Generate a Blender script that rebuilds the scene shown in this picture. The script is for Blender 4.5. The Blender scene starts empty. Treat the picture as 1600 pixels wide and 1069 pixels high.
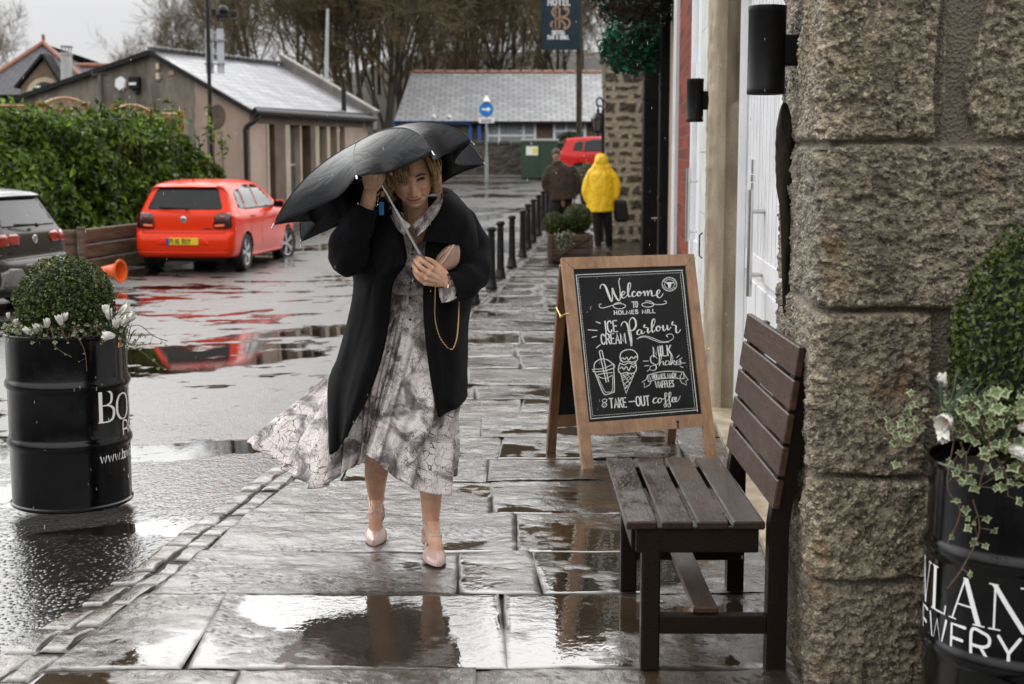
import bpy, bmesh, math, random
import numpy as np
from mathutils import Vector, Matrix
from mathutils.bvhtree import BVHTree
from mathutils.geometry import delaunay_2d_cdt

random.seed(7); rng = np.random.default_rng(7)
R = math.radians
C = bpy.context.scene.collection
scene = bpy.context.scene

# ------------------------------------------------------------------ camera, sky, sun, exposure
CAM_H, F_PX, PITCH = 1.68, 2222.2, math.atan(.1294)
cam_d = bpy.data.cameras.new('camera'); cam = bpy.data.objects.new('camera', cam_d); C.objects.link(cam)
cam.location = (0, 0, CAM_H); cam.rotation_euler = (math.pi/2 - PITCH, 0, 0)
cam_d.lens = 50; cam_d.sensor_width = 36; cam_d.clip_end = 2000; cam_d.clip_start = .05
cam_d.dof.use_dof = True; cam_d.dof.focus_distance = 6.0; cam_d.dof.aperture_fstop = 4.0
scene.camera = cam
scene.view_settings.view_transform = 'Standard'; scene.view_settings.look = 'None'
scene.view_settings.exposure = 0; scene.view_settings.gamma = 1
scene.cycles.max_bounces = 8; scene.cycles.transparent_max_bounces = 12
scene.cycles.use_denoising = True; scene.cycles.use_adaptive_sampling = False; scene.cycles.sample_clamp_indirect = 4.0

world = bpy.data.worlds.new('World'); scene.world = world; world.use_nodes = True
def build_world():
    nt = world.node_tree; n = nt.nodes; l = nt.links; n.clear()
    tc = n.new('ShaderNodeTexCoord'); sep = n.new('ShaderNodeSeparateXYZ'); l.new(tc.outputs['Generated'], sep.inputs[0])
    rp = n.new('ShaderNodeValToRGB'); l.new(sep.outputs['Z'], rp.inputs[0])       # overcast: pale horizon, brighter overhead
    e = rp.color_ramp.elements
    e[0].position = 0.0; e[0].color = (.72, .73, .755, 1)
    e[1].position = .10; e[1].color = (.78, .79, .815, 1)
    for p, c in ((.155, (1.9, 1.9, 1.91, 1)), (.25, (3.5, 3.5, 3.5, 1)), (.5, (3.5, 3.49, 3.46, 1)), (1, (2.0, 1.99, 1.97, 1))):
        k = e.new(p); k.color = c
    nz = n.new('ShaderNodeTexNoise'); nz.inputs['Scale'].default_value = 2.2; nz.inputs['Detail'].default_value = 4
    l.new(tc.outputs['Generated'], nz.inputs['Vector'])
    mr = n.new('ShaderNodeMapRange'); mr.inputs['From Min'].default_value = .3; mr.inputs['From Max'].default_value = .7
    mr.inputs['To Min'].default_value = .93; mr.inputs['To Max'].default_value = 1.06; l.new(nz.outputs['Fac'], mr.inputs['Value'])
    # behind the camera the low sky is dimmed by hand to darken reflections
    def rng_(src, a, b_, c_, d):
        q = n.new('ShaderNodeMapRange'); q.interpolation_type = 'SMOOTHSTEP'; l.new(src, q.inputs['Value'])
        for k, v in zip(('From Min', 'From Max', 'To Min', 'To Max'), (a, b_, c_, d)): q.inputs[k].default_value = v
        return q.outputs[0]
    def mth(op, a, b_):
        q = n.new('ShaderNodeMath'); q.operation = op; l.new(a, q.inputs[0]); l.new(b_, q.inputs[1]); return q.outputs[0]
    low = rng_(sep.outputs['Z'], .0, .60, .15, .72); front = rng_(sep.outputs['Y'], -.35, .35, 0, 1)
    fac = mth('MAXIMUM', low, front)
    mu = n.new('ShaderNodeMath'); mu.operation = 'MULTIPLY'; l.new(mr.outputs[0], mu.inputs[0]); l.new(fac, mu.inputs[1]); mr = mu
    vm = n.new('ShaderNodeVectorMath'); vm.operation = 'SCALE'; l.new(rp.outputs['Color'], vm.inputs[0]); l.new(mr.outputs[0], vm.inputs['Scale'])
    sky = n.new('ShaderNodeTexSky'); sky.sky_type = 'NISHITA'; sky.sun_disc = False
    sky.sun_elevation = R(52); sky.sun_rotation = R(-30); sky.air_density = 2; sky.dust_density = 6
    bg1 = n.new('ShaderNodeBackground'); l.new(vm.outputs[0], bg1.inputs[0]); bg1.inputs[1].default_value = 1.0
    bg2 = n.new('ShaderNodeBackground'); l.new(sky.outputs[0], bg2.inputs[0]); bg2.inputs[1].default_value = .006
    ad = n.new('ShaderNodeAddShader'); l.new(bg1.outputs[0], ad.inputs[0]); l.new(bg2.outputs[0], ad.inputs[1])
    out = n.new('ShaderNodeOutputWorld'); l.new(ad.outputs[0], out.inputs[0])
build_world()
sun_d = bpy.data.lights.new('sun', 'SUN'); sun_d.energy = .8; sun_d.angle = R(50); sun_d.color = (1, .97, .93)
sun = bpy.data.objects.new('sun', sun_d); C.objects.link(sun)
sun.rotation_euler = Vector((-.42, .62, 1.0)).to_track_quat('Z', 'Y').to_euler()   # soft glow of cloud behind and left of the street

# ------------------------------------------------------------------ pixel helpers (a point of the photograph at a known distance)
_c, _s = math.cos(PITCH), math.sin(PITCH)
def ray(px, py):
    dx, dy = (px-800)/F_PX, (534.5-py)/F_PX
    return dx, _c + dy*_s, -_s + dy*_c
def P(px, py, Y):
    d = ray(px, py); k = Y/d[1]
    return np.array((d[0]*k, Y, CAM_H + d[2]*k))
def G(px, py, z=0.0):
    d = ray(px, py); k = (z-CAM_H)/d[2]
    return np.array((d[0]*k, d[1]*k, z))

# ------------------------------------------------------------------ noise
_perm = rng.permutation(256); _perm = np.concatenate([_perm, _perm, _perm])
_grad = rng.normal(size=(256, 3)); _grad /= np.linalg.norm(_grad, axis=1)[:, None]
def noise3(x, y, z=0.0):
    x, y, z = np.broadcast_arrays(np.asarray(x, float), np.asarray(y, float), np.asarray(z, float))
    xi, yi, zi = np.floor(x).astype(int), np.floor(y).astype(int), np.floor(z).astype(int)
    xf, yf, zf = x-xi, y-yi, z-zi
    u, v, w = (t*t*t*(t*(t*6-15)+10) for t in (xf, yf, zf))
    def g(a, b, c):
        h = _perm[_perm[_perm[(xi+a) & 255] + ((yi+b) & 255)] + ((zi+c) & 255)]
        gr = _grad[h]
        return gr[..., 0]*(xf-a) + gr[..., 1]*(yf-b) + gr[..., 2]*(zf-c)
    lerp = lambda a, b, t: a + (b-a)*t
    return 1.5*lerp(lerp(lerp(g(0,0,0), g(1,0,0), u), lerp(g(0,1,0), g(1,1,0), u), v),
                lerp(lerp(g(0,0,1), g(1,0,1), u), lerp(g(0,1,1), g(1,1,1), u), v), w)
def fbm(x, y, z=0.0, o=4, gain=.5):
    s = 0; a = 1; f = 1
    for i in range(o):
        s = s + a*noise3(np.asarray(x)*f + 7.1*i, np.asarray(y)*f + 3.3*i, np.asarray(z)*f + 1.7*i); a *= gain; f *= 2.03
    return s
def sstep(a, b, x):
    t = np.clip((np.asarray(x, float)-a)/(b-a), 0, 1); return t*t*(3-2*t)

# ------------------------------------------------------------------ mesh builder
class MB:
    def __init__(s): s.v = []; s.f = []; s.m = []; s.n = 0
    def add(s, verts, faces, m=0):
        verts = np.asarray(verts, float).reshape(-1, 3)
        s.v.append(verts); o = s.n
        for f in faces: s.f.append([i+o for i in f]); s.m.append(m)
        s.n += len(verts); return s
    def grid(s, Pm, m=0, close_u=False, close_v=False, flip=False):
        Pm = np.asarray(Pm, float); a, b = Pm.shape[:2]
        I = np.arange(a*b).reshape(a, b) + s.n
        if close_u: I = np.vstack([I, I[:1]])
        if close_v: I = np.hstack([I, I[:, :1]])
        q = np.stack([I[:-1, :-1], I[1:, :-1], I[1:, 1:], I[:-1, 1:]], -1).reshape(-1, 4)
        if flip: q = q[:, ::-1]
        s.v.append(Pm.reshape(-1, 3)); s.n += a*b
        s.f.extend(q.tolist()); s.m.extend([m]*len(q)); return s
    def box(s, c, d, rz=0, m=0, bev=0.0, M=None):
        x, y, z = d[0]/2, d[1]/2, d[2]/2; b = min(bev, x*.9, y*.9, z*.9)
        if b <= 0:
            v = [(sx*x, sy*y, sz*z) for sx in (-1, 1) for sy in (-1, 1) for sz in (-1, 1)]
            f = [(0,1,3,2), (4,6,7,5), (0,4,5,1), (2,3,7,6), (0,2,6,4), (1,5,7,3)]
        else:
            v = []; f = []
            idx = {}
            for sx in (-1, 1):
                for sy in (-1, 1):
                    for sz in (-1, 1):
                        for k in range(3):
                            p = [sx*(x-b), sy*(y-b), sz*(z-b)]
                            p[k] += (sx, sy, sz)[k]*b
                            idx[(sx, sy, sz, k)] = len(v); v.append(p)
            S = (-1, 1)
            for k in range(3):
                for sg in S:
                    o = [i for i in range(3) if i != k]
                    cs = []
                    for a_, b_ in ((-1,-1), (1,-1), (1,1), (-1,1)):
                        t = [0,0,0]; t[k] = sg; t[o[0]] = a_; t[o[1]] = b_; cs.append(idx[(*t, k)])
                    if (sg > 0) == (k == 1): cs = cs[::-1]
                    f.append(cs)
            for k in range(3):
                o = [i for i in range(3) if i != k]
                for a_ in S:
                    for b_ in S:
                        q = []
                        for kk, e in ((o[0], -1), (o[0], 1), (o[1], 1), (o[1], -1)):
                            t = [0,0,0]; t[k] = e; t[o[0]] = a_; t[o[1]] = b_; q.append(idx[(*t, kk)])
                        f.append(q)
            for sx in S:
                for sy in S:
                    for sz in S: f.append([idx[(sx, sy, sz, k)] for k in range(3)])
        v = np.array(v, float)
        if M is not None: v = v @ np.array(M).T
        if rz:
            cc, ss = math.cos(rz), math.sin(rz); v = v @ np.array([[cc, -ss, 0], [ss, cc, 0], [0, 0, 1]]).T
        return s.add(v + np.asarray(c, float), f, m)
    def bar(s, p, q, w, t, up=(0, 0, 1), m=0, bev=0.0):
        """box from p to q, width w (across), thickness t (along up)"""
        p, q = np.asarray(p, float), np.asarray(q, float); d = q-p; L = np.linalg.norm(d); d /= L
        sd = np.cross(d, up); sd /= np.linalg.norm(sd); u = np.cross(sd, d)
        return s.box((p+q)/2, (L, w, t), M=np.stack([d, sd, u], 1), m=m, bev=bev)
    def tube(s, pts, rad, k=8, m=0, cap=True, squash=None):
        pts = np.asarray(pts, float); n = len(pts); rad = np.broadcast_to(np.asarray(rad, float), (n,))
        T = np.gradient(pts, axis=0); T /= (np.linalg.norm(T, axis=1)[:, None] + 1e-12)
        ref = np.array((0, 0, 1.)) if abs(T[0][2]) < .9 else np.array((1., 0, 0))
        N = np.cross(T[0], ref); N /= np.linalg.norm(N); rings = []
        a = np.linspace(0, 2*math.pi, k, endpoint=False)
        for i in range(n):
            N = N - T[i]*N.dot(T[i]); N /= (np.linalg.norm(N) + 1e-12); B = np.cross(T[i], N)
            rings.append(pts[i] + rad[i]*(np.cos(a)[:, None]*N + np.sin(a)[:, None]*B))
        o = s.n; s.grid(np.array(rings), m, close_v=True, flip=True)
        if cap:
            s.f.append([o+i for i in range(k)]); s.m.append(m)
            s.f.append([o+(n-1)*k+i for i in range(k)][::-1]); s.m.append(m)
        return s
    def lathe(s, prof, c=(0, 0, 0), k=32, m=0, axis=None, a0=0, a1=2*math.pi):
        full = abs(a1-a0-2*math.pi) < 1e-6
        a = np.linspace(a0, a1, k, endpoint=not full); pr = np.asarray(prof, float)
        Pm = np.stack([pr[:, 0, None]*np.cos(a), pr[:, 0, None]*np.sin(a), np.broadcast_to(pr[:, 1, None], (len(pr), k))], -1)
        if axis is not None:
            q = Vector((0, 0, 1)).rotation_difference(Vector(axis)); Mx = np.array(q.to_matrix()); Pm = Pm @ Mx.T
        return s.grid(Pm + np.asarray(c, float), m, close_v=full, flip=True)
    def sphere(s, c, r, k=16, m=0):
        a = np.linspace(-math.pi/2, math.pi/2, k//2+1); r = np.broadcast_to(np.asarray(r, float), (3,))
        b = np.linspace(0, 2*math.pi, k, endpoint=False)
        Pm = np.stack([np.cos(a)[:, None]*np.cos(b)*r[0], np.cos(a)[:, None]*np.sin(b)*r[1], np.sin(a)[:, None]*np.ones(k)*r[2]], -1)
        return s.grid(Pm + np.asarray(c, float), m, close_v=True, flip=True)
    def prism(s, poly, h0, h1, fn, m=0):
        """closed prism: 2D polygon swept h0..h1; fn(u,v,h)->xyz"""
        n = len(poly); v = [fn(u, w, h0) for u, w in poly] + [fn(u, w, h1) for u, w in poly]
        f = [list(range(n))[::-1], list(range(n, 2*n))] + [[i, (i+1) % n, n+(i+1) % n, n+i] for i in range(n)]
        return s.add(v, f, m)
    def verts(s): return np.concatenate(s.v) if s.v else np.zeros((0, 3))

def finish(name, mb, mats, parent=None, smooth=False, loc=(0, 0, 0), auto=None, attrs=None, uv=None):
    v = mb.verts() - np.asarray(loc, float)
    me = bpy.data.meshes.new(name)
    cnt = np.array([len(f) for f in mb.f], np.int32); flat = np.fromiter((i for f in mb.f for i in f), np.int32, int(cnt.sum()))
    me.vertices.add(len(v)); me.vertices.foreach_set('co', v.astype(np.float32).ravel())
    me.loops.add(len(flat)); me.loops.foreach_set('vertex_index', flat)
    me.polygons.add(len(cnt)); me.polygons.foreach_set('loop_start', np.concatenate([[0], np.cumsum(cnt)[:-1]]).astype(np.int32))
    if not isinstance(mats, (list, tuple)): mats = [mats]
    for mt in mats: me.materials.append(mt)
    me.polygons.foreach_set('material_index', np.array(mb.m, np.int32))
    me.polygons.foreach_set('use_smooth', np.full(len(cnt), bool(smooth)))
    me.update(calc_edges=True); me.validate()
    if attrs:
        for k, a in attrs.items():
            a = np.asarray(a, np.float32)
            if a.ndim == 1:
                at = me.attributes.new(k, 'FLOAT', 'POINT'); at.data.foreach_set('value', a)
            else:
                at = me.attributes.new(k, 'FLOAT_VECTOR', 'POINT'); at.data.foreach_set('vector', a.ravel())
    if smooth and auto:
        me.set_sharp_from_angle(angle=R(auto))
    o = bpy.data.objects.new(name, me); C.objects.link(o); o.location = loc
    if parent is not None: o.parent = parent; o.location = (0, 0, 0) if tuple(loc) == tuple(parent.location) else loc
    return o
def part(name, mb, mats, th, smooth=False, auto=40, label=None, **kw):
    """child of a thing (or of a part); coordinates given in the world when the thing is unrotated"""
    base = th
    off = np.array((0., 0, 0)); q = th
    while q is not None: off += np.array(q.location); q = q.parent
    o = finish(name, mb, mats, None, smooth, tuple(off) if kw.pop('world', True) else (0, 0, 0), auto, **kw)
    o.parent = th; o.location = (0, 0, 0)
    if label: o['label'] = label
    return o
def thing(name, label, cat, loc=(0, 0, 0), group=None):
    o = bpy.data.objects.new(name, None); C.objects.link(o); o.location = loc; o.empty_display_size = .2
    o['label'] = label; o['category'] = cat
    if group: o['group'] = group
    return o
def tag(o, label, cat, group=None, kind=None):
    o['label'] = label; o['category'] = cat
    if group: o['group'] = group
    if kind: o['kind'] = kind
    return o
def structure(o, label=None):
    o['kind'] = 'structure'
    if label: o['label'] = label
    return o
def copy_tree(o, parent=None):
    c = o.copy(); C.objects.link(c); c.parent = parent
    for ch in list(o.children): copy_tree(ch, c)
    return c
def spline(pts, n, closed=False):
    p = np.asarray(pts, float); m = len(p)
    if closed: q = np.concatenate([p[-1:], p, p[:2]]); seg = m
    else: q = np.concatenate([2*p[:1]-p[1:2], p, 2*p[-1:]-p[-2:-1]]); seg = m-1
    t = np.linspace(0, seg, n, endpoint=not closed); i = np.minimum(t.astype(int), seg-1); f = (t-i)[:, None]
    a, b, c, d = q[i], q[i+1], q[i+2], q[i+3]
    return .5*((2*b) + (c-a)*f + (2*a-5*b+4*c-d)*f**2 + (3*b-a-3*c+d)*f**3)

# ------------------------------------------------------------------ materials
def nodes(name):
    m = bpy.data.materials.new(name); m.use_nodes = True; nt = m.node_tree; nt.nodes.clear()
    out = nt.nodes.new('ShaderNodeOutputMaterial'); b = nt.nodes.new('ShaderNodeBsdfPrincipled'); nt.links.new(b.outputs[0], out.inputs[0])
    return m, nt, b
class NB:
    """small node-tree helper"""
    def __init__(s, name): s.m, s.nt, s.b = nodes(name); s.tc = s.nt.nodes.new('ShaderNodeTexCoord')
    def new(s, t, **kw):
        n = s.nt.nodes.new(t)
        for k, v in kw.items(): setattr(n, k, v)
        return n
    def link(s, a, b): s.nt.links.new(a, b)
    def val(s, sock, v):
        if hasattr(v, 'is_output') or isinstance(v, bpy.types.NodeSocket): s.link(v, sock)
        else: sock.default_value = v if not isinstance(v, tuple) or len(v) != 3 or sock.type != 'RGBA' else (*v, 1)
    def coord(s, scale=(1, 1, 1), which='Object', rot=(0, 0, 0)):
        mp = s.new('ShaderNodeMapping'); s.link(s.tc.outputs[which], mp.inputs[0]); mp.inputs['Scale'].default_value = scale; mp.inputs['Rotation'].default_value = rot
        return mp.outputs[0]
    def attr(s, name): return s.new('ShaderNodeAttribute', attribute_name=name)
    def noise(s, scale, detail=4, vec=None, rough=.55, dist=0.0):
        n = s.new('ShaderNodeTexNoise'); n.inputs['Scale'].default_value = scale; n.inputs['Detail'].default_value = detail
        n.inputs['Roughness'].default_value = rough; n.inputs['Distortion'].default_value = dist
        s.link(vec if vec is not None else s.tc.outputs['Object'], n.inputs['Vector']); return n.outputs['Fac']
    def voro(s, scale, feature='F1', vec=None, out='Distance', rnd=1.0):
        n = s.new('ShaderNodeTexVoronoi', feature=feature); n.inputs['Scale'].default_value = scale; n.inputs['Randomness'].default_value = rnd
        s.link(vec if vec is not None else s.tc.outputs['Object'], n.inputs['Vector']); return n.outputs[out]
    def ramp(s, fac, *stops, interp='LINEAR'):
        r = s.new('ShaderNodeValToRGB'); s.link(fac, r.inputs[0]); e = r.color_ramp.elements; r.color_ramp.interpolation = interp
        while len(e) < len(stops): e.new(.5)
        for k, (p, c) in zip(e, stops): k.position = p; k.color = (c, c, c, 1) if isinstance(c, (int, float)) else (*c, 1)
        return r.outputs['Color']
    def mix(s, fac, a, b, mode='MIX'):
        n = s.new('ShaderNodeMix', data_type='RGBA', blend_type=mode); s.val(n.inputs[0], fac); s.val(n.inputs[6], a); s.val(n.inputs[7], b); return n.outputs[2]
    def math(s, op, a, b=0.0, clamp=False):
        n = s.new('ShaderNodeMath', operation=op, use_clamp=clamp); s.val(n.inputs[0], a); s.val(n.inputs[1], b); return n.outputs[0]
    def bump(s, h, strength=.5, dist=.01, normal=None):
        n = s.new('ShaderNodeBump'); s.val(n.inputs['Strength'], strength); n.inputs['Distance'].default_value = dist; s.link(h, n.inputs['Height'])
        if normal is not None: s.link(normal, n.inputs['Normal'])
        return n.outputs[0]
    def set(s, **kw):
        for k, v in kw.items(): s.val(s.b.inputs[k.replace('_', ' ')], v)
        return s.m
    def normal(s, n): s.link(n, s.b.inputs['Normal'])
def mat(name, c1, c2=None, ns=6, rough=.55, metal=0.0, bump=0.0, bs=60, bd=.004, coat=0.0, ior=1.5, stretch=(1, 1, 1), lo=.35, hi=.65, rvar=0.0, island=0.0):
    b = NB(name); vec = b.coord(stretch)
    col = c1
    if c2 is not None: col = b.mix(b.ramp(b.noise(ns, 5, vec), (lo, 0), (hi, 1)), c1, c2)
    if island:
        gi = b.new('ShaderNodeNewGeometry'); hs = b.new('ShaderNodeHueSaturation')
        b.val(hs.inputs['Color'], col); mr = b.new('ShaderNodeMapRange'); b.link(gi.outputs['Random Per Island'], mr.inputs[0])
        mr.inputs[3].default_value = 1-island; mr.inputs[4].default_value = 1+island; b.link(mr.outputs[0], hs.inputs['Value']); col = hs.outputs[0]
    b.set(Base_Color=col, Metallic=metal, IOR=ior, Coat_Weight=coat)
    b.b.inputs['Coat Roughness'].default_value = .06
    if rvar:
        rr = b.new('ShaderNodeMapRange'); b.link(b.noise(ns*2.3, 4, vec), rr.inputs[0]); rr.inputs[1].default_value = .3; rr.inputs[2].default_value = .7
        rr.inputs[3].default_value = max(.02, rough-rvar); rr.inputs[4].default_value = rough+rvar; b.link(rr.outputs[0], b.b.inputs['Roughness'])
    else: b.set(Roughness=rough)
    if bump: b.normal(b.bump(b.noise(bs, 5, vec), bump, bd))
    return b.m
# ------------------------------------------------------------------ ground
_ky = [-30, 2.0, 4.0, 4.93, 5.6, 6.65, 7.64, 10, 13, 16.4, 18.3, 22, 24.3, 27, 34, 60]
_kx = [-4.2, -2.0, -1.82, -1.70, -1.57, -1.44, -1.31, -1.10, -.84, -.56, -.40, -.14, .05, .28, .9, 3.2]
def kerb(y): return np.interp(y, _ky, _kx)
def wall_x(y): return .64 + .0709*np.asarray(y, float)
def rise(y):
    y = np.asarray(y, float)
    return np.where(y < 24, 0, np.where(y < 49, (y-24)*.04, 1.0 + (y-49)*.02))
def road_z(x, y):
    d = np.clip(kerb(y)-x, 0, None)
    return rise(y) - .012 - np.minimum(.105, d*.036)*(1-sstep(26, 40, y))

def asphalt_material():
    b = NB('wet_asphalt'); v = b.coord((1, 1, 1))
    big = b.noise(.55, 4, b.coord((.8, 1.0, 1)), .5, .6)
    mid = b.noise(2.6, 5, v, .6)
    h = b.math('ADD', b.math('MULTIPLY', big, .75), b.math('MULTIPLY', mid, .25))
    h = b.math('ADD', h, b.math('MULTIPLY', b.math('SUBTRACT', b.noise(14, 4, v), .5), .05)); pud = b.ramp(h, (.440, 1), (.475, 0)); sm = b.math('ADD', b.noise(1.9, 5, b.coord((.75, 1.2, 1)), .6), b.math('MULTIPLY', b.math('SUBTRACT', big, .5), .5)); pud = b.math('MAXIMUM', pud, b.ramp(sm, (.392, 1), (.425, 0)))                       # standing water in the hollows
    agg = b.voro(150, 'F1', v); fine = b.noise(380, 3, v)
    base = b.mix(b.noise(1.3, 6, v), (.006, .0055, .005), (.016, .015, .014))
    base = b.mix(b.ramp(agg, (.2, 1), (.6, 0)), base, (.026, .024, .021))
    base = b.mix(pud, base, (.008, .006, .004))
    b.set(Base_Color=base, IOR=2.1)
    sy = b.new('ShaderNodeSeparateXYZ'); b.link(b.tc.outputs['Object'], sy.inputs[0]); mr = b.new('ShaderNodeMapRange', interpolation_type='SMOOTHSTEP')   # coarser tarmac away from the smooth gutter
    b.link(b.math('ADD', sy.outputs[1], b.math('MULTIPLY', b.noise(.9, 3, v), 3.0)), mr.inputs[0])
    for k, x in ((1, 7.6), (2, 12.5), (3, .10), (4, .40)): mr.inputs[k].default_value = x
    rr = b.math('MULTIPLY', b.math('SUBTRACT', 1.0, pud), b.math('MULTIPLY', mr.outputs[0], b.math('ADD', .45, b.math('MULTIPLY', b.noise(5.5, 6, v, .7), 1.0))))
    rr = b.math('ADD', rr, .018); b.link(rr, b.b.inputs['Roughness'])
    hh = b.math('ADD', b.math('MULTIPLY', b.ramp(b.voro(46, 'F1', b.coord((1, .62, 1))), (.10, 1), (.42, 0)), .55), b.math('MULTIPLY', b.noise(20, 6, b.coord((1, .7, 1)), .62), 1.0))
    n1 = b.bump(hh, b.math('MULTIPLY', b.math('SUBTRACT', 1.0, pud), .55), .0085)
    n2 = b.bump(b.noise(34, 2, v), b.math('MULTIPLY', pud, .035), .004, n1)   # rain ripple
    b.normal(n2)
    return b.m
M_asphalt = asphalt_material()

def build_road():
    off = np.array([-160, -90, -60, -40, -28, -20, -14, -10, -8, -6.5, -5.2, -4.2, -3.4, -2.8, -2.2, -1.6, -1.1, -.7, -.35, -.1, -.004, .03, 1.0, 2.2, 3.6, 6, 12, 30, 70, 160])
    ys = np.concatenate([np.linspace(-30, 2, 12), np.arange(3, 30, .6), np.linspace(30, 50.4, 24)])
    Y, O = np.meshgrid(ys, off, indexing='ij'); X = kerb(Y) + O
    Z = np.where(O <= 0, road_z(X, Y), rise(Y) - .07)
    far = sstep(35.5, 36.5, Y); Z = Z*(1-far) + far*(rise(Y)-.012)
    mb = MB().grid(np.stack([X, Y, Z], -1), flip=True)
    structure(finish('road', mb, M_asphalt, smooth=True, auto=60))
build_road()

def stone_pavement_material():
    b = NB('wet_flagstone'); v = b.coord()
    wet = b.attr('wet').outputs['Fac']; tone = b.attr('tone').outputs['Fac']; jt = b.attr('joint_crease').outputs['Fac']
    c = b.mix(b.noise(7, 6, b.coord((.9, 1.1, 1)), .6), (.018, .0125, .0075), (.056, .040, .025))
    c = b.mix(b.math('MULTIPLY', b.ramp(b.noise(2.2, 4, v), (.5, 0), (.7, 1)), .6), c, (.085, .052, .026))
    c = b.mix(tone, c, (.026, .023, .019))
    c = b.mix(jt, c, (.012, .010, .008))
    b.set(Base_Color=c, IOR=2.2)
    film = b.ramp(b.noise(3.2, 5, b.coord((.8, 1.4, 1)), .6, .5), (.42, 0), (.6, 1))
    r = b.mix(film, (.10, .10, .10), (.24, .24, .24)); r = b.mix(wet, r, (.02, .02, .02)); r = b.mix(jt, r, (.6, .6, .6))
    b.link(r, b.b.inputs['Roughness']); b.link(b.math('SUBTRACT', .5, b.math('MULTIPLY', jt, .46)), b.b.inputs['Specular IOR Level'])
    dry = b.math('MULTIPLY', b.math('SUBTRACT', 1.0, wet), 1.0)
    h = b.math('ADD', b.noise(22, 6, b.coord((.9, 1.1, 1)), .66, .4), b.math('MULTIPLY', b.noise(120, 3, v), .25))
    n1 = b.bump(h, b.math('MULTIPLY', dry, .42), .012)
    n2 = b.bump(b.math('ADD', b.noise(30, 2, v), b.math('MULTIPLY', b.noise(8, 3, v, .5, .6), 1.6)), b.math('MULTIPLY', wet, .085), .006, n1)
    b.normal(n2)
    return b.m
M_flag = stone_pavement_material()

def slab_height(X, Y, sid, res=1.0):
    """riven sandstone: low swell plus broken ledges"""
    sw = .0034*fbm(X*1.7+sid*3.1, Y*1.7, sid*.7, 2)
    h = fbm(X*2.3+sid, Y*2.8, sid*1.3, 5, .58)
    q = h*7; led = (np.floor(q) + sstep(.55, 1, q-np.floor(q)))/5
    global riser; fr = q-np.floor(q); riser = np.exp(-((fr-.80)/.13)**2)*sstep(-.06, .16, fbm(X*2.4+sid*2, Y*2.4, 3.3, 3))
    return sw + .0048*led + .0022*fbm(X*9, Y*11, sid, 3) + .0011*fbm(X*34, Y*38, sid+3, 2)

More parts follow.
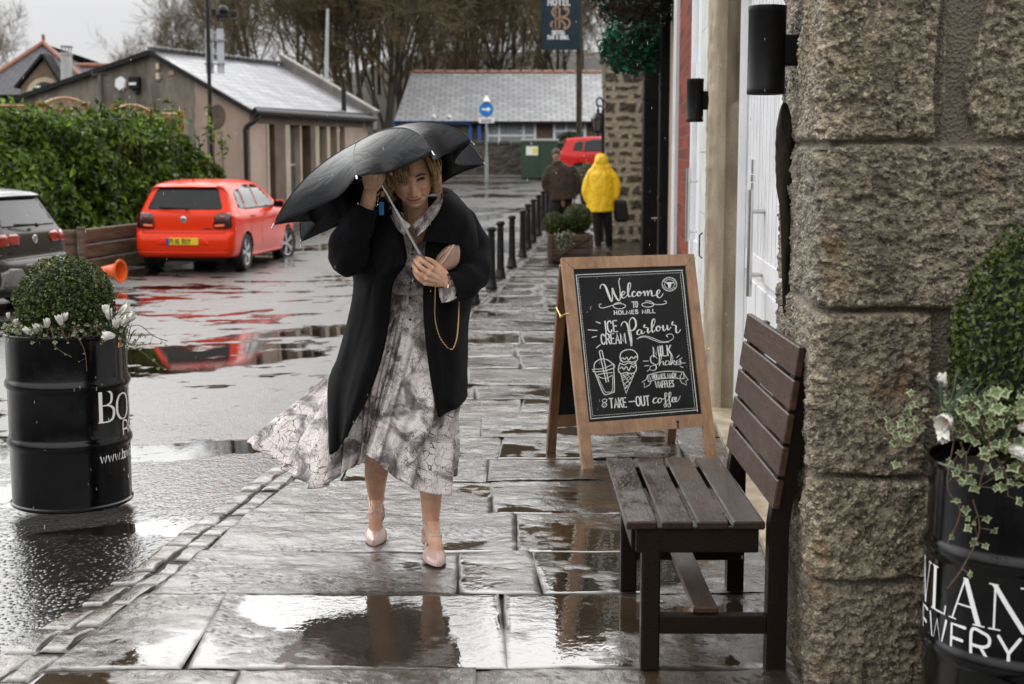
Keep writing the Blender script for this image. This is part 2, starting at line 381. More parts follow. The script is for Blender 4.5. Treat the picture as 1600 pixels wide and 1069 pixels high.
def build_pavement():
    mb = MB(); wet = []; tone = []; joint_crease = []
    rr = random.Random(11)
    rows = [2.4, 3.1, 3.85, 4.54, 5.36, 5.96, 6.63, 7.3, 7.86, 8.5, 9.1, 9.85, 10.5, 11.3, 12.0, 12.9]
    while rows[-1] < 36: rows.append(rows[-1] + rr.uniform(.75, 1.0))
    sid = 0
    for k in range(len(rows)-1):
        y0, y1 = rows[k], rows[k+1]; ym = (y0+y1)/2
        xl = kerb(ym) + .19; xr = float(wall_x(ym)) + .28
        xs = [xl]; known = {4: (-.22, .1), 3: (-1.1, -.03), 5: (.02,), 6: (-.10, .75), 7: (-.9, -.13)}.get(k)
        if known: xs += list(known)
        else:
            x = xl + rr.uniform(.4, 1.1)
            while x < xr-.35: xs.append(x); x += rr.uniform(.65, 1.35)
        x_last = xs[-1]
        while known and xr - x_last > 1.4: x_last += rr.uniform(.8, 1.1); xs.append(x_last)
        xs.append(xr)
        fine = y0 < 9.4
        dx, dy = (.014, .013) if fine else ((.035, .03) if y0 < 16 else (.09, .08))
        for i in range(len(xs)-1):
            sid += 1; a, b_ = xs[i], xs[i+1]
            nx, ny = max(6, int((b_-a)/dx)), max(6, int((y1-y0)/dy))
            U, V = np.meshgrid(np.linspace(0, 1, nx), np.linspace(0, 1, ny), indexing='ij')
            sk = rr.uniform(-.05, .05); sk0, sk1 = (kerb(y0)-kerb(ym), kerb(y1)-kerb(ym)) if i == 0 else (0, 0)
            X = a + U*(b_-a) + (V-.5)*sk*(1 if 0 < i else 0) + (1-U)*(sk0*(1-V)+sk1*V)
            Yw = y0 + V*(y1-y0)
            wv = .012*fbm(X*2.1, Yw*.2, k*5.7, 3); wv2 = .012*fbm(X*2.1, Yw*.2, (k+1)*5.7, 3)
            Yw = Yw + wv*(1-V) + wv2*V
            X = X + .010*fbm(X*.1+sid*9, Yw*3, 1.1, 3)*(1-np.abs(2*U-1))*0
            ex = np.minimum(U, 1-U)*(b_-a); ey = np.minimum(V, 1-V)*(y1-y0)
            e = np.minimum(ex, ey) + .006*fbm(X*9, Yw*9, sid, 2)
            tilt = (U-.5)*rr.uniform(-.008, .008) + (V-.5)*rr.uniform(-.010, .010) + rr.uniform(-.003, .003)
            Z = slab_height(X, Yw, sid) + tilt; rs = riser
            wl = rr.choice((-.0075, -.005, -.002, -.001, .001)) if fine else -.004
            if k in (3, 4) and i in (1, 2, 3): wl = rr.uniform(-.001, .004)
            w = sstep(-.0016, .0016, wl-Z); Z = np.maximum(Z, wl)
            edge = sstep(.009, -.002, e); jv = np.clip(.45+1.3*fbm(X*2.6, Yw*2.6, 6.6, 3), .12, 1.1); Z = Z - .014*edge*jv - .004*sstep(.022, .0, e)*(1-edge)*jv
            jn = np.maximum(sstep(.019, .004, e)*np.clip(.45+jv, 0, 1), .9*rs*(1-w))  # slab joints, plus ledge risers painted dark like shaded crevices
            Z = Z + rise(Yw)
            mb.grid(np.stack([X, Yw, Z], -1), flip=True)
            wet.append((w*(1-edge)).ravel()); tone.append(np.full(X.size, rr.choice((0, 0, .2, .4, .7)))); joint_crease.append(jn.ravel())
    # mortar bed beneath the slabs
    ys = np.linspace(2.3, 36, 60)
    bed = np.stack([np.stack([kerb(ys)-.025, ys, rise(ys)-.0165], -1), np.stack([wall_x(ys)+.3, ys, rise(ys)-.0165], -1)], 1)
    mb.grid(bed, flip=False); wet.append(np.zeros(120)); tone.append(np.zeros(120)); joint_crease.append(np.ones(120))
    o = finish('pavement', mb, M_flag, smooth=True, auto=75, attrs={'wet': np.concatenate(wet), 'tone': np.concatenate(tone), 'joint_crease': np.concatenate(joint_crease)})
    structure(o)
    # a line of worn setts edging the flags
    mb = MB(); wet = []; tone = []; joint_crease = []; y = 2.4; j = 0
    while y < 30:
        L = rr.uniform(.16, .3) if y < 12 else rr.uniform(.4, .7); n = 16 if y < 9 else 7
        for c0, c1 in (((-.02, .085), (.09, .185)) if y < 12 else ((-.02, .185),)):
            j += 1
            U, V = np.meshgrid(np.linspace(0, 1, n), np.linspace(0, 1, n), indexing='ij')
            oy = rr.uniform(-.03, .03); Yw = y + V*(L-.012) + oy
            X = kerb(Yw) + c0 + U*(c1-c0) + .015*fbm(Yw*5, U*2, 1.3, 3)
            ex = np.minimum(U, 1-U)*(c1-c0); ey = np.minimum(V, 1-V)*L; e = np.minimum(ex, ey)
            Z = slab_height(X*1.4, Yw*1.4, j+500)*.9 + rr.uniform(-.008, -.002) - .010*sstep(.014, 0, e) + .006*(1-(2*U-1)**2)*(1-(2*V-1)**2) + rise(Yw)
            mb.grid(np.stack([X, Yw, Z], -1), flip=True)
            wet.append(np.zeros(n*n)); tone.append(np.full(n*n, rr.choice((0, .3, .6)))); joint_crease.append(sstep(.006, 0, e).ravel()*.7)
        y += L
    structure(finish('kerb', mb, M_flag, smooth=True, auto=75, attrs={'wet': np.concatenate(wet), 'tone': np.concatenate(tone), 'joint_crease': np.concatenate(joint_crease)}))
build_pavement()

def hill_z(x, y):
    base = 1.03 + (np.asarray(y, float)-50.4)*.02
    m = sstep(-26, -5, x)*(1-.3*sstep(6, 30, x))
    return base + sstep(64, 108, y)*(1.0 + 6.3*m) + .5*fbm(np.asarray(x)*.08, np.asarray(y)*.08, 3, 3)*sstep(58, 75, y)
def build_hill():
    xs = np.concatenate([[-400, -250, -160, -110], np.arange(-80, 81, 4.), [110, 160, 250, 400]]); ys = np.concatenate([np.arange(50.4, 130, 3.2), [150, 200, 300, 500]])
    Y, X = np.meshgrid(ys, xs, indexing='ij')
    M = mat('woodland_floor', (.018, .013, .008), (.036, .027, .015), ns=.5, rough=.9, bump=.6, bs=4, bd=.1)
    structure(finish('hillside', MB().grid(np.stack([X, Y, hill_z(X, Y)], -1), flip=True), M, smooth=True))
build_hill()
# ------------------------------------------------------------------ the stone building on the right
def Wp(Y, off, z): return (float(wall_x(Y)) - off, Y, z)
def wbox(mb, Y0, Y1, o0, o1, z0, z1, m=0):
    v = [Wp(Y, o, z) for Y in (Y0, Y1) for o in (o0, o1) for z in (z0, z1)]
    return mb.add(v, [(0,1,3,2), (4,6,7,5), (0,4,5,1), (2,3,7,6), (0,2,6,4), (1,5,7,3)], m)

def rockface_material(name, ca, cb, cm, orange=(.34, .17, .06), scale=1.0):
    b = NB(name); v = b.coord()
    tone = b.attr('tone').outputs['Fac']; mo = b.attr('mortar').outputs['Fac']
    n1 = b.noise(9*scale, 6, v, .65); n2 = b.noise(55*scale, 5, v, .7); vo = b.voro(95*scale, 'F1', v)
    c = b.mix(b.ramp(n1, (.3, 0), (.68, 1)), ca, cb)
    c = b.mix(b.math('MULTIPLY', b.ramp(n2, (.50, 0), (.64, 1)), .85), c, tuple(min(1, x*1.9) for x in cb))
    c = b.mix(b.math('MULTIPLY', b.ramp(b.noise(38*scale, 5, v, .7), (.37, 1), (.46, 0)), .92), c, tuple(x*.3 for x in ca))
    c = b.mix(b.math('MULTIPLY', b.ramp(b.noise(4.3*scale, 5, v, .6), (.6, 0), (.7, 1)), .55), c, orange)
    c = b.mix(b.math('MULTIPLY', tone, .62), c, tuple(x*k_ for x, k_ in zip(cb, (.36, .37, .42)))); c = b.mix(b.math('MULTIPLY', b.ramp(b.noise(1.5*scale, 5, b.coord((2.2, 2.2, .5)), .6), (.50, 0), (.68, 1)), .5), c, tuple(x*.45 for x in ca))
    c = b.mix(mo, c, cm)
    h = b.math('ADD', b.math('MULTIPLY', n2, 1.0), b.math('MULTIPLY', vo, .8))
    b.set(Base_Color=c, Roughness=.62, IOR=1.45)
    b.normal(b.bump(h, .95, .016/scale))
    return b.m
M_rock = rockface_material('rockfaced_gritstone', (.100, .080, .052), (.40, .338, .238), (.15, .127, .098))

def build_mill():
    t = thing('stone_building', 'old stone building of rock-faced blocks with white doors along the pavement', 'building', (2.2, 8, 0))
    # --- rock-faced pier: one heightfield wrapped round its front face, corner and street side
    rr = random.Random(5)
    ub = np.concatenate([np.linspace(3.2, 1.75, 12)[:-1], np.arange(1.75, .975, -.0058)])
    front = [(x, 4.3, 0, -1) for x in ub]
    ca = np.linspace(0, 1, 9)[1:-1]; cx, cy, rad = .975, 4.335, .035
    corner = [(cx-rad*math.sin(a*math.pi/2), cy-rad*math.cos(a*math.pi/2), -math.sin(a*math.pi/2), -math.cos(a*math.pi/2)) for a in ca]
    sy = np.arange(4.335, 5.42, .011)
    side = [(float(wall_x(y)) + (.94-float(wall_x(4.335))) * (1-sstep(4.335, 5.4, y)), y, -1, .07) for y in sy]
    xe = side[-1][0]; ret = [(xe+.02, 5.43, -.6, .8), (xe+.08, 5.432, 0, 1), (xe+.22, 5.435, 0, 1), (xe+.5, 5.44, 0, 1)]
    path = np.array(front + corner + side + ret); nf = len(front)
    zs = np.concatenate([[-.12], np.arange(0, 2.25, .0062), np.linspace(2.26, 4.6, 40)])
    X = path[:, 0][:, None] + 0*zs; Y = path[:, 1][:, None] + 0*zs; Z = zs[None, :] + 0*X
    S = np.concatenate([[0], np.cumsum(np.hypot(np.diff(path[:, 0]), np.diff(path[:, 1])))])
    scorn = S[nf+3]; U = (S - scorn)[:, None] + 0*Z             # <0 front face, >0 street side
    wz = Z + .009*fbm(U*3.2, Z*2, 2, 3) ; wu = U + .012*fbm(U*2.5, Z*4, 8, 3)
    zb = [-.2, .37, .705, 1.22, 1.725, 2.42, 2.95, 3.5, 4.1, 4.8]
    cuts = {0: [-.62], 1: [-.40, .5], 2: [-.335, .62], 3: [-.78], 4: [-.325, .55], 5: [-.6], 6: [-.3], 7: [-.5]}
    d = np.full(X.shape, 9.0); bid = np.zeros(X.shape)
    for k in range(len(zb)-1):
        ins = (wz >= zb[k]) & (wz < zb[k+1])
        dd = np.minimum(wz-zb[k], zb[k+1]-wz); b0 = np.full(X.shape, k*10.)
        for j, c_ in enumerate(cuts.get(k, [])):
            dd = np.minimum(dd, np.abs(wu-c_)); b0 = b0 + (wu > c_)
        d = np.where(ins, dd, d); bid = np.where(ins, b0, bid)
    # rubble infill right of the quoins has its own looser joints and smeared mortar
    rub = (U < -.34) & (Z > 1.725) & (Z < 2.42)
    dr = np.minimum(np.abs(wu+.43+.05*np.sin(Z*9)), np.abs(wz-2.28)); smear = ((wu > -.43+.02*np.sin(Z*14)) & rub) | (rub & (wz > 2.24) & (wz < 2.33))
    rub2 = (U < -.335) & (Z > .705) & (Z < 1.22); smear |= rub2 & (wu > -.47+.03*np.sin(Z*17)) & ~((Z > 1.09) & (Z < 1.17) & (wu < -.40))
    d = np.where(rub, np.minimum(d, dr), d)
    tone = np.modf(np.abs(np.sin(bid*12.9898)*43758.5))[0]
    off_b = np.modf(np.abs(np.sin(bid*78.233)*1437.3))[0]
    jw = .0075+.005*fbm(U*4, Z*4, 5, 2)
    m = sstep(jw+.006, jw-.002, d); m = np.where(smear, 1.0, m)
    rock = .014*fbm(U*7, Z*8, bid*.37, 4, .6) + .014*fbm(U*26, Z*31, bid*.11+4, 4, .7) - .012*np.abs(fbm(U*15, Z*22, bid*.2+9, 3, .6)) + .007*fbm(U*85, Z*95, 3, 2) + .006*np.floor(3*fbm(U*5, Z*6.5, bid+2, 3))/3
    h = (.004 + .012*sstep(0, .03, d) + .008*off_b + rock)*(1-m) + m*(-.020 + .004*fbm(U*22, Z*22, 1, 3))
    edge_soft = np.exp(-(U/.05)**2); h = h - .006*edge_soft + .004*edge_soft*fbm(Z*13, 1, 4, 3)
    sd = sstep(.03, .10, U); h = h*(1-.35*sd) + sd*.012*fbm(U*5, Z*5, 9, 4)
    h[-4:] = 0
    nx = path[:, 2][:, None]; ny = path[:, 3][:, None]
    pier = MB().grid(np.stack([X+nx*h, Y+ny*h, Z], -1))
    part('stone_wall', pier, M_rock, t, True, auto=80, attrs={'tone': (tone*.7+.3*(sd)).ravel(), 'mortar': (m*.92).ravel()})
    # --- dressed sandstone door jamb
    b = NB('dressed_sandstone'); v = b.coord(); vs = b.coord((2.2, 2.2, .55))
    c = b.mix(b.ramp(b.noise(3.2, 5, vs), (.35, 0), (.68, 1)), (.22, .168, .105), (.40, .335, .245))
    c = b.mix(b.math('MULTIPLY', b.ramp(b.noise(90, 4, v), (.5, 0), (.7, 1)), .4), c, (.13, .10, .07))
    b.set(Base_Color=c, Roughness=.7); b.normal(b.bump(b.noise(110, 5, v), .5, .005)); M_sand = b.m
    y0 = 9.46
    # (depth along the street, distance back from the wall face): return face with a hollow moulding, then the worn outer arris
    prof = [(9.80, .25), (9.275, .235), (9.272, .215), (9.30, .20), (9.345, .16), (9.36, .125), (9.345, .095), (9.33, .085), (9.345, .055), (9.375, .03), (9.44, .004), (9.50, -.014), (9.60, -.012), (9.75, -.006), (9.9, 0)]
    prof = spline(prof, 60); zz = np.arange(-.05, 4.6, .025)
    A, Zz = np.meshgrid(np.arange(60), zz, indexing='ij'); py_, po = prof[:, 0][:, None] + 0*Zz, prof[:, 1][:, None] + 0*Zz
    arr = sstep(36, 44, A); chip = arr*(.012*fbm(A*.12, Zz*9, 3, 4) - .05*sstep(.32, .6, fbm(A*.03, Zz*1.6, 7, 3)))
    stop = sstep(2.02, 2.06, Zz)*(1-sstep(24, 28, A)); chip = chip - .05*stop*sstep(4, 8, A)
    Xj = wall_x(py_) + po - chip; jam = MB().grid(np.stack([Xj, py_ - .25*chip, Zz], -1))
    part('door_jamb', jam, M_sand, t, True, auto=60)
    # --- white doors set back in the opening
    M_white = mat('white_gloss_paint', (.80, .81, .83), (.70, .71, .73), ns=3, rough=.34, bump=.15, bs=40, bd=.002)
    M_steel = mat('brushed_steel', (.60, .59, .57), (.5, .49, .47), ns=20, rough=.26, metal=1, stretch=(8, 8, .6))
    M_blk = mat('black_cast_iron', (.005, .005, .0055), (.009, .009, .009), ns=12, rough=.45, bump=.2, bs=60, bd=.003, ior=1.2)
    for (a, e) in ((5.43, 7.26), (7.28, 9.28)):
        f = MB(); wbox(f, a, e, -.27, -.235, 0, 3.5)
        for w0, w1 in ((a, a+.12), (e-.12, e)): wbox(f, w0, w1, -.236, -.212, 0, 3.5)
        for z0, z1 in ((0.02, .24), (.98, 1.10), (3.3, 3.5)): wbox(f, a+.12, e-.12, -.236, -.214, z0, z1)
        yy = a+.2
        while yy < e-.2: wbox(f, yy, yy+.035, -.236, -.222, 1.10, 3.3); wbox(f, yy+.055, yy+.12, -.236, -.218, 1.10, 3.3); yy += .19
        for z0, z1 in ((.30, .92),):
            n = 3; w = (e-a-.3)/n
            for i in range(n): wbox(f, a+.17+i*w, a+.10+(i+1)*w, -.236, -.224, z0, z1)
        dr = part('door', f, M_white, t)
        if a > 6:
            h = MB(); hy = 8.05
            for dy_, o_, r_, za, zb_ in ((0, -.135, .016, .90, 1.50), (.16, -.150, .013, .91, 1.50)):
                p0 = np.array(Wp(hy+dy_, o_, za)); p1 = np.array(Wp(hy+dy_, o_, zb_)); h.tube([p0, p1], r_, 14)
            for z in (1.02, 1.38): h.tube([Wp(hy+.02, -.14, z), Wp(hy+.05, -.235, z)], .014, 10); h.tube([Wp(hy+.0, -.135, z), Wp(hy+.16, -.15, z)], .010, 8)
            for z in (1.52, 1.565, 1.61, 1.65): h.tube([Wp(hy+.08, -.15, z-.02), Wp(hy+.08, -.15, z+.02)], (.0095 if z != 1.565 else .012), 10)
            part('handle', h, M_steel, dr, True)
    f = MB(); wbox(f, 9.17, 9.285, -.21, -.165, 0, 3.5); part('door_frame', f, M_white, t)
    f = MB(); wbox(f, 4.9, 10, -.6, -.02, 3.6, 5.6); part('lintel_wall', f, M_sand, t)
    f = MB(); wbox(f, 5.3, 9.9, -1.2, -1.1, 0, 3.6); part('inner_wall', f, M_white, t)
    f = MB(); wbox(f, 5.4, 9.35, -.30, -.02, -.08, .03); part('doorstep', f, M_sand, t)
    # --- pale painted quoins, second white door, brick, pipes
    M_pale = mat('pale_painted_stone', (.60, .61, .60), (.46, .47, .46), ns=5, rough=.5, bump=.3, bs=30, bd=.004)
    f = MB(); z = 0
    while z < 5: wbox(f, 9.86, 10.62, -.30, .004, z, z+.427); z += .431
    part('painted_quoin', f, M_pale, t)
    f = MB(); wbox(f, 10.60, 11.85, -.3, -.03, 0, 5.4); wbox(f, 10.60, 10.86, -.03, .0, 0, 5.4); wbox(f, 11.60, 11.84, -.03, .012, 0, 5.4)
    for z in (.9, 2.3, 3.2): wbox(f, 10.86, 11.6, -.03, -.012, z, z+.12)
    dr = part('door', f, M_white, t)
    h = MB(); h.tube([Wp(11.3, .05, 1.02), Wp(11.3, .05, 1.60)], .02, 10)
    for z in (1.1, 1.5): h.tube([Wp(11.3, .05, z), Wp(11.3, -.03, z)], .012, 8)
    part('handle', h, M_steel, dr, True)
    b = NB('red_brickwork'); sp = b.new('ShaderNodeSeparateXYZ'); b.link(b.tc.outputs['Object'], sp.inputs[0])
    cb = b.new('ShaderNodeCombineXYZ'); b.link(sp.outputs[1], cb.inputs[0]); b.link(sp.outputs[2], cb.inputs[1])
    br = b.new('ShaderNodeTexBrick'); b.link(cb.outputs[0], br.inputs['Vector'])
    for k, x in (('Scale', 1), ('Mortar Size', .007), ('Brick Width', .9), ('Row Height', .104), ('Bias', -.1)): br.inputs[k].default_value = x
    br.inputs['Color1'].default_value = (.22, .038, .022, 1); br.inputs['Color2'].default_value = (.05, .016, .013, 1); br.inputs['Mortar'].default_value = (.13, .09, .075, 1)
    c = b.mix(b.math('MULTIPLY', b.noise(9, 5), .6), br.outputs['Color'], (.20, .05, .03))
    b.set(Base_Color=c, Roughness=.8, IOR=1.2); b.normal(b.bump(br.outputs['Fac'], -.7, .012)); M_brick = b.m
    f = MB(); wbox(f, 11.83, 14.4, -.3, -.005, 0, 5.4); part('brick_wall', f, M_brick, t)
    f = MB(); wbox(f, 14.38, 15.0, -.3, .03, 0, 5.4); wbox(f, 14.5, 14.6, .03, .045, 0, 5.4); part('window_frame', f, M_white, t)
    f = MB(); wbox(f, 15.0, 27.3, -.35, -.01, 0, 5.4); part('side_wall', f, M_sand, t)
    f = MB(); wbox(f, 4.32, 27, -7, -.36, 5.3, 5.6); wbox(f, 4.32, 27.3, -7, -6.7, 0, 5.3); wbox(f, 4.34, 4.8, -6.7, -2.2, 0, 5.3); part('rear_wall', f, M_sand, t)
    for xc, w, Y, dpt in ((1.822, .165, 17.0, .16), (1.945, .215, 20.2, .3)):
        f = MB().box((xc, Y, 2.7), (w, dpt, 5.4), bev=.012); f.box((xc, Y, .13), (w+.03, dpt+.03, .26), bev=.01)
        for z in (1.2, 2.5): f.box((xc, Y, z), (w+.012, dpt+.012, .05), bev=.005)
        part('black_pilaster', f, M_blk, t)
    f = MB(); p = P(1018, 341, 19.5); f.tube([p, p+(.16, 0, 0)], .012, 8); part('pipe_bracket', f, M_steel, t, True)
    f = MB(); q = np.array(Wp(10.0, .012, 1.16)); f.tube([q, q+(-.02, 0, -.02), q+(-.02, 0, -.16), q+(0, 0, -.18)], .006, 6); part('wall_hook', f, M_blk, t, True)
    return t
mill = build_mill()

M_lampblk = mat('black_powder_coat', (.006, .006, .0065), (.009, .009, .0095), ns=30, rough=.42, bump=.12, bs=300, bd=.001, ior=1.25)
def wall_lamp(px, py, Y, h, r, label, wall_off):
    c = P(px, py, Y); t = thing('wall_lamp', label, 'wall lamp', tuple(c), 'cylinder wall lamps by the doors')
    f = MB().lathe([(0, h/2-.012), (r*.80, h/2-.012), (r*.82, h/2), (r*.985, h/2), (r, h/2-.004), (r, h/2-.022), (r*.985, h/2-.024), (r*.985, -h/2+.024), (r, -h/2+.022), (r, -h/2+.003), (r*.98, -h/2), (r*.82, -h/2), (r*.8, -h/2+.012), (0, -h/2+.012)], c, 40)
    part('body', f, M_lampblk, t, True, auto=30)
    wx = float(wall_x(Y)) + wall_off; x0 = c[0]+r*.9
    f = MB().box(((x0+wx)/2+.0, Y, c[2]), (wx-x0+.02, .055, h*.35), bev=.006); part('arm', f, M_lampblk, t)
    f = MB().box((wx-.012, Y, c[2]), (.045, .085, h*.43), bev=.006); part('back_plate', f, M_lampblk, t)
    g = MB().lathe([(0, h/2-.008), (r*.78, h/2-.008)], c, 24); part('glass_disc', g, mat('frosted_glass', (.5, .5, .5), rough=.2), t, True)
    return t
wall_lamp(1198, 79, 5.0, .300, .0655, 'large black cylinder wall lamp fixed to the rock-faced stone pier', .03)
wall_lamp(1086, 157, 9.8, .290, .058, 'smaller black cylinder wall lamp further along, beside the red brick', .0)

def paddle():
    Y = 5.06; top = P(1226, 160, Y); bot = P(1228.5, 493, Y)
    t = thing('wooden_paddle', 'dark wooden paddle hanging by a chain from the large wall lamp', 'paddle', tuple(bot))
    M = mat('dark_stained_wood', (.006, .005, .0045), (.045, .033, .023), ns=14, rough=.4, bump=.9, bs=25, bd=.008, stretch=(3, 3, .5), ior=1.25)
    L = top[2]-bot[2]; prof = spline([(.0, .006), (.05, .013), (.30, .0165), (.50, .020), (.60, .031), (.75, .034), (.88, .030), (.97, .016), (1.0, .006)], 48)
    xs = bot[0] + (top[0]-bot[0])*prof[:, 0]; z = bot[2] + L*prof[:, 0]; a = np.linspace(0, 2*math.pi, 20, endpoint=False)
    rib = 1 + .05*(np.sin(prof[:, 0]*95) > .4)*(prof[:, 0] > .6)*(prof[:, 0] < .92)
    Pm = np.stack([xs[:, None] + prof[:, 1, None]*rib[:, None]*np.cos(a), Y + .6*prof[:, 1, None]*np.sin(a), z[:, None] + 0*a], -1)
    part('blade', MB().grid(Pm, close_v=True, flip=True), M, t, True)
    f = MB(); f.tube([(xs[2], Y-.01, z[2]+.03), (xs[2]-.025, Y-.012, z[2]+.03)], .003, 6); part('peg', f, M, t, True)
    f = MB(); q = np.array((xs[-1], Y, z[-1]))
    for i in range(7):
        c = q + (.0005*i, 0, .004+.0125*i); ang = (i % 2)*math.pi/2; b = np.linspace(0, 2*math.pi, 12)
        f.tube(np.stack([c[0]+.004*np.cos(b)*math.cos(ang), c[1]+.004*np.cos(b)*math.sin(ang), c[2]+.008*np.sin(b)], -1), .0014, 5, cap=False)
    part('chain', f, mat('dark_steel', (.10, .10, .10), rough=.3, metal=1), t, True)
paddle()
# ------------------------------------------------------------------ bench
def bench():
    t = thing('bench', 'small dark slatted wooden bench, soaked, with its back to the stone pier', 'bench', (.62, 5.0, 0))
    def woodm(name, a, b_, rough, ior=1.6, bmp=.5):
        b = NB(name); v = b.coord((14, .9, 14)); 
        c = b.mix(b.ramp(b.noise(3, 6, v, .65, .6), (.3, 0), (.7, 1)), a, b_)
        rr = b.ramp(b.noise(7, 5, b.coord((1.5, .8, 1.5)), .6), (.35, rough), (.65, rough+.2))
        b.set(Base_Color=c, IOR=ior); b.link(rr, b.b.inputs['Roughness'])
        h = b.math('ADD', b.noise(5, 6, v, .7), b.math('MULTIPLY', b.ramp(b.voro(70), (.1, 1), (.35, 0)), .35))
        b.normal(b.bump(h, bmp, .005)); return b.m
    Ms = woodm('wet_seat_wood', (.012, .0068, .0045), (.036, .018, .011), .05, 1.38, .2)
    Mb = woodm('dark_bench_wood', (.026, .0125, .0075), (.068, .034, .020), .26, 1.33)
    Ml = woodm('bench_leg_wood', (.010, .0065, .005), (.013, .0075, .005), .34, 1.2)
    y0, y1, zs = 4.50, 5.50, .51
    for xa, xb in ((.372, .472), (.487, .588), (.603, .704), (.719, .822)):
        part('seat_slat', MB().box(((xa+xb)/2, (y0+y1)/2, zs-.014), (xb-xa, y1-y0, .028), bev=.005), Ms, t)
    M_scr = mat('screw_head', (.02, .018, .015), rough=.4, metal=.6)
    def bx(z): return .838 + (z-.51)*.135                      # front face of the leaning back
    e = np.array((-.135, 0, -1.)); e /= np.linalg.norm(e)
    z0 = .545
    for i in range(5):
        zc = z0 + .053 + i*.1085; f = MB()
        M = np.stack([np.array((1, 0, -.135))/1.009, np.array((0, 1, 0)), np.array((.135, 0, 1))/1.009], 1)
        f.box((bx(zc)+.012, (y0+y1)/2, zc), (.024, y1-y0+.01, .097), M=M, bev=.004)
        s = part('back_slat', f, Mb, t)
        for yy in (y0+.09, y1-.09):
            for dz in (-.02, .02):
                g = MB().lathe([(0, .0012), (.0035, .0008), (.0042, 0)], (bx(zc+dz)-.0003, yy, zc+dz), 8, axis=(-1, 0, .135)); part('screw', g, M_scr, s, True)
    for yy in (y0+.045, y1-.09):
        part('leg', MB().box((.455, yy, .238), (.062, .062, .475), bev=.006), Ml, t)
        f = MB(); zz = np.linspace(0, 1.06, 14); xb = np.where(zz < .5, .868, .868 + (zz-.5)*.142)
        for a, c in zip(range(13), range(1, 14)):
            pass
        prof = np.stack([xb-.0, zz], 1); w = .034
        Pm = []
        for sx, sy in ((-.0, -1), (1, -1), (1, 1), (-.0, 1)): Pm.append(np.stack([prof[:, 0] + (-.03 if sx == 0 else .035), np.full(14, yy+sy*.031), prof[:, 1]], -1))
        Pm = np.array(Pm).transpose(1, 0, 2); f.grid(Pm, close_v=True, flip=True); n = f.n
        f.f += [[0, 1, 2, 3], [n-1, n-2, n-3, n-4]]; f.m += [0, 0]
        part('leg', f, Ml, t)
        part('stretcher', MB().box((.655, yy, .155), (.37, .045, .062), bev=.004), Ml, t)
    f = MB().box((.605, y0+.03, .4435), (.40, .028, .085), bev=.004); part('apron', f, Ml, t)
    f = MB().box((.605, y1-.06, .4435), (.40, .028, .085), bev=.004); part('apron', f, Ml, t)
    for xx in (.405, .80): part('rail', MB().box((xx, 5.0, .4435), (.024, .86, .085), bev=.004), Ml, t)
    part('stretcher', MB().box((.640, (y0+y1)/2-.02, .197), (.082, y1-y0-.13, .02), bev=.004), Mb, t)
bench()

# ------------------------------------------------------------------ brewery drums with clipped box balls
M_drum = mat('black_drum_paint', (.0016, .0016, .0018), (.0034, .0034, .0036), ns=9, rough=.14, bump=.12, bs=22, bd=.006, rvar=.06, ior=1.36)
M_wht = mat('white_lettering', (.80, .80, .81), rough=.45)
M_soil = mat('dark_soil', (.012, .009, .006), (.03, .022, .014), ns=40, rough=.95, bump=1, bs=60, bd=.02)
def leaf_mat(name, a, b_, rough=.38, edge=None):
    b = NB(name); gi = b.new('ShaderNodeNewGeometry')
    c = b.ramp(gi.outputs['Random Per Island'], (0, a), (.62, tuple((x+y)/2 for x, y in zip(a, b_))), (.9, b_), (1, tuple(min(1, x*1.35) for x in b_)))
    if edge is not None: c = b.mix(b.attr('rim').outputs['Fac'], c, edge)
    b.set(Base_Color=c, Roughness=rough, IOR=1.45)
    tr = b.new('ShaderNodeBsdfTranslucent'); b.link(c, tr.inputs[0]); ms = b.new('ShaderNodeMixShader'); ms.inputs[0].default_value = .18
    out = [n for n in b.nt.nodes if n.type == 'OUTPUT_MATERIAL'][0]
    b.link(b.b.outputs[0], ms.inputs[1]); b.link(tr.outputs[0], ms.inputs[2]); b.link(ms.outputs[0], out.inputs[0])
    return b.m
M_box = leaf_mat('box_leaf', (.012, .024, .004), (.085, .115, .012)); M_ivy = leaf_mat('variegated_ivy_leaf', (.045, .085, .03), (.10, .15, .05), edge=(.50, .52, .30))
M_blade = leaf_mat('crocus_leaf', (.012, .035, .012), (.035, .07, .025)); M_stem = mat('brown_stem', (.07, .04, .022), (.12, .07, .04), ns=40, rough=.6)
M_petal = mat('white_petal', (.82, .81, .78), (.70, .68, .60), ns=60, rough=.45); M_orange = mat('orange_stamen', (.75, .22, .02), rough=.5)

def leaf_quads(mb, pos, nrm, size, g, width=.5, bend=.25, jitter=.9):
    """many small pointed leaves: two bent quads each, facing roughly along nrm"""
    n = len(pos)
    nrm = nrm + jitter*g.normal(size=(n, 3)); nrm /= np.linalg.norm(nrm, axis=1)[:, None]
    t = np.cross(nrm, g.normal(size=(n, 3))); t /= np.linalg.norm(t, axis=1)[:, None]; b = np.cross(nrm, t)
    s = size*(.7+.6*g.random(n))[:, None]
    v = np.stack([pos-t*s*.5, pos-b*s*width*.5+nrm*s*bend*.3, pos+t*s*.5-nrm*s*bend*.4, pos+b*s*width*.5+nrm*s*bend*.3], 1).reshape(-1, 3)
    I = np.arange(n)*4 + mb.n
    q = np.stack([I, I+1, I+2, I+3], 1); mb.v.append(v); mb.n += len(v); mb.f.extend(q.tolist()); mb.m.extend([0]*n)
    return mb

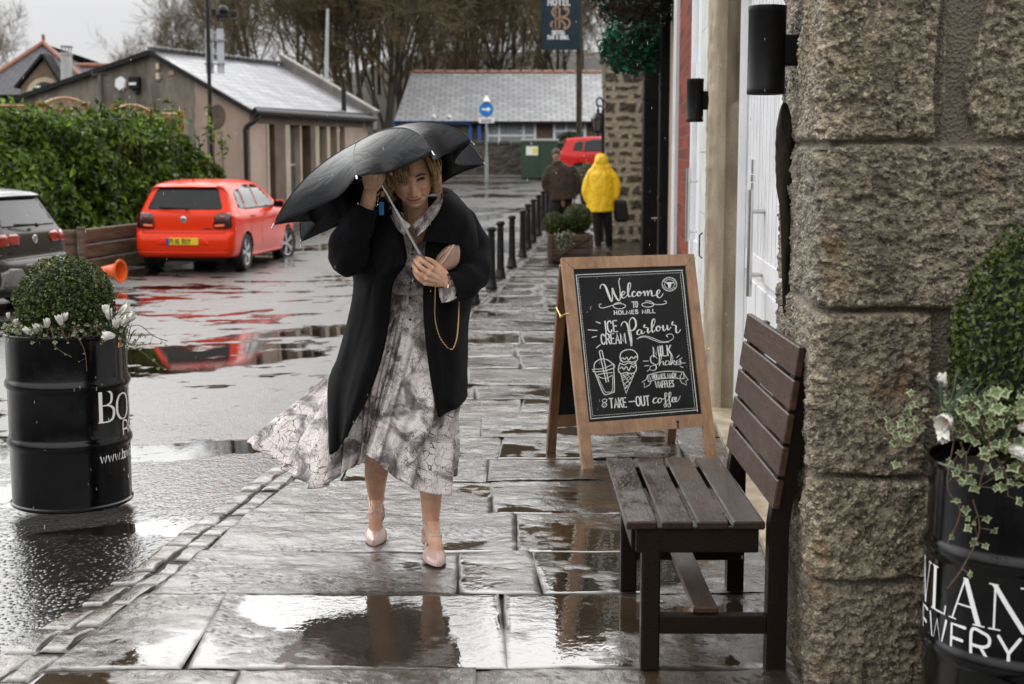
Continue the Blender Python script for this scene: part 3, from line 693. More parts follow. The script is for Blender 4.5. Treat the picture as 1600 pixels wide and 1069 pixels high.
def drum_profile(r, h):
    p = [(r*.93, .0), (r*.985, .0), (r*1.01, .006), (r*1.012, .016), (r*.985, .022)]
    for zc in (.373*h, .708*h):
        p += [(r*.985, zc-.034), (r*1.0, zc-.022), (r*1.028, zc-.008), (r*1.028, zc+.008), (r*1.0, zc+.022), (r*.985, zc+.034)]
    p += [(r*.985, h-.022), (r*1.012, h-.016), (r*1.016, h-.004), (r*1.005, h), (r*.985, h-.002), (r*.975, h-.03), (r*.97, h-.05)]
    return p

SERIF = {  # strokes as (x0,y0,x1,y1,w) in a cell of unit cap height; arcs as polylines with their width
 'B': ([(.10,0,.10,1,.13), (.0,0,.3,0,.035), (.0,1,.3,1,.035)], [([(.12,.985),(.34,.985),(.50,.90),(.53,.76),(.48,.60),(.30,.53),(.12,.53)],.06), ([(.12,.53),(.38,.52),(.57,.42),(.61,.27),(.54,.09),(.36,.015),(.12,.015)],.07)], .68),
 'O': ([], [([(.42,1.0),(.20,.94),(.05,.74),(.02,.5),(.05,.26),(.20,.06),(.42,0),(.64,.06),(.79,.26),(.82,.5),(.79,.74),(.64,.94),(.42,1.0)],.085)], .90),
 'W': ([(.06,1,.33,0,.12), (.33,0,.56,1,.04), (.50,1,.78,0,.12), (.78,0,1.02,1,.04), (-.03,1,.18,1,.03), (.40,1,.64,1,.03), (.94,1,1.12,1,.03)], [], 1.10),
 'L': ([(.12,0,.12,1,.13), (.0,1,.26,1,.03), (.0,0,.55,0,.035), (.55,0,.58,.22,.04)], [], .62),
 'A': ([(.08,0,.42,1,.045), (.42,1,.78,0,.13), (.20,.36,.62,.36,.035), (-.02,0,.20,0,.03), (.64,0,.92,0,.03)], [], .90),
 'N': ([(.12,0,.12,1,.045), (.10,1,.78,0,.13), (.78,0,.78,1,.045), (-.02,1,.18,1,.03), (0,0,.26,0,.03), (.64,1,.92,1,.03)], [], .96),
 'D': ([(.12,0,.12,1,.13), (0,0,.3,0,.035), (0,1,.3,1,.035)], [([(.12,.985),(.40,.985),(.66,.86),(.80,.5),(.66,.14),(.40,.015),(.12,.015)],.08)], .90)}
SANS = {
 'A': [[(0,0),(.30,1),(.60,0)], [(.10,.33),(.50,.33)]], 'B': [[(0,0),(0,1),(.32,1),(.47,.90),(.47,.64),(.32,.53),(0,.53)], [(.32,.53),(.53,.42),(.53,.12),(.36,0),(0,0)]],
 'C': [[(.52,.82),(.42,.96),(.28,1),(.10,.92),(.0,.7),(0,.3),(.10,.08),(.28,0),(.42,.04),(.52,.18)]], 'D': [[(0,0),(0,1),(.28,1),(.50,.85),(.57,.5),(.50,.15),(.28,0),(0,0)]],
 'E': [[(.46,1),(0,1),(0,0),(.46,0)], [(0,.52),(.38,.52)]], 'F': [[(.46,1),(0,1),(0,0)], [(0,.52),(.38,.52)]], 'G': [[(.52,.82),(.42,.96),(.28,1),(.1,.92),(0,.7),(0,.3),(.1,.08),(.28,0),(.52,.10),(.52,.45),(.32,.45)]],
 'H': [[(0,0),(0,1)], [(.52,0),(.52,1)], [(0,.52),(.52,.52)]], 'I': [[(.02,0),(.02,1)]], 'K': [[(0,0),(0,1)], [(.5,1),(0,.42)], [(.16,.58),(.52,0)]], 'L': [[(0,1),(0,0),(.42,0)]],
 'M': [[(0,0),(.05,1),(.37,.16),(.69,1),(.74,0)]], 'N': [[(0,0),(0,1),(.52,0),(.52,1)]], 'O': [[(.30,1),(.10,.92),(0,.68),(0,.32),(.10,.08),(.30,0),(.50,.08),(.60,.32),(.60,.68),(.50,.92),(.30,1)]],
 'P': [[(0,0),(0,1),(.32,1),(.5,.88),(.5,.60),(.32,.46),(0,.46)]], 'R': [[(0,0),(0,1),(.32,1),(.5,.88),(.5,.62),(.32,.5),(0,.5)], [(.26,.5),(.54,0)]], 'S': [[(.48,.84),(.38,.97),(.24,1),(.06,.92),(.02,.74),(.12,.58),(.38,.44),(.50,.28),(.46,.08),(.26,0),(.10,.03),(0,.16)]],
 'T': [[(.28,0),(.28,1)], [(0,1),(.56,1)]], 'U': [[(0,1),(0,.28),(.08,.06),(.28,0),(.46,.06),(.54,.28),(.54,1)]], 'W': [[(0,1),(.20,0),(.42,.9),(.64,0),(.84,1)]], 'Y': [[(0,1),(.28,.46),(.28,0)], [(.56,1),(.28,.46)]],
 '6': [[(.46,.92),(.30,1),(.12,.9),(.02,.6),(.02,.25),(.12,.06),(.28,0),(.44,.08),(.5,.28),(.44,.5),(.26,.58),(.06,.42)]], '1': [[(0,.8),(.18,1),(.18,0)]], '.': [[(.02,0),(.02,.06)]], '&': [[(.55,0),(.12,.62),(.12,.88),(.26,1),(.4,.88),(.36,.68),(.06,.34),(.02,.14),(.2,0),(.4,.08),(.56,.4)]], '-': [[(.04,.5),(.5,.5)]],
 'w': [[(0,.68),(.17,0),(.34,.62),(.51,0),(.68,.68)]], 'b': [[(0,1),(0,0)], [(0,.5),(.16,.68),(.38,.6),(.44,.34),(.36,.06),(.16,0),(0,.16)]], 'o': [[(.22,.68),(.05,.58),(0,.34),(.05,.1),(.22,0),(.40,.1),(.45,.34),(.40,.58),(.22,.68)]]}
SANSW = {'A': .60, 'B': .54, 'C': .54, 'D': .58, 'E': .47, 'F': .47, 'G': .55, 'H': .54, 'I': .06, 'K': .53, 'L': .43, 'M': .76, 'N': .54, 'O': .62, 'P': .51, 'R': .55, 'S': .51, 'T': .57, 'U': .56, 'W': .86, 'Y': .57, '6': .52, '1': .24, '.': .06, '&': .58, '-': .55, ' ': .34, 'w': .70, 'b': .46, 'o': .47}
def ribbon(mb, pts, wid, fn, m=0, n=None, smooth=True, h=0.0):
    """flat stroke with round-ish ends in the (u,v) plane of fn(u,v,h)"""
    p = np.asarray(pts, float)
    if smooth and len(p) > 2: p = spline(p, n or max(12, 7*(len(p)-1)))
    wid = np.broadcast_to(np.asarray(wid, float), (len(p),)) if np.ndim(wid) == 0 else np.interp(np.linspace(0, 1, len(p)), np.linspace(0, 1, len(wid)), wid)
    d = np.gradient(p, axis=0); d /= (np.linalg.norm(d, axis=1)[:, None]+1e-9); nn = np.stack([-d[:, 1], d[:, 0]], 1)
    a = p + nn*wid[:, None]/2; b = p - nn*wid[:, None]/2
    V = [[fn(*x, h) for x in a], [fn(*x, h) for x in b]]
    mb.grid(np.array(V), m)
    for e, sg in ((0, -1), (-1, 1)):
        th = np.linspace(0, math.pi, 7); c = p[e]; r = wid[e]/2
        ring = [fn(*(c + r*(nn[e]*math.cos(q) + sg*d[e]*math.sin(q))), h) for q in th]
        mb.add(ring, [list(range(7)) if sg > 0 else list(range(7))[::-1]], m)
    return mb
def sans(mb, text, x, y, hgt, wid, fn, track=.16, m=0, xs=1.0, slant=0.0, h=0.0, rise=0.0):
    for ch in text:
        for st in SANS.get(ch, []):
            pts = [(x + (u*xs + slant*v)*hgt, y + v*hgt + rise*(x+u*hgt)) for u, v in st]
            ribbon(mb, pts, wid, fn, m, smooth=len(st) > 5, h=h)
        x += (SANSW.get(ch, .3)*xs + track)*hgt
    return x
def serif(mb, text, x, y, hgt, fn, track=.10, m=0):
    for ch in text:
        seg, arcs, w = SERIF[ch]
        for x0, y0, x1, y1, wd in seg:
            if abs(y1-y0) < .02: q = [(x0, y0+(-wd/2 if y0 > .5 else -.0)), (x1, y0+(-wd/2 if y0 > .5 else -.0)), (x1, y0+wd/2+(0 if y0 > .5 else wd/2)), (x0, y0+wd/2+(0 if y0 > .5 else wd/2))]
            else: q = [(x0-wd/2, y0), (x0+wd/2, y0), (x1+wd/2, y1), (x1-wd/2, y1)]
            n = 6
            Q = np.array([[np.array(q[0])*(1-a)+np.array(q[1])*a, np.array(q[3])*(1-a)+np.array(q[2])*a] for a in np.linspace(0, 1, n)]); Q = Q[:, :1]*(1-np.linspace(0, 1, 9))[None, :, None] + Q[:, 1:]*np.linspace(0, 1, 9)[None, :, None]
            mb.grid(np.array([[fn(x+u*hgt, y+v*hgt, 0) for u, v in row] for row in Q]), m)
        for pts, wd in arcs:
            p = spline(pts, 40); d = np.gradient(p, axis=0); d /= np.linalg.norm(d, axis=1)[:, None]+1e-9
            ww = wd*(.45 + 1.1*np.abs(d[:, 1]))
            ribbon(mb, [(x+u*hgt, y+v*hgt) for u, v in p], ww*hgt, fn, m, smooth=False)
        x += (w+track)*hgt
    return x
def drum(name_label, c, r, h, ang, ball_r, ball_dz, seed, ball_label, flower_label):
    c = np.asarray(c, float); g = np.random.default_rng(seed)
    t = thing('steel_drum', name_label, 'drum planter', tuple(c), 'black brewery drums used as planters')
    f = MB().lathe(drum_profile(r, h), c, 96); f.lathe([(0, .012), (r*.94, .012)], c, 48)
    part('body', f, M_drum, t, True, auto=35)
    f = MB().lathe([(0, h-.03), (r*.97, h-.05)], c, 48); part('soil', f, M_soil, t, True)
    # lettering wrapped on the side; u is arc length, 0 facing ang
    def fn(u, v, e): a = ang + u/r; return (c[0] + (r*.985+.0025+e)*math.cos(a), c[1] + (r*.985+.0025+e)*math.sin(a), c[2] + v)
    L = MB(); x = -.40
    x = serif(L, 'B', x, .422, .155, fn, .06); x = serif(L, 'OWLAND', x, .422, .125, fn, .10)
    sans(L, 'BREWERY', -.235, .327, .080, .0088, fn, .26, xs=1.25)
    part('lettering', L, M_wht, t); L = MB(); sans(L, 'www.b', -.395, .228, .045, .0065, fn, .2, xs=1.1); sans(L, 'owb', -.235, .228, .045, .0065, fn, .2)
    part('lettering', L, M_wht, t)
    # box ball
    bc = c + (0, 0, h+ball_dz)
    tb = tag(bpy.data.objects.new('box_ball', None), ball_label, 'box ball', 'clipped box balls in the drums'); C.objects.link(tb); tb.location = tuple(c + (0, 0, h-.04))
    n = 7600 if seed == 21 else 9600; d = g.normal(size=(n, 3)); d /= np.linalg.norm(d, axis=1)[:, None]
    lump = 1 + .055*fbm(d[:, 0]*2.2+seed, d[:, 1]*2.2, d[:, 2]*2.2, 3)
    rad = ball_r*lump*(1 - .16*g.random(n)**1.4)
    pos = bc + d*rad[:, None]*np.array((1, 1, .95 if seed == 21 else 1.42)); f = MB(); leaf_quads(f, pos, d+np.array((0, 0, .35)), .021, g, .55, .3, .75)
    part('foliage', f, M_box, tb)
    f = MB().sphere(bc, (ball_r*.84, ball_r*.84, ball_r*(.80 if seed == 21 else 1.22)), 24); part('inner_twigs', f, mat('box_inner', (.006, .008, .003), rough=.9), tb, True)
    f = MB().tube([c+(0, 0, h-.05), bc], .02, 8); part('trunk', f, M_stem, tb, True)
    return t, c + np.array((0, 0, h)), bc
drumL = drum('black steel drum planter standing on the road at the kerb', G(105, 806)+np.array((-.062, .292, .004)), .288, .845, R(34), .238, .135, 21, 'clipped box ball in the drum by the road, with yellowing tips', '')
drumR = drum('black steel drum planter standing against the rock-faced stone wall', (1.468, 3.92, .0), .288, .845, R(-171), .245, .31, 33, 'clipped box ball in the drum against the stone wall, dark green', '')

def flowers(c, seed, spots, label_f, ivy_spots, label_i, group_f, size=1.0):
    g = np.random.default_rng(seed)
    for (p, d, L) in spots:
        p = np.asarray(p, float); d = np.asarray(d, float); d /= np.linalg.norm(d)
        t = thing('crocus', label_f, 'flower', tuple(p), group_f); f = MB(); bl = MB(); st = MB(); sm = MB()
        q = p - d*.05 - np.array((0, 0, .03)); st.tube(spline([q, p-d*.02, p], 6), .0022*size, 6)
        s1 = np.cross(d, (0, .3, 1)); s1 /= np.linalg.norm(s1); s2 = np.cross(d, s1)
        for k in range(6):                                        # six cupped petals
            a = k*math.pi/3 + g.uniform(-.25, .25); o = .55 if k % 2 else 1.0; op = g.uniform(.08, .40)
            side = s1*math.cos(a) + s2*math.sin(a); tan = -s1*math.sin(a) + s2*math.cos(a)
            rows = []
            for u in np.linspace(0, 1, 6):
                w = .30*math.sin(math.pi*min(1, u*.86+.10))**.8; bulge = .20*math.sin(u*math.pi*.80)+op*u*u
                rows.append([p + L*(d*u*g.uniform(.97, 1.03) + side*(bulge - .35*w*x*x) + tan*w*x) for x in (-1, -.5, 0, .5, 1)])
            f.grid(np.array(rows))
        sm.tube([p+d*L*.2, p+d*L*.62], (.003, .002), 5)
        for k in range(6):
            a = g.uniform(0, 2*math.pi); b0 = q + np.array((math.cos(a), math.sin(a), 0))*.012; Lb = g.uniform(.07, .13)*size
            e = b0 + np.array((math.cos(a)*.6*Lb, math.sin(a)*.5*Lb, Lb*.8)); m_ = (b0+e)/2 + np.array((0, 0, .02))
            bl.tube(spline([b0, m_, e], 6), np.array((.0018, .0024, .0022, .0018, .0012, .0004))*size, 4)
        part('petals', f, M_petal, t, True); part('leaf_blades', bl, M_blade, t, True); part('stem', st, M_stem, t, True); part('stamen', sm, M_orange, t, True)
    ti = thing('ivy', label_i, 'ivy', tuple(c)); lf = MB(); sm = MB(); rim = []
    def ivy_leaf(p, nrm, up, s):
        nrm = nrm/np.linalg.norm(nrm); x = np.cross(up, nrm); x /= np.linalg.norm(x); y = np.cross(nrm, x)
        out = [(0, -.15), (.42, -.42), (.52, -.02), (.95, .18), (.46, .42), (.0, 1.05), (-.46, .42), (-.95, .18), (-.52, -.02), (-.42, -.42)]
        V = [p]; rm = [0]
        for k in (.62, 1.0):
            for u, v in out: V.append(p + s*k*(x*u + y*v) + nrm*s*(.12-.25*k*k*abs(u))); rm.append(0 if k < .9 else 1)
        n = len(out); F = [[0, 1+i, 1+(i+1) % n] for i in range(n)] + [[1+i, 1+n+i, 1+n+(i+1) % n, 1+(i+1) % n] for i in range(n)]
        lf.add(V, F); rim.extend(rm)
    for pts, nl, s in ivy_spots:
        pt = spline(pts, 24); sm.tube(pt, .0018, 5)
        for k in range(nl):
            i = g.integers(2, 24); p = pt[i] + g.normal(size=3)*.018*size
            nrm = np.array((g.normal()*.5, -1+.3*g.normal(), .55+.5*g.normal())); up = np.array((g.normal()*.7, 0, -.9+.5*g.normal()))
            ivy_leaf(p, nrm, up, s*g.uniform(.6, 1.25)); sm.tube([pt[i], p], .0009, 4)
    part('leaves', lf, M_ivy, ti, False, attrs={'rim': np.array(rim)}); part('stems', sm, M_stem, ti, True)
cL = drumL[1]; cR = drumR[1]; yl = cL[1]-.24
def PL(px, py, Y): return P(px, py, Y)
spL = [(PL(180, 515, yl-.02), (.3, -.3, 1), .06), (PL(188, 508, yl-.03), (.7, -.2, .7), .062), (PL(172, 500, yl), (-.1, -.2, 1), .055), (PL(186, 488, yl), (.8, -.2, .35), .065), (PL(168, 492, yl+.02), (-.2, -.1, 1), .05),
       (PL(197, 500, yl-.02), (.9, -.3, .5), .055), (PL(180, 525, yl-.05), (-.9, -.4, .1), .06), (PL(186, 532, yl-.05), (0, -.3, -1), .055), (PL(58, 520, yl-.02), (.1, -.4, 1), .045), (PL(48, 522, yl-.02), (-.5, -.4, .6), .042), (PL(74, 512, yl-.03), (.1, -.3, 1), .045), (PL(96, 508, yl-.02), (-.2, -.2, 1), .05), (PL(100, 502, yl-.0), (.3, -.2, 1), .04), (PL(26, 508, yl+.08), (-.1, -.2, 1), .03), (PL(14, 498, yl+.15), (-.1, -.2, 1), .03)]
ivL = []
gL = np.random.default_rng(3)
for k in range(16):
    a = R(-170 + 165*k/15 + gL.uniform(-5, 5)); r0, r1 = .20, .285+gL.uniform(0, .03)
    ivL.append(([cL+(r0*math.cos(a), r0*math.sin(a), -.02), cL+(.25*math.cos(a), .25*math.sin(a), .035), cL+(r1*math.cos(a+.1), r1*math.sin(a+.1), gL.uniform(-.03, .02))], 13, .012))
ivL += [([PL(185, 520, yl-.04), PL(215, 508, yl-.08), PL(240, 525, yl-.08), PL(262, 533, yl-.08)], 6, .010), ([PL(190, 530, yl-.04), PL(215, 545, yl-.06), PL(238, 563, yl-.06), PL(256, 576, yl-.06)], 5, .010), ([PL(190, 515, yl-.02), PL(205, 540, yl-.05), PL(222, 520, yl-.05)], 12, .011),
        ([PL(75, 525, yl-.03), PL(90, 545, yl-.05), PL(112, 558, yl-.055)], 4, .008), ([PL(120, 525, yl-.05), PL(132, 548, yl-.06), PL(136, 580, yl-.06)], 3, .008)]
flowers(cL, 5, spL, 'white crocus at the rim of the drum by the road', ivL, 'small variegated ivy trailing from the drum by the road', 'crocuses in the drum by the road')
yr = cR[1]-.27
spR = [(PL(1484, 652, yr-.02), (-.5, -.6, -.15), .062), (PL(1476, 604, yr+.06), (-.45, -.2, 1), .036), (PL(1590, 668, yr-.04), (.9, -.4, .1), .05), (PL(1600, 690, yr-.04), (.8, -.5, -.4), .055), (PL(1575, 700, yr-.04), (.9, -.5, -.2), .05), (PL(1474, 664, yr-.03), (-.1, -.5, -1), .045), (PL(1490, 640, yr+.04), (.2, 0, 1), .026)]
ivR = [([PL(1500, 620, yr), PL(1520, 640, yr-.05), PL(1545, 690, yr-.06), PL(1530, 760, yr-.05)], 16, .021), ([PL(1560, 600, yr), PL(1550, 640, yr-.05), PL(1540, 660, yr-.06)], 14, .022), ([PL(1590, 610, yr), PL(1600, 640, yr-.04), PL(1590, 700, yr-.05)], 9, .020),
       ([PL(1470, 640, yr+.02), PL(1420, 645, yr), PL(1390, 660, yr+.0), PL(1365, 690, yr-.0)], 16, .015), ([PL(1460, 650, yr+.02), PL(1425, 670, yr), PL(1405, 690, yr), PL(1370, 670, yr)], 14, .015), ([PL(1490, 690, yr-.02), PL(1480, 760, yr-.04), PL(1500, 800, yr-.03), PL(1480, 850, yr-.02)], 8, .016), ([PL(1520, 780, yr-.03), PL(1530, 830, yr-.035), PL(1505, 885, yr-.035), PL(1480, 920, yr-.03)], 7, .014), ([PL(1500, 640, yr), PL(1480, 650, yr), PL(1490, 690, yr-.03)], 9, .018), ([PL(1540, 690, yr-.04), PL(1570, 740, yr-.04), PL(1575, 775, yr-.04)], 6, .017), ([PL(1490, 640, yr+.05), PL(1520, 655, yr), PL(1560, 650, yr-.02), PL(1610, 660, yr-.02)], 30, .022), ([PL(1480, 660, yr+.02), PL(1530, 680, yr-.02), PL(1600, 690, yr-.03)], 24, .021), ([PL(1470, 640, yr+.1), PL(1500, 625, yr+.06), PL(1550, 620, yr+.02)], 20, .019), ([PL(1500, 690, yr-.03), PL(1510, 720, yr-.045), PL(1500, 760, yr-.04)], 9, .019), ([PL(1590, 700, yr-.03), PL(1600, 740, yr-.03)], 9, .02)]
flowers(cR, 9, spR, 'white crocus at the rim of the drum by the stone wall', ivR, 'variegated ivy trailing from the drum by the stone wall', 'crocuses in the drum by the stone wall', 1.15)
# ------------------------------------------------------------------ chalkboard A-sign
def a_board():
    BL, BR = G(911, 735), G(1121, 716); BLx = BL
    w = BR-BL; W = np.linalg.norm(w); ux = w/W
    yaw = math.atan2(ux[1], ux[0]); nrm = np.array((math.sin(yaw), -math.cos(yaw), 0))
    ztop = 1.135; lean = .30
    up = np.array((-nrm[0]*lean, -nrm[1]*lean, ztop)); Lh = np.linalg.norm(up); uy = up/Lh; un = np.cross(ux, uy)   # un faces the reader
    t = thing('sandwich_board', 'wooden sandwich board with a chalk menu on its black panel', 'sandwich board', tuple((BL+BR)/2))
    def B(u, v, h=0.0): return BL + ux*u + uy*v + un*h
    b = NB('oiled_oak'); v = b.coord((10, 10, .8))
    c = b.mix(b.ramp(b.noise(2.6, 6, v, .65, .5), (.3, 0), (.7, 1)), (.24, .125, .062), (.42, .245, .130))
    c = b.mix(b.math('MULTIPLY', b.ramp(b.noise(3, 5, b.coord((2, 2, 2)), .6), (.50, 0), (.68, 1)), .7), c, (.115, .055, .027))
    b.set(Base_Color=c, Roughness=.38, Coat_Weight=.3); b.normal(b.bump(b.noise(8, 6, v, .7), .3, .003)); M_oak = b.m
    M_oakd = mat('dark_back_frame_wood', (.10, .045, .020), (.20, .10, .05), ns=3, rough=.4, bump=.3, bs=10, bd=.003, stretch=(6, 6, .8))
    M_ch = mat('chalkboard', (.010, .0105, .0105), (.022, .0225, .022), ns=4, rough=.4, bump=.1, bs=90, bd=.001, lo=.4, hi=.75, ior=1.25)
    def fbar(mb, u0, v0, u1, v1, h0, h1, bev=.004):
        c_ = B((u0+u1)/2, (v0+v1)/2, (h0+h1)/2); mb.box(c_, (u1-u0, v1-v0, h1-h0), M=np.stack([ux, uy, un], 1), bev=bev); return mb
    fw = .066
    def mitre(mb, poly, h0=-.024, h1=.0):
        return mb.prism(poly, h0, h1, lambda a, c_, h: B(a, c_, h))
    vb0, vb1 = .185, .257                                       # bottom rail
    part('frame_stile', mitre(MB(), [(0, 0), (fw, 0), (fw, Lh-fw-.002), (.002, Lh-.002)]), M_oak, t)
    part('frame_stile', mitre(MB(), [(W-fw, 0), (W, 0), (W-.002, Lh-.002), (W-fw, Lh-fw-.002)]), M_oak, t)
    part('frame_rail', mitre(MB(), [(.003, Lh), (W-.003, Lh), (W-fw-.001, Lh-fw), (fw+.001, Lh-fw)]), M_oak, t)
    part('frame_rail', mitre(MB(), [(fw, vb0), (W-fw, vb0), (W-fw, vb1), (fw, vb1)], -.022, -.002), M_oak, t)
    panel = part('chalk_panel', fbar(MB(), fw-.004, vb1-.003, W-fw+.004, Lh-fw+.003, -.018, -.012, 0), M_ch, t)
    # back frame: the same ladder hinged at the top, splayed away from the reader
    BBL = G(876, 705); bx0 = BBL; sp = np.linalg.norm((BBL-BL)[:2])
    back_foot = lambda u: BL + ux*u - nrm*.50 + np.array((0, 0, 0))
    topc = lambda u: B(u, Lh-.035, -.034)
    for u in (.028, W-.028):
        f = MB().bar(back_foot(u), topc(u), .056, .026, up=nrm, bev=.004); part('back_stile', f, M_oakd, t)
    pa, pb = back_foot(.05), back_foot(W-.05); q = topc(.05)-pa; q2 = topc(W-.05)-pb
    part('back_rail', MB().bar(pa+q*.17, pb+q2*.17, .07, .022, up=nrm, bev=.003), M_oakd, t)
    pp = MB(); V = [pa+q*.2, pb+q2*.2, pb+q2*.97, pa+q*.97]; V2 = [x-nrm*.006 for x in V]
    pp.add(V+V2, [(0, 1, 2, 3), (7, 6, 5, 4), (0, 4, 5, 1), (1, 5, 6, 2), (2, 6, 7, 3), (3, 7, 4, 0)]); part('back_panel', pp, M_ch, t)
    M_br = mat('brass', (.62, .42, .16), rough=.28, metal=1)
    f = MB(); a0 = B(-.004, .86, -.01); a1 = B(-.03, .85, -.02); a2 = topc(.0) + (back_foot(.0)-topc(.0))*.22
    f.tube([B(.01, .86, .003), a0, a1, (a1+a2)/2, a2], .005, 8); f.sphere(a1, .010, 10); part('brass_stay', f, M_br, t, True)
    for yv in (.62,):
        f = MB(); f.tube([B(W, yv, -.01), B(W+.025, yv, -.01)], .004, 8); f.sphere(B(W+.03, yv, -.01), .008, 8); part('catch', f, M_br, t, True)
    f = MB(); f.add([B(.60+x, .215+y, .0) for x, y in ((0, .012), (.014, .016), (.02, 0), (.012, -.002), (.014, -.03), (.004, -.03), (.004, 0))], [list(range(7))]); part('knot', f, M_ch, t)
    # ---- chalk lettering, traced in the coordinates of a 925 x 1069 enlargement of the panel and mapped to it
    src = np.array([(160, 118), (698, 95), (775, 872), (230, 905)], float); u0, u1, v0, v1 = fw, W-fw, vb1, Lh-fw
    dst = np.array([(u0, v1), (u1, v1), (u1, v0), (u0, v0)])
    A = []; r = []
    for (x, y), (X, Y) in zip(src, dst):
        A += [[x, y, 1, 0, 0, 0, -X*x, -X*y], [0, 0, 0, x, y, 1, -Y*x, -Y*y]]; r += [X, Y]
    Hm = np.append(np.linalg.solve(np.array(A), np.array(r)), 1).reshape(3, 3)
    def fn(x, y, h=0.0):
        q = Hm @ (x, y, 1.0); return B(q[0]/q[2], q[1]/q[2], -.0105+h)
    k = 925/1537*1537/925
    def Zm(p): return [(a/6.683*2.8906 + (890-840)*2.8906, b_/6.683*2.8906 + (400-370)*2.8906) for a, b_ in p]   # from the closer enlargement
    L = MB()
    def S(pts, w, zoom=False, smooth=True):
        if zoom: pts = Zm(pts)
        ribbon(L, pts, w, fn, smooth=smooth, n=10*len(pts) if smooth else None)
    def thick(pts, w0, w1, zoom=True):
        """brush script: down strokes heavy, up strokes light"""
        if zoom: pts = Zm(pts)
        p = spline(pts, 12*len(pts)); d = np.gradient(p, axis=0); d /= np.linalg.norm(d, axis=1)[:, None]+1e-9
        wd = w0 + (w1-w0)*np.clip(d[:, 1], 0, 1)**1.3
        ker = np.ones(9)/9; wd = np.convolve(np.pad(wd, 4, mode='edge'), ker, 'valid'); ribbon(L, p, wd, fn, smooth=False)
    # border line, broken, and its dotted inner line
    S([(176, 146), (688, 118)], 3.4, smooth=False); S([(683, 118), (690, 165), (702, 300)], 3.4); S([(702, 300), (757, 860)], 3.4, smooth=False); S([(757, 851), (242, 886)], 3.4, smooth=False); S([(242, 886), (176, 146)], 3.4, smooth=False)
    def dots(a, b_, n):
        for i in range(n):
            q = np.array(a) + (np.array(b_)-np.array(a))*i/(n-1); L.add([fn(q[0]+2.1*math.cos(c_), q[1]+2.1*math.sin(c_)) for c_ in np.linspace(0, 2*math.pi, 6, endpoint=False)[::-1]], [list(range(6))])
    dots((184, 158), (676, 131), 62); dots((676, 131), (744, 841), 86); dots((744, 841), (250, 872), 62); dots((250, 872), (184, 158), 88)
    # Welcome
    thick([(335, 295), (340, 262), (372, 250), (400, 290), (430, 380), (462, 452), (470, 400), (466, 330), (472, 300)], 4, 11); thick([(470, 300), (490, 360), (520, 420), (545, 440), (556, 400), (552, 300), (540, 215), (552, 178)], 4, 10)
    thick([(565, 385), (590, 372), (608, 345), (592, 330), (572, 355), (572, 395), (590, 412), (620, 395)], 3.2, 8); thick([(620, 395), (650, 340), (672, 260), (664, 228), (646, 250), (640, 330), (648, 385), (662, 395), (690, 372)], 3.2, 8)
    thick([(722, 340), (708, 330), (690, 352), (692, 385), (712, 392), (740, 370)], 3.2, 8); thick([(770, 330), (748, 345), (748, 378), (768, 386), (788, 362), (780, 335), (768, 332), (775, 352), (810, 345)], 3.2, 8)
    thick([(815, 330), (828, 350), (832, 385), (836, 350), (852, 325), (864, 345), (866, 382), (874, 345), (890, 318), (904, 335), (908, 378), (925, 385), (950, 372)], 3.2, 8); thick([(950, 375), (985, 355), (1000, 325), (985, 312), (965, 340), (968, 385), (990, 408), (1015, 392), (1034, 355)], 3.2, 8)
    # flourishes and TO
    S([(345, 482), (325, 490), (326, 515), (350, 530), (420, 515), (500, 488), (560, 478), (605, 492), (610, 515), (570, 538), (510, 535), (478, 510), (495, 480), (540, 464), (562, 466)], 3.6, True)
    S([(838, 446), (890, 450), (925, 478), (915, 508), (860, 518), (805, 505), (800, 480), (850, 465), (900, 475), (960, 488), (1030, 485), (1070, 470), (1062, 448), (1045, 445)], 3.6, True)
    S([(684, 458), (724, 455)], 5, True, False); S([(704, 458), (706, 524)], 5, True, False); S([(740, 453), (728, 470), (728, 508), (738, 522), (746, 506), (747, 470), (740, 453)], 4.5, True)
    def line(text, x, y, x1, y1, hgt, wd, xs=1.0, track=.16, tiltx=-.095):
        """run of capitals from baseline start to end; letters stand along the board's own upright"""
        w_ = sum(SANSW.get(c_, .3)*xs + track for c_ in text) - track; e = np.array((x1-x, y1-y), float)/w_/1.0
        px = 0
        for c_ in text:
            for st in SANS.get(c_, []):
                pts = [(x + e[0]*(px + a*xs) + tiltx*b_*hgt, y + e[1]*(px + a*xs) - b_*hgt) for a, b_ in st]
                ribbon(L, pts, wd, fn, smooth=len(st) > 5)
            px += SANSW.get(c_, .3)*xs + track
    line('HOLMES MILL', 357, 350, 552, 341, 19, 4.6, 1.15, .34)
    line('ICE', 316, 442, 371, 438, 57, 6.5, .9, .2); line('CREAM', 296, 503, 411, 497, 51, 6.5, .9, .2)
    for p in ([(287, 695), (334, 712)], [(200, 790), (298, 798)], [(244, 880), (292, 867)], [(288, 1005), (333, 968)]): S(p, 4, True, False)
    # Parlour
    thick([(562, 745), (575, 710), (605, 695), (632, 730), (652, 830), (672, 940), (676, 985), (682, 930), (672, 830), (655, 740), (660, 680), (690, 645), (722, 680), (728, 740), (705, 790), (668, 800), (640, 785)], 4.2, 9)
    thick([(790, 800), (765, 790), (742, 815), (745, 845), (768, 848), (785, 820), (790, 800), (792, 830), (805, 840), (828, 815)], 3.2, 8); thick([(825, 735), (818, 760), (845, 765), (862, 775), (858, 810), (870, 830), (895, 800)], 3.2, 8)
    thick([(895, 800), (930, 730), (942, 680), (928, 662), (908, 700), (905, 790), (918, 822), (945, 795)], 3.2, 8); thick([(985, 745), (960, 760), (958, 795), (978, 808), (1000, 780), (992, 748), (982, 748), (995, 765), (1030, 758)], 3.2, 8)
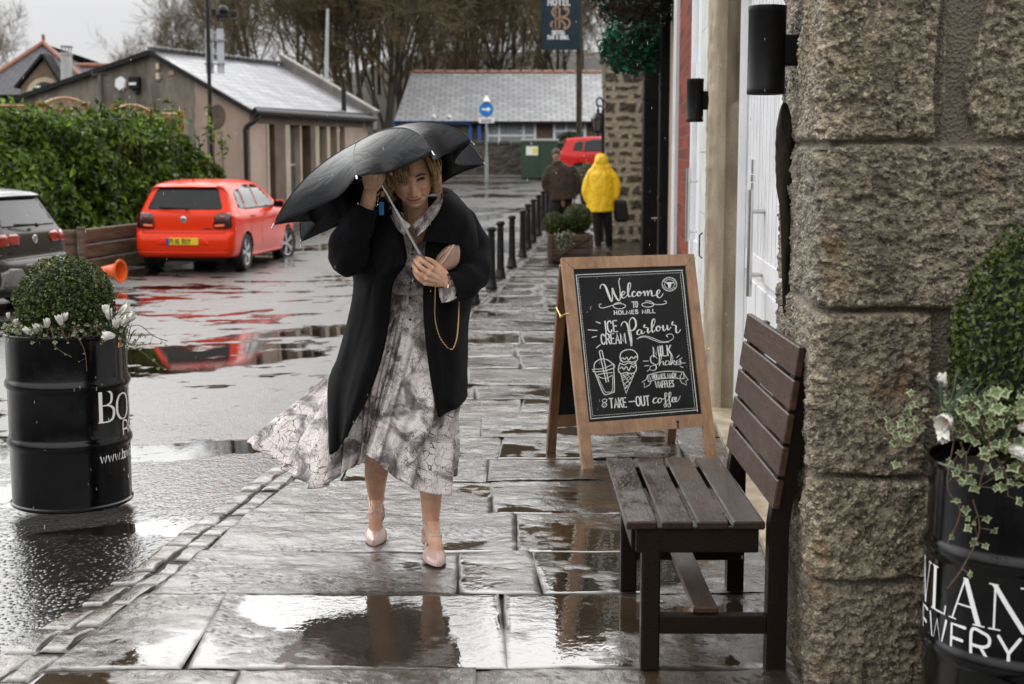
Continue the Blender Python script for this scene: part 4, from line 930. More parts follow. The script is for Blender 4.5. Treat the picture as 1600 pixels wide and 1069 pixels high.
    thick([(1030, 745), (1034, 790), (1048, 805), (1072, 770), (1078, 738), (1082, 780), (1095, 795), (1120, 760)], 3.2, 8); thick([(1140, 700), (1132, 730), (1160, 738), (1178, 750), (1176, 800), (1190, 832), (1215, 815), (1228, 790)], 3.2, 8)
    thick([(738, 905), (780, 875), (840, 868), (920, 895), (1000, 930), (1060, 935), (1110, 925), (1148, 890), (1135, 850), (1095, 845), (1070, 862), (1082, 880)], 2.6, 5); S([(760, 890), (830, 878), (920, 915), (1000, 945), (1094, 942)], 3, True)
    # round cow badge
    c_ = np.array((623, 192.)); 
    for rd, wd in ((36, 3.0), (24, 2.0)): S([(c_[0]+rd*.99*math.cos(a), c_[1]+rd*math.sin(a)) for a in np.linspace(0, 2*math.pi, 30)], wd)
    for i in range(26):
        a = -2.7 + i*.225
        if i in (13, 14): continue
        q = c_ + 30*np.array((math.cos(a), math.sin(a))); d = np.array((math.cos(a), math.sin(a))); tn = np.array((-d[1], d[0]))
        S([q-d*3, q+d*3], 1.8, smooth=False)
        if i % 2: S([q-tn*1.8+d*3, q+tn*1.8+d*3], 1.5, smooth=False)
    L.add([fn(c_[0]+x, c_[1]+y) for x, y in ((-19, -13), (-13, -9), (-5, -11), (5, -11), (13, -9), (19, -13), (17, -5), (9, -2), (7, 8), (5, 19), (-5, 19), (-7, 8), (-9, -2), (-17, -5))][::-1], [list(range(14))])
    # milkshake cup
    w = 4.2
    S([(283, 540), (291, 533), (297, 538), (327, 697), (316, 700), (283, 540)], w, smooth=False); S([(258, 640), (262, 600), (290, 580), (322, 584), (350, 610), (352, 632)], w); S([(252, 640), (262, 645), (310, 640), (352, 625), (354, 612), (350, 604)], w); S([(250, 632), (300, 628), (350, 606)], 3.5)
    S([(262, 648), (300, 752), (320, 762), (345, 752), (354, 740), (352, 630)], w); S([(272, 662), (300, 654), (345, 650)], 3.6); S([(274, 668), (310, 680), (345, 664)], 3.6); S([(276, 672), (308, 745), (325, 750), (344, 742), (346, 668)], 2.6)
    # ice cream
    S([(392, 590), (382, 575), (388, 548), (410, 534), (440, 533), (462, 552), (467, 578), (460, 592)], w); S([(385, 580), (395, 574), (404, 582), (414, 572), (424, 586), (436, 570), (448, 578), (456, 568), (463, 570)], w); S([(384, 588), (400, 597), (420, 592), (440, 597), (460, 592)], w)
    S([(382, 600), (374, 630), (378, 648), (390, 655), (412, 650), (430, 655), (452, 650), (460, 630), (458, 605)], w); S([(380, 630), (392, 622), (400, 634), (412, 620), (424, 640), (436, 616), (446, 624), (458, 610)], w); S([(386, 604), (404, 610), (424, 600), (444, 608), (458, 598)], w)
    S([(386, 658), (410, 762), (450, 655)], w, smooth=False)
    for i in range(5):
        a = i/5+.12; S([(386+24*a, 658+104*a), (386+24*a+ (64*(1-a))*.62, 657+104*a-62*(1-a)*.15-8)], 2.6, smooth=False)
    for p in ([(396, 660), (428, 705)], [(414, 657), (438, 688)], [(432, 656), (444, 670)], [(390, 690), (418, 730)], [(444, 668), (398, 715)], [(430, 655), (391, 682)], [(437, 694), (404, 738)]): S(p, 2.6, smooth=False)
    # MILK Shakes
    line('MILK', 545, 570, 632, 563, 52, 6.5, .85, .2)
    thick([(560, 578), (545, 563), (530, 572), (532, 598), (552, 612), (556, 632), (540, 642), (526, 634), (532, 618), (560, 610), (578, 590), (584, 562), (578, 556), (572, 580), (572, 616)], 2.6, 5, False); thick([(572, 616), (580, 598), (590, 596), (592, 612), (600, 612)], 2.6, 5, False)
    thick([(618, 594), (606, 592), (600, 606), (606, 614), (618, 606), (619, 594), (622, 612), (628, 610)], 2.6, 5, False); thick([(628, 610), (636, 590), (636, 566), (630, 566), (628, 590), (629, 613), (636, 598), (644, 590), (646, 598), (638, 602), (648, 614), (654, 608)], 2.4, 4.5, False); thick([(654, 606), (662, 600), (662, 592), (655, 594), (654, 608), (660, 613), (668, 606), (672, 590), (676, 598), (676, 610), (668, 612)], 2.4, 4.5, False)
    for p in ([(494, 592), (519, 592)], [(500, 617), (521, 615)], [(512, 645), (524, 636)], [(657, 575), (669, 563)], [(668, 587), (682, 577)], [(675, 604), (700, 604)], [(672, 620), (688, 628)]): S(p, 3, smooth=False)
    # banner
    S([(514, 666), (560, 652), (620, 646), (690, 652)], 3.4); S([(518, 700), (560, 688), (620, 682), (692, 686)], 3.4); S([(514, 666), (518, 700)], 3.4, smooth=False); S([(690, 652), (692, 686)], 3.4, smooth=False)
    S([(514, 670), (506, 690), (486, 700), (499, 708), (497, 730), (524, 716), (530, 700)], 3.2, smooth=False); S([(690, 656), (700, 676), (712, 692), (700, 698), (704, 720), (680, 708), (672, 690)], 3.2, smooth=False); S([(520, 668), (533, 696)], 2.6, smooth=False); S([(682, 653), (672, 682)], 2.6, smooth=False)
    line('HOLMES MADE', 538, 684, 656, 678, 22, 3.6, .8, .22); line('WAFFLES', 554, 732, 642, 727, 33, 4.6, .85, .2)
    for q in ((526, 681), (668, 672)): dots(q, (q[0]+.1, q[1]), 2)
    # & TAKE-OUT coffee
    S([(312, 786), (300, 788), (298, 800), (312, 806), (318, 816), (308, 828), (296, 822), (300, 808), (314, 800), (318, 790), (312, 786)], 3.2); S([(300, 826), (312, 812)], 2.6)
    line('TAKE', 334, 832, 412, 829, 48, 6.0, .85, .18); S([(424, 802), (452, 800)], 5, smooth=False); line('OUT', 461, 824, 524, 822, 48, 6.0, .85, .18)
    thick([(560, 785), (548, 786), (540, 800), (546, 812), (562, 804)], 3, 6.5, False); thick([(572, 786), (564, 796), (568, 810), (580, 804), (580, 790), (572, 786), (590, 792)], 3, 6, False); thick([(590, 792), (606, 775), (606, 760), (598, 764), (600, 800), (604, 828), (596, 832), (594, 818), (612, 796), (626, 776), (626, 757), (618, 762), (619, 800), (624, 828), (614, 832), (613, 816), (634, 800)], 2.6, 5.5, False)
    thick([(632, 802), (642, 794), (644, 784), (636, 784), (632, 800), (640, 808), (652, 798), (656, 786), (650, 784), (648, 800), (656, 806), (668, 790), (672, 776)], 2.6, 5.5, False)
    lo = part('chalk_lettering', L, mat('chalk_white', (.78, .79, .78), (.62, .63, .62), ns=60, rough=.7), panel)
    return t
a_board()
# ------------------------------------------------------------------ things along the pavement
M_iron = mat('bollard_iron', (.008, .008, .0085), (.016, .016, .017), ns=14, rough=.35, bump=.2, bs=50, bd=.003, ior=1.33)
def bollard_mesh(parts_of):
    h = .81
    f = MB().lathe([(0, .0), (.078, .0), (.080, .03), (.072, .045), (.066, .10), (.060, .115), (.058, .14)], (0, 0, 0), 20); part('base', f, M_iron, parts_of, True, auto=35, world=False)
    f = MB().lathe([(.056, .13), (.053, .16), (.046, h-.13), (.046, h-.125), (.054, h-.118), (.054, h-.105), (.045, h-.098), (.044, h-.065)], (0, 0, 0), 20); part('shaft', f, M_iron, parts_of, True, auto=35, world=False)
    f = MB().lathe([(.044, h-.07), (.058, h-.058), (.064, h-.045), (.064, h-.030), (.056, h-.022), (.050, h-.006), (.03, h), (0, h+.003)], (0, 0, 0), 20); part('cap', f, M_iron, parts_of, True, auto=35, world=False)
bol_spots = [G(740, 475), G(768, 452), G(782, 435), G(800, 418), G(816.5, 402)]
y = 25.6
while y < 40: bol_spots.append(np.array((kerb(y)+.12+.008*(y-25), y, rise(y)))); y += 1.25
bol_lab = ['black iron bollard half hidden behind the woman in the dark coat', 'black iron bollard just right of the woman\'s elbow', 'third black iron bollard along the kerb from the woman', 'fourth black iron bollard along the kerb from the woman', 'black iron bollard nearest the wooden planter, fifth from the woman']
b0 = thing('bollard', bol_lab[0], 'bollard', tuple(bol_spots[0]), 'black bollards along the kerb'); bollard_mesh(b0)
for i, p in enumerate(bol_spots[1:], 1):
    c = copy_tree(b0); c.location = tuple(p)
    c['label'] = bol_lab[i] if i < 5 else 'black iron bollard in the far crowded run before the man in brown'

def planter():
    t = thing('wooden_planter', 'square dark wooden planter on the pavement before the person in yellow', 'planter', tuple(P(891, 404, 23)))
    M = mat('planter_wood', (.035, .022, .014), (.09, .058, .036), ns=5, rough=.5, bump=.4, bs=14, bd=.004, stretch=(1, 1, 8))
    c = np.array((.945, 23.2, 0)); f = MB()
    for k in range(4):
        z = .03 + k*.11; w = .30 + .012*k
        for sx, sy, dx, dy in ((0, -1, 2*w, .03), (0, 1, 2*w, .03), (-1, 0, .03, 2*w), (1, 0, .03, 2*w)): f.box(c+(sx*w, sy*w, z+.05), (dx, dy, .102), bev=.006)
    part('boards', f, M, t)
    for sx in (-1, 1):
        for sy in (-1, 1): part('corner_post', MB().box(c+(sx*.325, sy*.325, .23), (.07, .07, .46), bev=.008), M, t)
    part('brace', MB().bar(c+(-.29, -.345, .06), c+(.29, -.345, .42), .02, .05, up=(0, -1, 0)), M, t)
    part('soil', MB().box(c+(0, 0, .41), (.6, .6, .02)), M_soil, t)
    g = np.random.default_rng(8)
    for nm, lb, px, py, r, Y, n in (('box_ball', 'small box ball on the left of the wooden planter', 866, 349, .185, 23.1, 2200), ('box_ball', 'larger box ball on the right of the wooden planter', 902, 342, .245, 23.25, 3000)):
        bc = P(px, py, Y); tb = thing(nm, lb, 'box ball', (bc[0], bc[1], .42), 'box balls in the wooden planter')
        d = g.normal(size=(n, 3)); d /= np.linalg.norm(d, axis=1)[:, None]
        pos = bc + d*(r*(1+.06*fbm(d[:, 0]*2, d[:, 1]*2, d[:, 2]*2+px, 2))*(1-.14*g.random(n)**2))[:, None]
        part('foliage', leaf_quads(MB(), pos, d+np.array((0, 0, .3)), .032, g, .6, .3, .7), M_box, tb)
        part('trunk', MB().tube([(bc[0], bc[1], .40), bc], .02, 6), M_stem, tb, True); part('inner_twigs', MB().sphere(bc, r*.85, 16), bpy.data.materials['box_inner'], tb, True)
    ti = thing('ivy', 'pale trailing plant spilling over the front of the wooden planter', 'ivy', tuple(P(880, 372, 22.85)))
    n = 160; q = np.array([P(882+8*math.sin(a*.7), 364+22*(a/n)**1, 22.84) for a in range(n)]) + g.normal(size=(n, 3))*np.array((.05, .02, .03))
    part('leaves', leaf_quads(MB(), q, np.tile((0, -1, .3), (n, 1)), .045, g, .8), leaf_mat('silver_leaf', (.10, .14, .08), (.30, .34, .24)), ti)
planter()

def basket(px, py, Y, r, lab, dark, seed, wall_reach):
    c = P(px, py, Y); t = thing('hanging_basket', lab, 'hanging basket', tuple(c+(0, 0, -r)), 'hanging baskets above the black pilasters')
    g = np.random.default_rng(seed); n = 1500; d = g.normal(size=(n, 3)); d[:, 2] *= .85; d /= np.linalg.norm(d, axis=1)[:, None]
    lump = 1 + .16*fbm(d[:, 0]*2.3+seed, d[:, 1]*2.3, d[:, 2]*2.3, 3)
    pos = c + d*(r*lump*(1-.30*g.random(n)**1.5))[:, None]*np.array((1.08, 1, .93))
    lm = leaf_mat('teal_basket_leaf', (.003, .03, .016), (.02, .20, .115), .24) if not dark else leaf_mat('dark_basket_leaf', (.003, .012, .006), (.010, .035, .016), .4)  # upper basket's leaf colour darkened to read as a silhouette
    part('foliage', leaf_quads(MB(), pos, d+np.array((0, 0, .2)), .075, g, .62, .4, .7), lm, t)
    part('moss_liner', MB().sphere(c, (r*.82, r*.8, r*.72), 20), mat('coir_liner', (.02, .010, .006), (.05, .025, .012), ns=20, rough=.95), t, True)
    f = MB(); top = c + (0, 0, r*1.6); wx = float(wall_x(Y))
    for a in (0, 2.1, 4.2): f.tube([c+(r*.8*math.cos(a), r*.8*math.sin(a), .1), top], .005, 5)
    f.tube([top, (wx, Y, top[2])], .014, 6); f.tube([(wx, Y, top[2]-.35), top-(.0, 0, -.0)], .010, 6); part('bracket', f, M_iron, t, True)
basket(988, 72, 17.4, .37, 'glossy green leafy hanging basket beside the black pilasters', False, 4, .3)
basket(995, -14, 16.4, .47, 'dark hanging basket partly cut off at the top of the picture', True, 6, .3)

M_rubble = rockface_material('rubble_masonry', (.050, .041, .031), (.125, .104, .078), (.50, .445, .35), orange=(.11, .08, .05), scale=.35)
def rubble_wall():
    t = thing('rubble_wall', 'rough end wall of mixed rubble stones behind the person in yellow', 'wall', (2.4, 27.6, 0))
    xs = np.arange(1.755, 3.2, .018); zs = np.concatenate([np.arange(-.1, 3.42, .018)])
    X, Z = np.meshgrid(xs, zs, indexing='ij'); g = np.random.default_rng(12)
    zc = []; z = -.15
    pts = []
    while z < 3.6:
        hh = g.uniform(.13, .27); x = 1.6+g.uniform(-.2, 0)
        while x < 3.4: w_ = g.uniform(.16, .50); pts.append((x+w_/2, z+hh/2, w_/2, hh/2, g.random())); x += w_
        z += hh
    pts = np.array(pts); Xw = X + .03*fbm(X*4, Z*4, 1, 3); Zw = Z + .025*fbm(X*4, Z*4, 7, 3)
    d = np.full(X.shape, -9.); tone = np.zeros(X.shape)
    for x, z, w_, hh, tn in pts:
        q = np.minimum(w_-np.abs(Xw-x), hh-np.abs(Zw-z)); tone = np.where(q > d, tn, tone); d = np.maximum(d, q)
    m = sstep(.062, .03, d + .03*fbm(X*8, Z*8, 3, 3)); h = (.012+.018*sstep(0, .1, d)+.012*fbm(X*9, Z*9, 2, 4))*(1-m) + .012*fbm(X*14, Z*14, 5, 3)
    f = MB().grid(np.stack([X, 27.0-h, Z], -1)); o = part('stone_face', f, M_rubble, t, True, auto=80, attrs={'tone': (tone < .25).ravel()*.6, 'mortar': (m*.95).ravel()})
    at = o.data.attributes
    f = MB().box((2.46, 27.56, 1.68), (1.40, 1.06, 3.6), bev=.03); f.box((1.79, 27.5, 3.25), (.10, 1.0, .5), bev=.03); part('stone_core', f, M_rubble, t)
    f = MB().box((2.46, 27.5, 3.54), (1.56, 1.2, .12), bev=.03); f.box((1.87, 27.4, 3.68), (.30, .8, .2), bev=.04); part('coping', f, M_rubble, t)
rubble_wall()
def lantern():
    Y = 26.4; c = P(934, 190, Y); s = 1/84.
    t = thing('wall_lantern', 'ornate black lantern on a scrolled post beside the rubble wall', 'lantern', tuple(P(941, 250, Y)))
    f = MB(); x0 = P(942, 242, Y); x1 = P(942, 172, Y); f.tube([x0-(0, 0, 1.6), x0, x1], .028, 8); f.tube(spline([x1, x1+(0, 0, .14), x1+(-.05, 0, .22), x1+(-.12, 0, .17), c+(0, 0, .26)], 20), .018, 6)
    f.tube(spline([x1+(0, 0, -.1), x1+(-.09, 0, -.02), x1+(-.06, 0, .08), x1+(-.01, 0, .04)], 14), .012, 6); f.tube(spline([x1+(.0, 0, .18), x1+(.06, 0, .12), x1+(.05, 0, .02), x1], 12), .012, 6)
    part('bracket', f, M_iron, t, True)
    f = MB().lathe([(.0, .24), (.03, .22), (.02, .18), (.06, .15), (.13, .06), (.135, .05), (.12, .05)], c, 6); f.lathe([(.085, -.19), (.09, -.17), (.02, -.21), (.03, -.26), (0, -.28)][::-1], c, 6)
    for k in range(6):
        a = k*math.pi/3; f.tube([c+(.12*math.cos(a), .12*math.sin(a), .05), c+(.085*math.cos(a), .085*math.sin(a), -.18)], .009, 4)
    part('cage', f, M_iron, t)
    f = MB().lathe([(.075, -.17), (.108, .045)], c, 6); part('glass', f, mat('lantern_glass', (.10, .10, .10), rough=.1), t)
lantern()

# ------------------------------------------------------------------ across the road: low wall, cabinet, signs, bungalow
def slate_material(name, row, bw, light, dark, rough=.22, ior=1.6):
    b = NB(name); cu = b.attr('sl').outputs['Vector']
    br = b.new('ShaderNodeTexBrick'); b.link(cu, br.inputs['Vector'])
    for k, x in (('Scale', 1), ('Mortar Size', .016), ('Mortar Smooth', .25), ('Brick Width', bw), ('Row Height', row), ('Bias', .0)): br.inputs[k].default_value = x
    br.inputs['Color1'].default_value = (*light, 1); br.inputs['Color2'].default_value = (*[x*.72 for x in light], 1); br.inputs['Mortar'].default_value = (*dark, 1)
    c = b.mix(b.ramp(b.noise(1.2, 5), (.35, 0), (.75, .5)), br.outputs['Color'], tuple(x*.5 for x in light))
    b.set(Base_Color=c, Roughness=rough, IOR=ior); b.normal(b.bump(br.outputs['Fac'], -.8, .03)); return b.m
M_slate = slate_material('wet_grey_slate', .24, .42, (.46, .465, .48), (.03, .03, .032), .4, 1.4)
def slate_plane(mb, sl, A, B, Cc, D, n=2):
    """quad A,B (eave) C,D (ridge); slate coordinates follow the eave and the slope"""
    A, B, Cc, D = (np.asarray(p, float) for p in (A, B, Cc, D)); U, V = np.meshgrid(np.linspace(0, 1, n), np.linspace(0, 1, n), indexing='ij')
    Pm = ((1-U)*(1-V))[..., None]*A + (U*(1-V))[..., None]*B + (U*V)[..., None]*Cc + ((1-U)*V)[..., None]*D
    e = (B-A)/np.linalg.norm(B-A); nrm = np.cross(B-A, D-A); nrm /= np.linalg.norm(nrm); w = np.cross(nrm, e)
    mb.grid(Pm, flip=True); q = (Pm-A).reshape(-1, 3); sl.append(np.stack([q@e, q@w, 0*q[:, 0]], -1)); return mb
M_stonewall = mat('dark_boundary_stone', (.022, .018, .014), (.085, .072, .056), ns=2.6, rough=.7, bump=1, bs=7, bd=.08, stretch=(1, 1, 2.2))
M_whitepl = mat('white_window_frame', (.78, .79, .80), rough=.4); M_glass = mat('dark_window_glass', (.05, .06, .065), (.10, .115, .12), ns=1.2, rough=.06)
M_curtain = mat('window_with_blind', (.34, .40, .42), (.18, .22, .23), ns=8, rough=.12, stretch=(4, .1, .1)); M_blue = mat('blue_paint', (.012, .13, .42), rough=.4); M_brownbrick = mat('brown_brick', (.10, .065, .05), (.19, .125, .095), ns=7, rough=.7, bump=.5, bs=14, bd=.02, stretch=(1, 1, 2.5))
def across_road():
    t = thing('boundary_wall', 'long low dark stone wall across the road behind the round blue sign', 'wall', (-1, 50.2, 1))
    xs = np.arange(-9.5, 6.2, .12); zs = np.linspace(.9, 2.16, 12); X, Z = np.meshgrid(xs, zs, indexing='ij'); zt = Z + (Z > 2.0)*.05*fbm(X*2.2, 0*X, 1, 3)
    f = MB().grid(np.stack([X, 50.0-.05*fbm(X*3, Z*5, 2, 3), zt], -1)); f.box((-1.65, 50.30, 1.5), (15.7, .44, 1.24), bev=.03); part('stone_face', f, M_stonewall, t)
    f = MB()
    rr = random.Random(2); x = -9.5
    while x < 6: w_ = rr.uniform(.25, .5); f.box((x+w_/2, 50.2, 2.19+rr.uniform(-.02, .03)), (w_-.02, .5, .13), bev=.03); x += w_
    part('cope_stones', f, M_stonewall, t)
    f = MB().box((-1, 49.6, 1.02), (18, .9, .13), bev=.02); structure(finish('far_kerb', f, M_flag, attrs={'wet': np.zeros(f.n), 'tone': np.zeros(f.n), 'joint_crease': np.zeros(f.n)}))
    # green cabinet
    t = thing('utility_cabinet', 'dark green roadside utility cabinet with a sticker before the stone wall', 'cabinet', (.93, 48.9, 1.0)); M = mat('cabinet_green', (.016, .040, .020), (.022, .05, .026), ns=3, rough=.45)
    part('body', MB().box((.93, 48.9, 1.62), (1.24, .45, 1.24), bev=.01), M, t); part('lid', MB().box((.93, 48.9, 2.28), (1.32, .54, .09), bev=.02), mat('cabinet_lid', (.30, .34, .32), rough=.3), t)
    f = MB().box((.93, 48.668, 1.6), (.012, .006, 1.1)); part('door_seam', f, M_blk2, t); f = MB().box((.68, 48.664, 1.92), (.40, .012, .30)); part('sticker', f, mat('sticker_white', (.72, .75, .66), rough=.5), t)
    f = MB().box((.78, 48.655, 1.92), (.16, .008, .18)); part('sticker', f, mat('sticker_yellow', (.70, .62, .10), rough=.5), t); part('lock', MB().lathe([(0, .02), (.035, .015), (.035, 0)], (.66, 48.66, 2.16), 10, axis=(0, -1, 0)), mat('lock_steel', (.5, .5, .5), rough=.3, metal=1), t)
    # round sign
    Y = 47.6; c = P(760, 171, Y); t = thing('round_road_sign', 'round blue sign with a white arrow on a grey pole across the road', 'road sign', (c[0], Y, .95))
    f = MB().lathe([(0, .02), (.235, .02), (.24, .012), (.24, 0), (0, 0)], c, 32, axis=(0, -1, 0)); part('disc', f, mat('sign_blue', (.01, .17, .50), rough=.35), t, True)
    f = MB().prism([(-.15, -.030), (.03, -.030), (.03, -.085), (.16, 0), (.03, .085), (.03, .030), (-.15, .030)], .021, .024, lambda u, v, h: (c[0]+u, Y-h, c[2]+v)); part('arrow', f, M_wht, t)
    part('plate', MB().box(c+(0, -.005, -.36), (.50, .012, .17), bev=.003), M_wht, t)
    f = MB()
    for zz in (-.325, -.37, -.40): f.box(c+(0, -.013, zz), (.36, .004, .018))
    part('plate_marks', f, M_blk2, t)
    f = MB().tube([(c[0], Y+.05, .9), (c[0], Y+.05, 1.75)], .065, 10); f.tube([(c[0], Y+.05, 1.75), (c[0], Y+.05, c[2]+.25)], .038, 10); part('pole', f, mat('grey_pole', (.22, .25, .24), rough=.45), t, True)
    f = MB().lathe([(.0, .20), (.05, .18), (.07, .10), (.13, .02), (.13, 0), (0, 0)], c+(0, .03, .25), 12); part('lamp_hood', f, M_whitepl, t, True)
    # hotel sign on its post, in the garden behind the wall
    Y = 51.2; x0, x1 = P(846, 40, Y)[0], P(907, 40, Y)[0]; zb = P(870, 78.5, Y)[2]; zt = P(870, -30, Y)[2]
    t = thing('hotel_sign', 'dark blue hotel sign hanging high on a tall brown post', 'sign', (x1, Y+.1, 1.1))
    M_post = mat('mossy_post', (.020, .014, .007), (.05, .036, .014), ns=6, rough=.8, bump=1, bs=9, bd=.05)
    f = MB().tube([(x1-.02, Y+.16, 1.0), (x1-.03, Y+.16, zt+.4)], .11, 10); part('post', f, M_post, t, True)
    part('board', MB().box(((x0+x1)/2, Y, (zb+zt)/2), (x1-x0, .08, zt-zb), bev=.01), mat('sign_navy', (.008, .020, .032), (.012, .028, .042), ns=3, rough=.4, ior=1.35), t)
    k = (x1-x0)/61.; fn = lambda u, v, h: (x0 + (u-846)*k, Y-.044-h, zb + (78.5-v)*k); fs = lambda u, v, h: fn(u, -v, h)
    L = MB(); sans(L, 'HOTEL', 856.5, -9.6, 8.5, 1.9, fs, .30, xs=1.05); sans(L, 'BISTRO', 863, -54.5, 5.2, 1.25, fs, .22, xs=.86); sans(L, 'BAR & GRILL', 856, -61.5, 5.2, 1.3, fs, .2, xs=.86); part('lettering', L, M_wht, t)
    L = MB()
    em = [([(884, 17), (877, 12), (866, 14), (863, 22), (869, 29), (878, 34), (883, 41), (878, 46), (868, 46), (861, 41), (863, 35)], 2.6), ([(874, 12), (874, 46)], 2.6), ([(874, 12), (884, 13), (888, 19), (884, 26), (876, 28), (887, 31), (890, 38), (885, 45), (874, 46), (864, 44)], 2.4), ([(868, 16), (868, 42)], 1.8)]
    for pts, wd in em: ribbon(L, [(a, -b_) for a, b_ in pts], wd, fs)
    part('emblem', L, mat('bronze_paint', (.36, .21, .13), rough=.4), t)
    # bungalow
    t = thing('bungalow', 'long brown brick bungalow with a wet grey slate roof across the road', 'bungalow', (0, 57, 1.1))
    Yf, Yr, ze, zr = 56.0, 59.6, P(700, 188, 56)[2], P(700, 113, 59.6)[2]; xl = P(617, 188, 56)[0]; xr = 9.0; xlr = P(643, 113, 59.6)[0]
    f = MB(); sl = []; slate_plane(f, sl, (xl, Yf-.35, ze-.05), (xr, Yf-.35, ze-.05), (xr, Yr, zr), (xlr, Yr, zr)); slate_plane(f, sl, (xl, 63.5, ze-.05), (xl, Yf-.35, ze-.05), (xlr, Yr, zr), (xlr, Yr+.02, zr)); slate_plane(f, sl, (xr, 63.5, ze), (xl, 63.5, ze), (xlr, Yr, zr), (xr, Yr, zr))
    rf = part('roof', f, M_slate, t, attrs={'sl': np.concatenate(sl)})
    f = MB(); x = xlr
    while x < xr: f.box((x+.22, Yr, zr+.02), (.43, .26, .13), bev=.04); x += .45
    part('ridge_tiles', f, mat('terracotta_ridge', (.36, .17, .11), (.48, .26, .18), ns=3, rough=.5), rf)
    part('gutter', MB().box(((xl+xr)/2, Yf-.40, ze-.10), (xr-xl, .12, .12), bev=.03), M_blk2, t)
    part('wall', MB().box(((xl+.5+xr)/2, 60, (1+ze)/2), (xr-xl-.5, 7.9, ze-1-.02)), M_brownbrick, t)
    kx = lambda px, Y=55.95: P(px, 200, Y)[0]; kz = lambda py, Y=55.95: P(800, py, Y)[2]
    part('stone_panel', MB().box(((kx(622)+kx(733))/2, 56.02, (1+kz(195))/2), (kx(733)-kx(622), .16, kz(195)-1)), mat('pale_stone', (.15, .115, .075), (.25, .195, .13), ns=3, rough=.7, bump=.6, bs=6, bd=.04, stretch=(1, 1, 2)), t)
    part('canopy_beam', MB().box(((kx(613)+kx(737))/2, 55.7, kz(192)), (kx(737)-kx(613), .3, .14), bev=.01), M_blue, t)
    for px in (735, 749): part('post', MB().box((kx(px), 55.75, (1+kz(190))/2), (.12, .12, kz(190)-1), bev=.01), M_blue, t)
    def window(a, e, top, bot, vs, hz, extra=None):
        f = MB(); w_ = .05; x0, x1, z1, z0 = kx(a), kx(e), kz(top), kz(bot); wid = .10
        for xx in (x0, x1): f.box((xx, 55.97, (z0+z1)/2), (wid, .10, z1-z0+wid))
        for zz in (z0, z1): f.box(((x0+x1)/2, 55.975, zz), (x1-x0-wid, .09, wid))
        for v in vs: f.box((kx(v), 55.98, (z0+z1)/2), (wid*.9, .08, z1-z0-wid))
        for h_ in hz: f.box(((x0+x1)/2, 55.985, kz(h_)), (x1-x0-wid, .07, wid*.9))
        w = part('window', f, M_whitepl, t); part('pane', MB().box(((x0+x1)/2, 56.0, (z0+z1)/2), (x1-x0, .04, z1-z0)), M_curtain, w)
        if extra: q = extra; part('blue_panel', MB().box(((kx(q[0])+kx(q[1]))/2, 55.955, (kz(q[2])+kz(q[3]))/2), (kx(q[1])-kx(q[0]), .05, kz(q[2])-kz(q[3]))), M_blue, w)
    window(761, 836, 187, 226, (780, 818), (212,)); window(866, 914, 187, 231, (885,), (205,), (889, 912, 206, 214))
    for px in (677, 701):
        c = P(px, 183, 55.3); f = MB().sphere(c, .10, 10); f.tube([c+(0, 0, .1), c+(0, 0, .45)], .02, 6); part('floodlight', f, M_whitepl, t, True)
    g = np.random.default_rng(77); bc = P(890, 224, 50.9)
    tb = thing('garden_shrub', 'dark rounded shrub behind the stone wall by the sign post', 'shrub', (bc[0], 50.9, 1.1)); n = 1500; d = g.normal(size=(n, 3)); d /= np.linalg.norm(d, axis=1)[:, None]
    part('foliage', leaf_quads(MB(), bc + d*np.array((.52, .4, .42))*(1-.3*g.random(n))[:, None], d, .10, g, .6), leaf_mat('dark_shrub_leaf', (.010, .014, .006), (.04, .05, .02), .6), tb); part('stems', MB().tube([(bc[0], 50.9, 1.0), bc], .04, 6), M_stem, tb, True)
    bc = P(918, 272, 36.5); tb = thing('potted_shrub', 'round dark green clipped shrub in a pot behind the man in brown', 'shrub', (bc[0], 36.5, float(rise(36.5)))); d = d[:1200]
    part('foliage', leaf_quads(MB(), bc + d*.28*(1-.2*g.random(1200))[:, None], d, .05, g, .6), M_box, tb); zz = float(rise(36.5)); part('pot', MB().lathe([(0, 0), (.16, 0), (.22, .36), (.2, .36), (.2, .33), (0, .33)], (bc[0], 36.5, zz), 16), M_blk2, tb, True); part('trunk', MB().tube([(bc[0], 36.5, zz+.3), bc], .02, 6), M_stem, tb, True)
M_blk2 = mat('black_plastic', (.012, .012, .013), rough=.4, ior=1.35)
across_road()

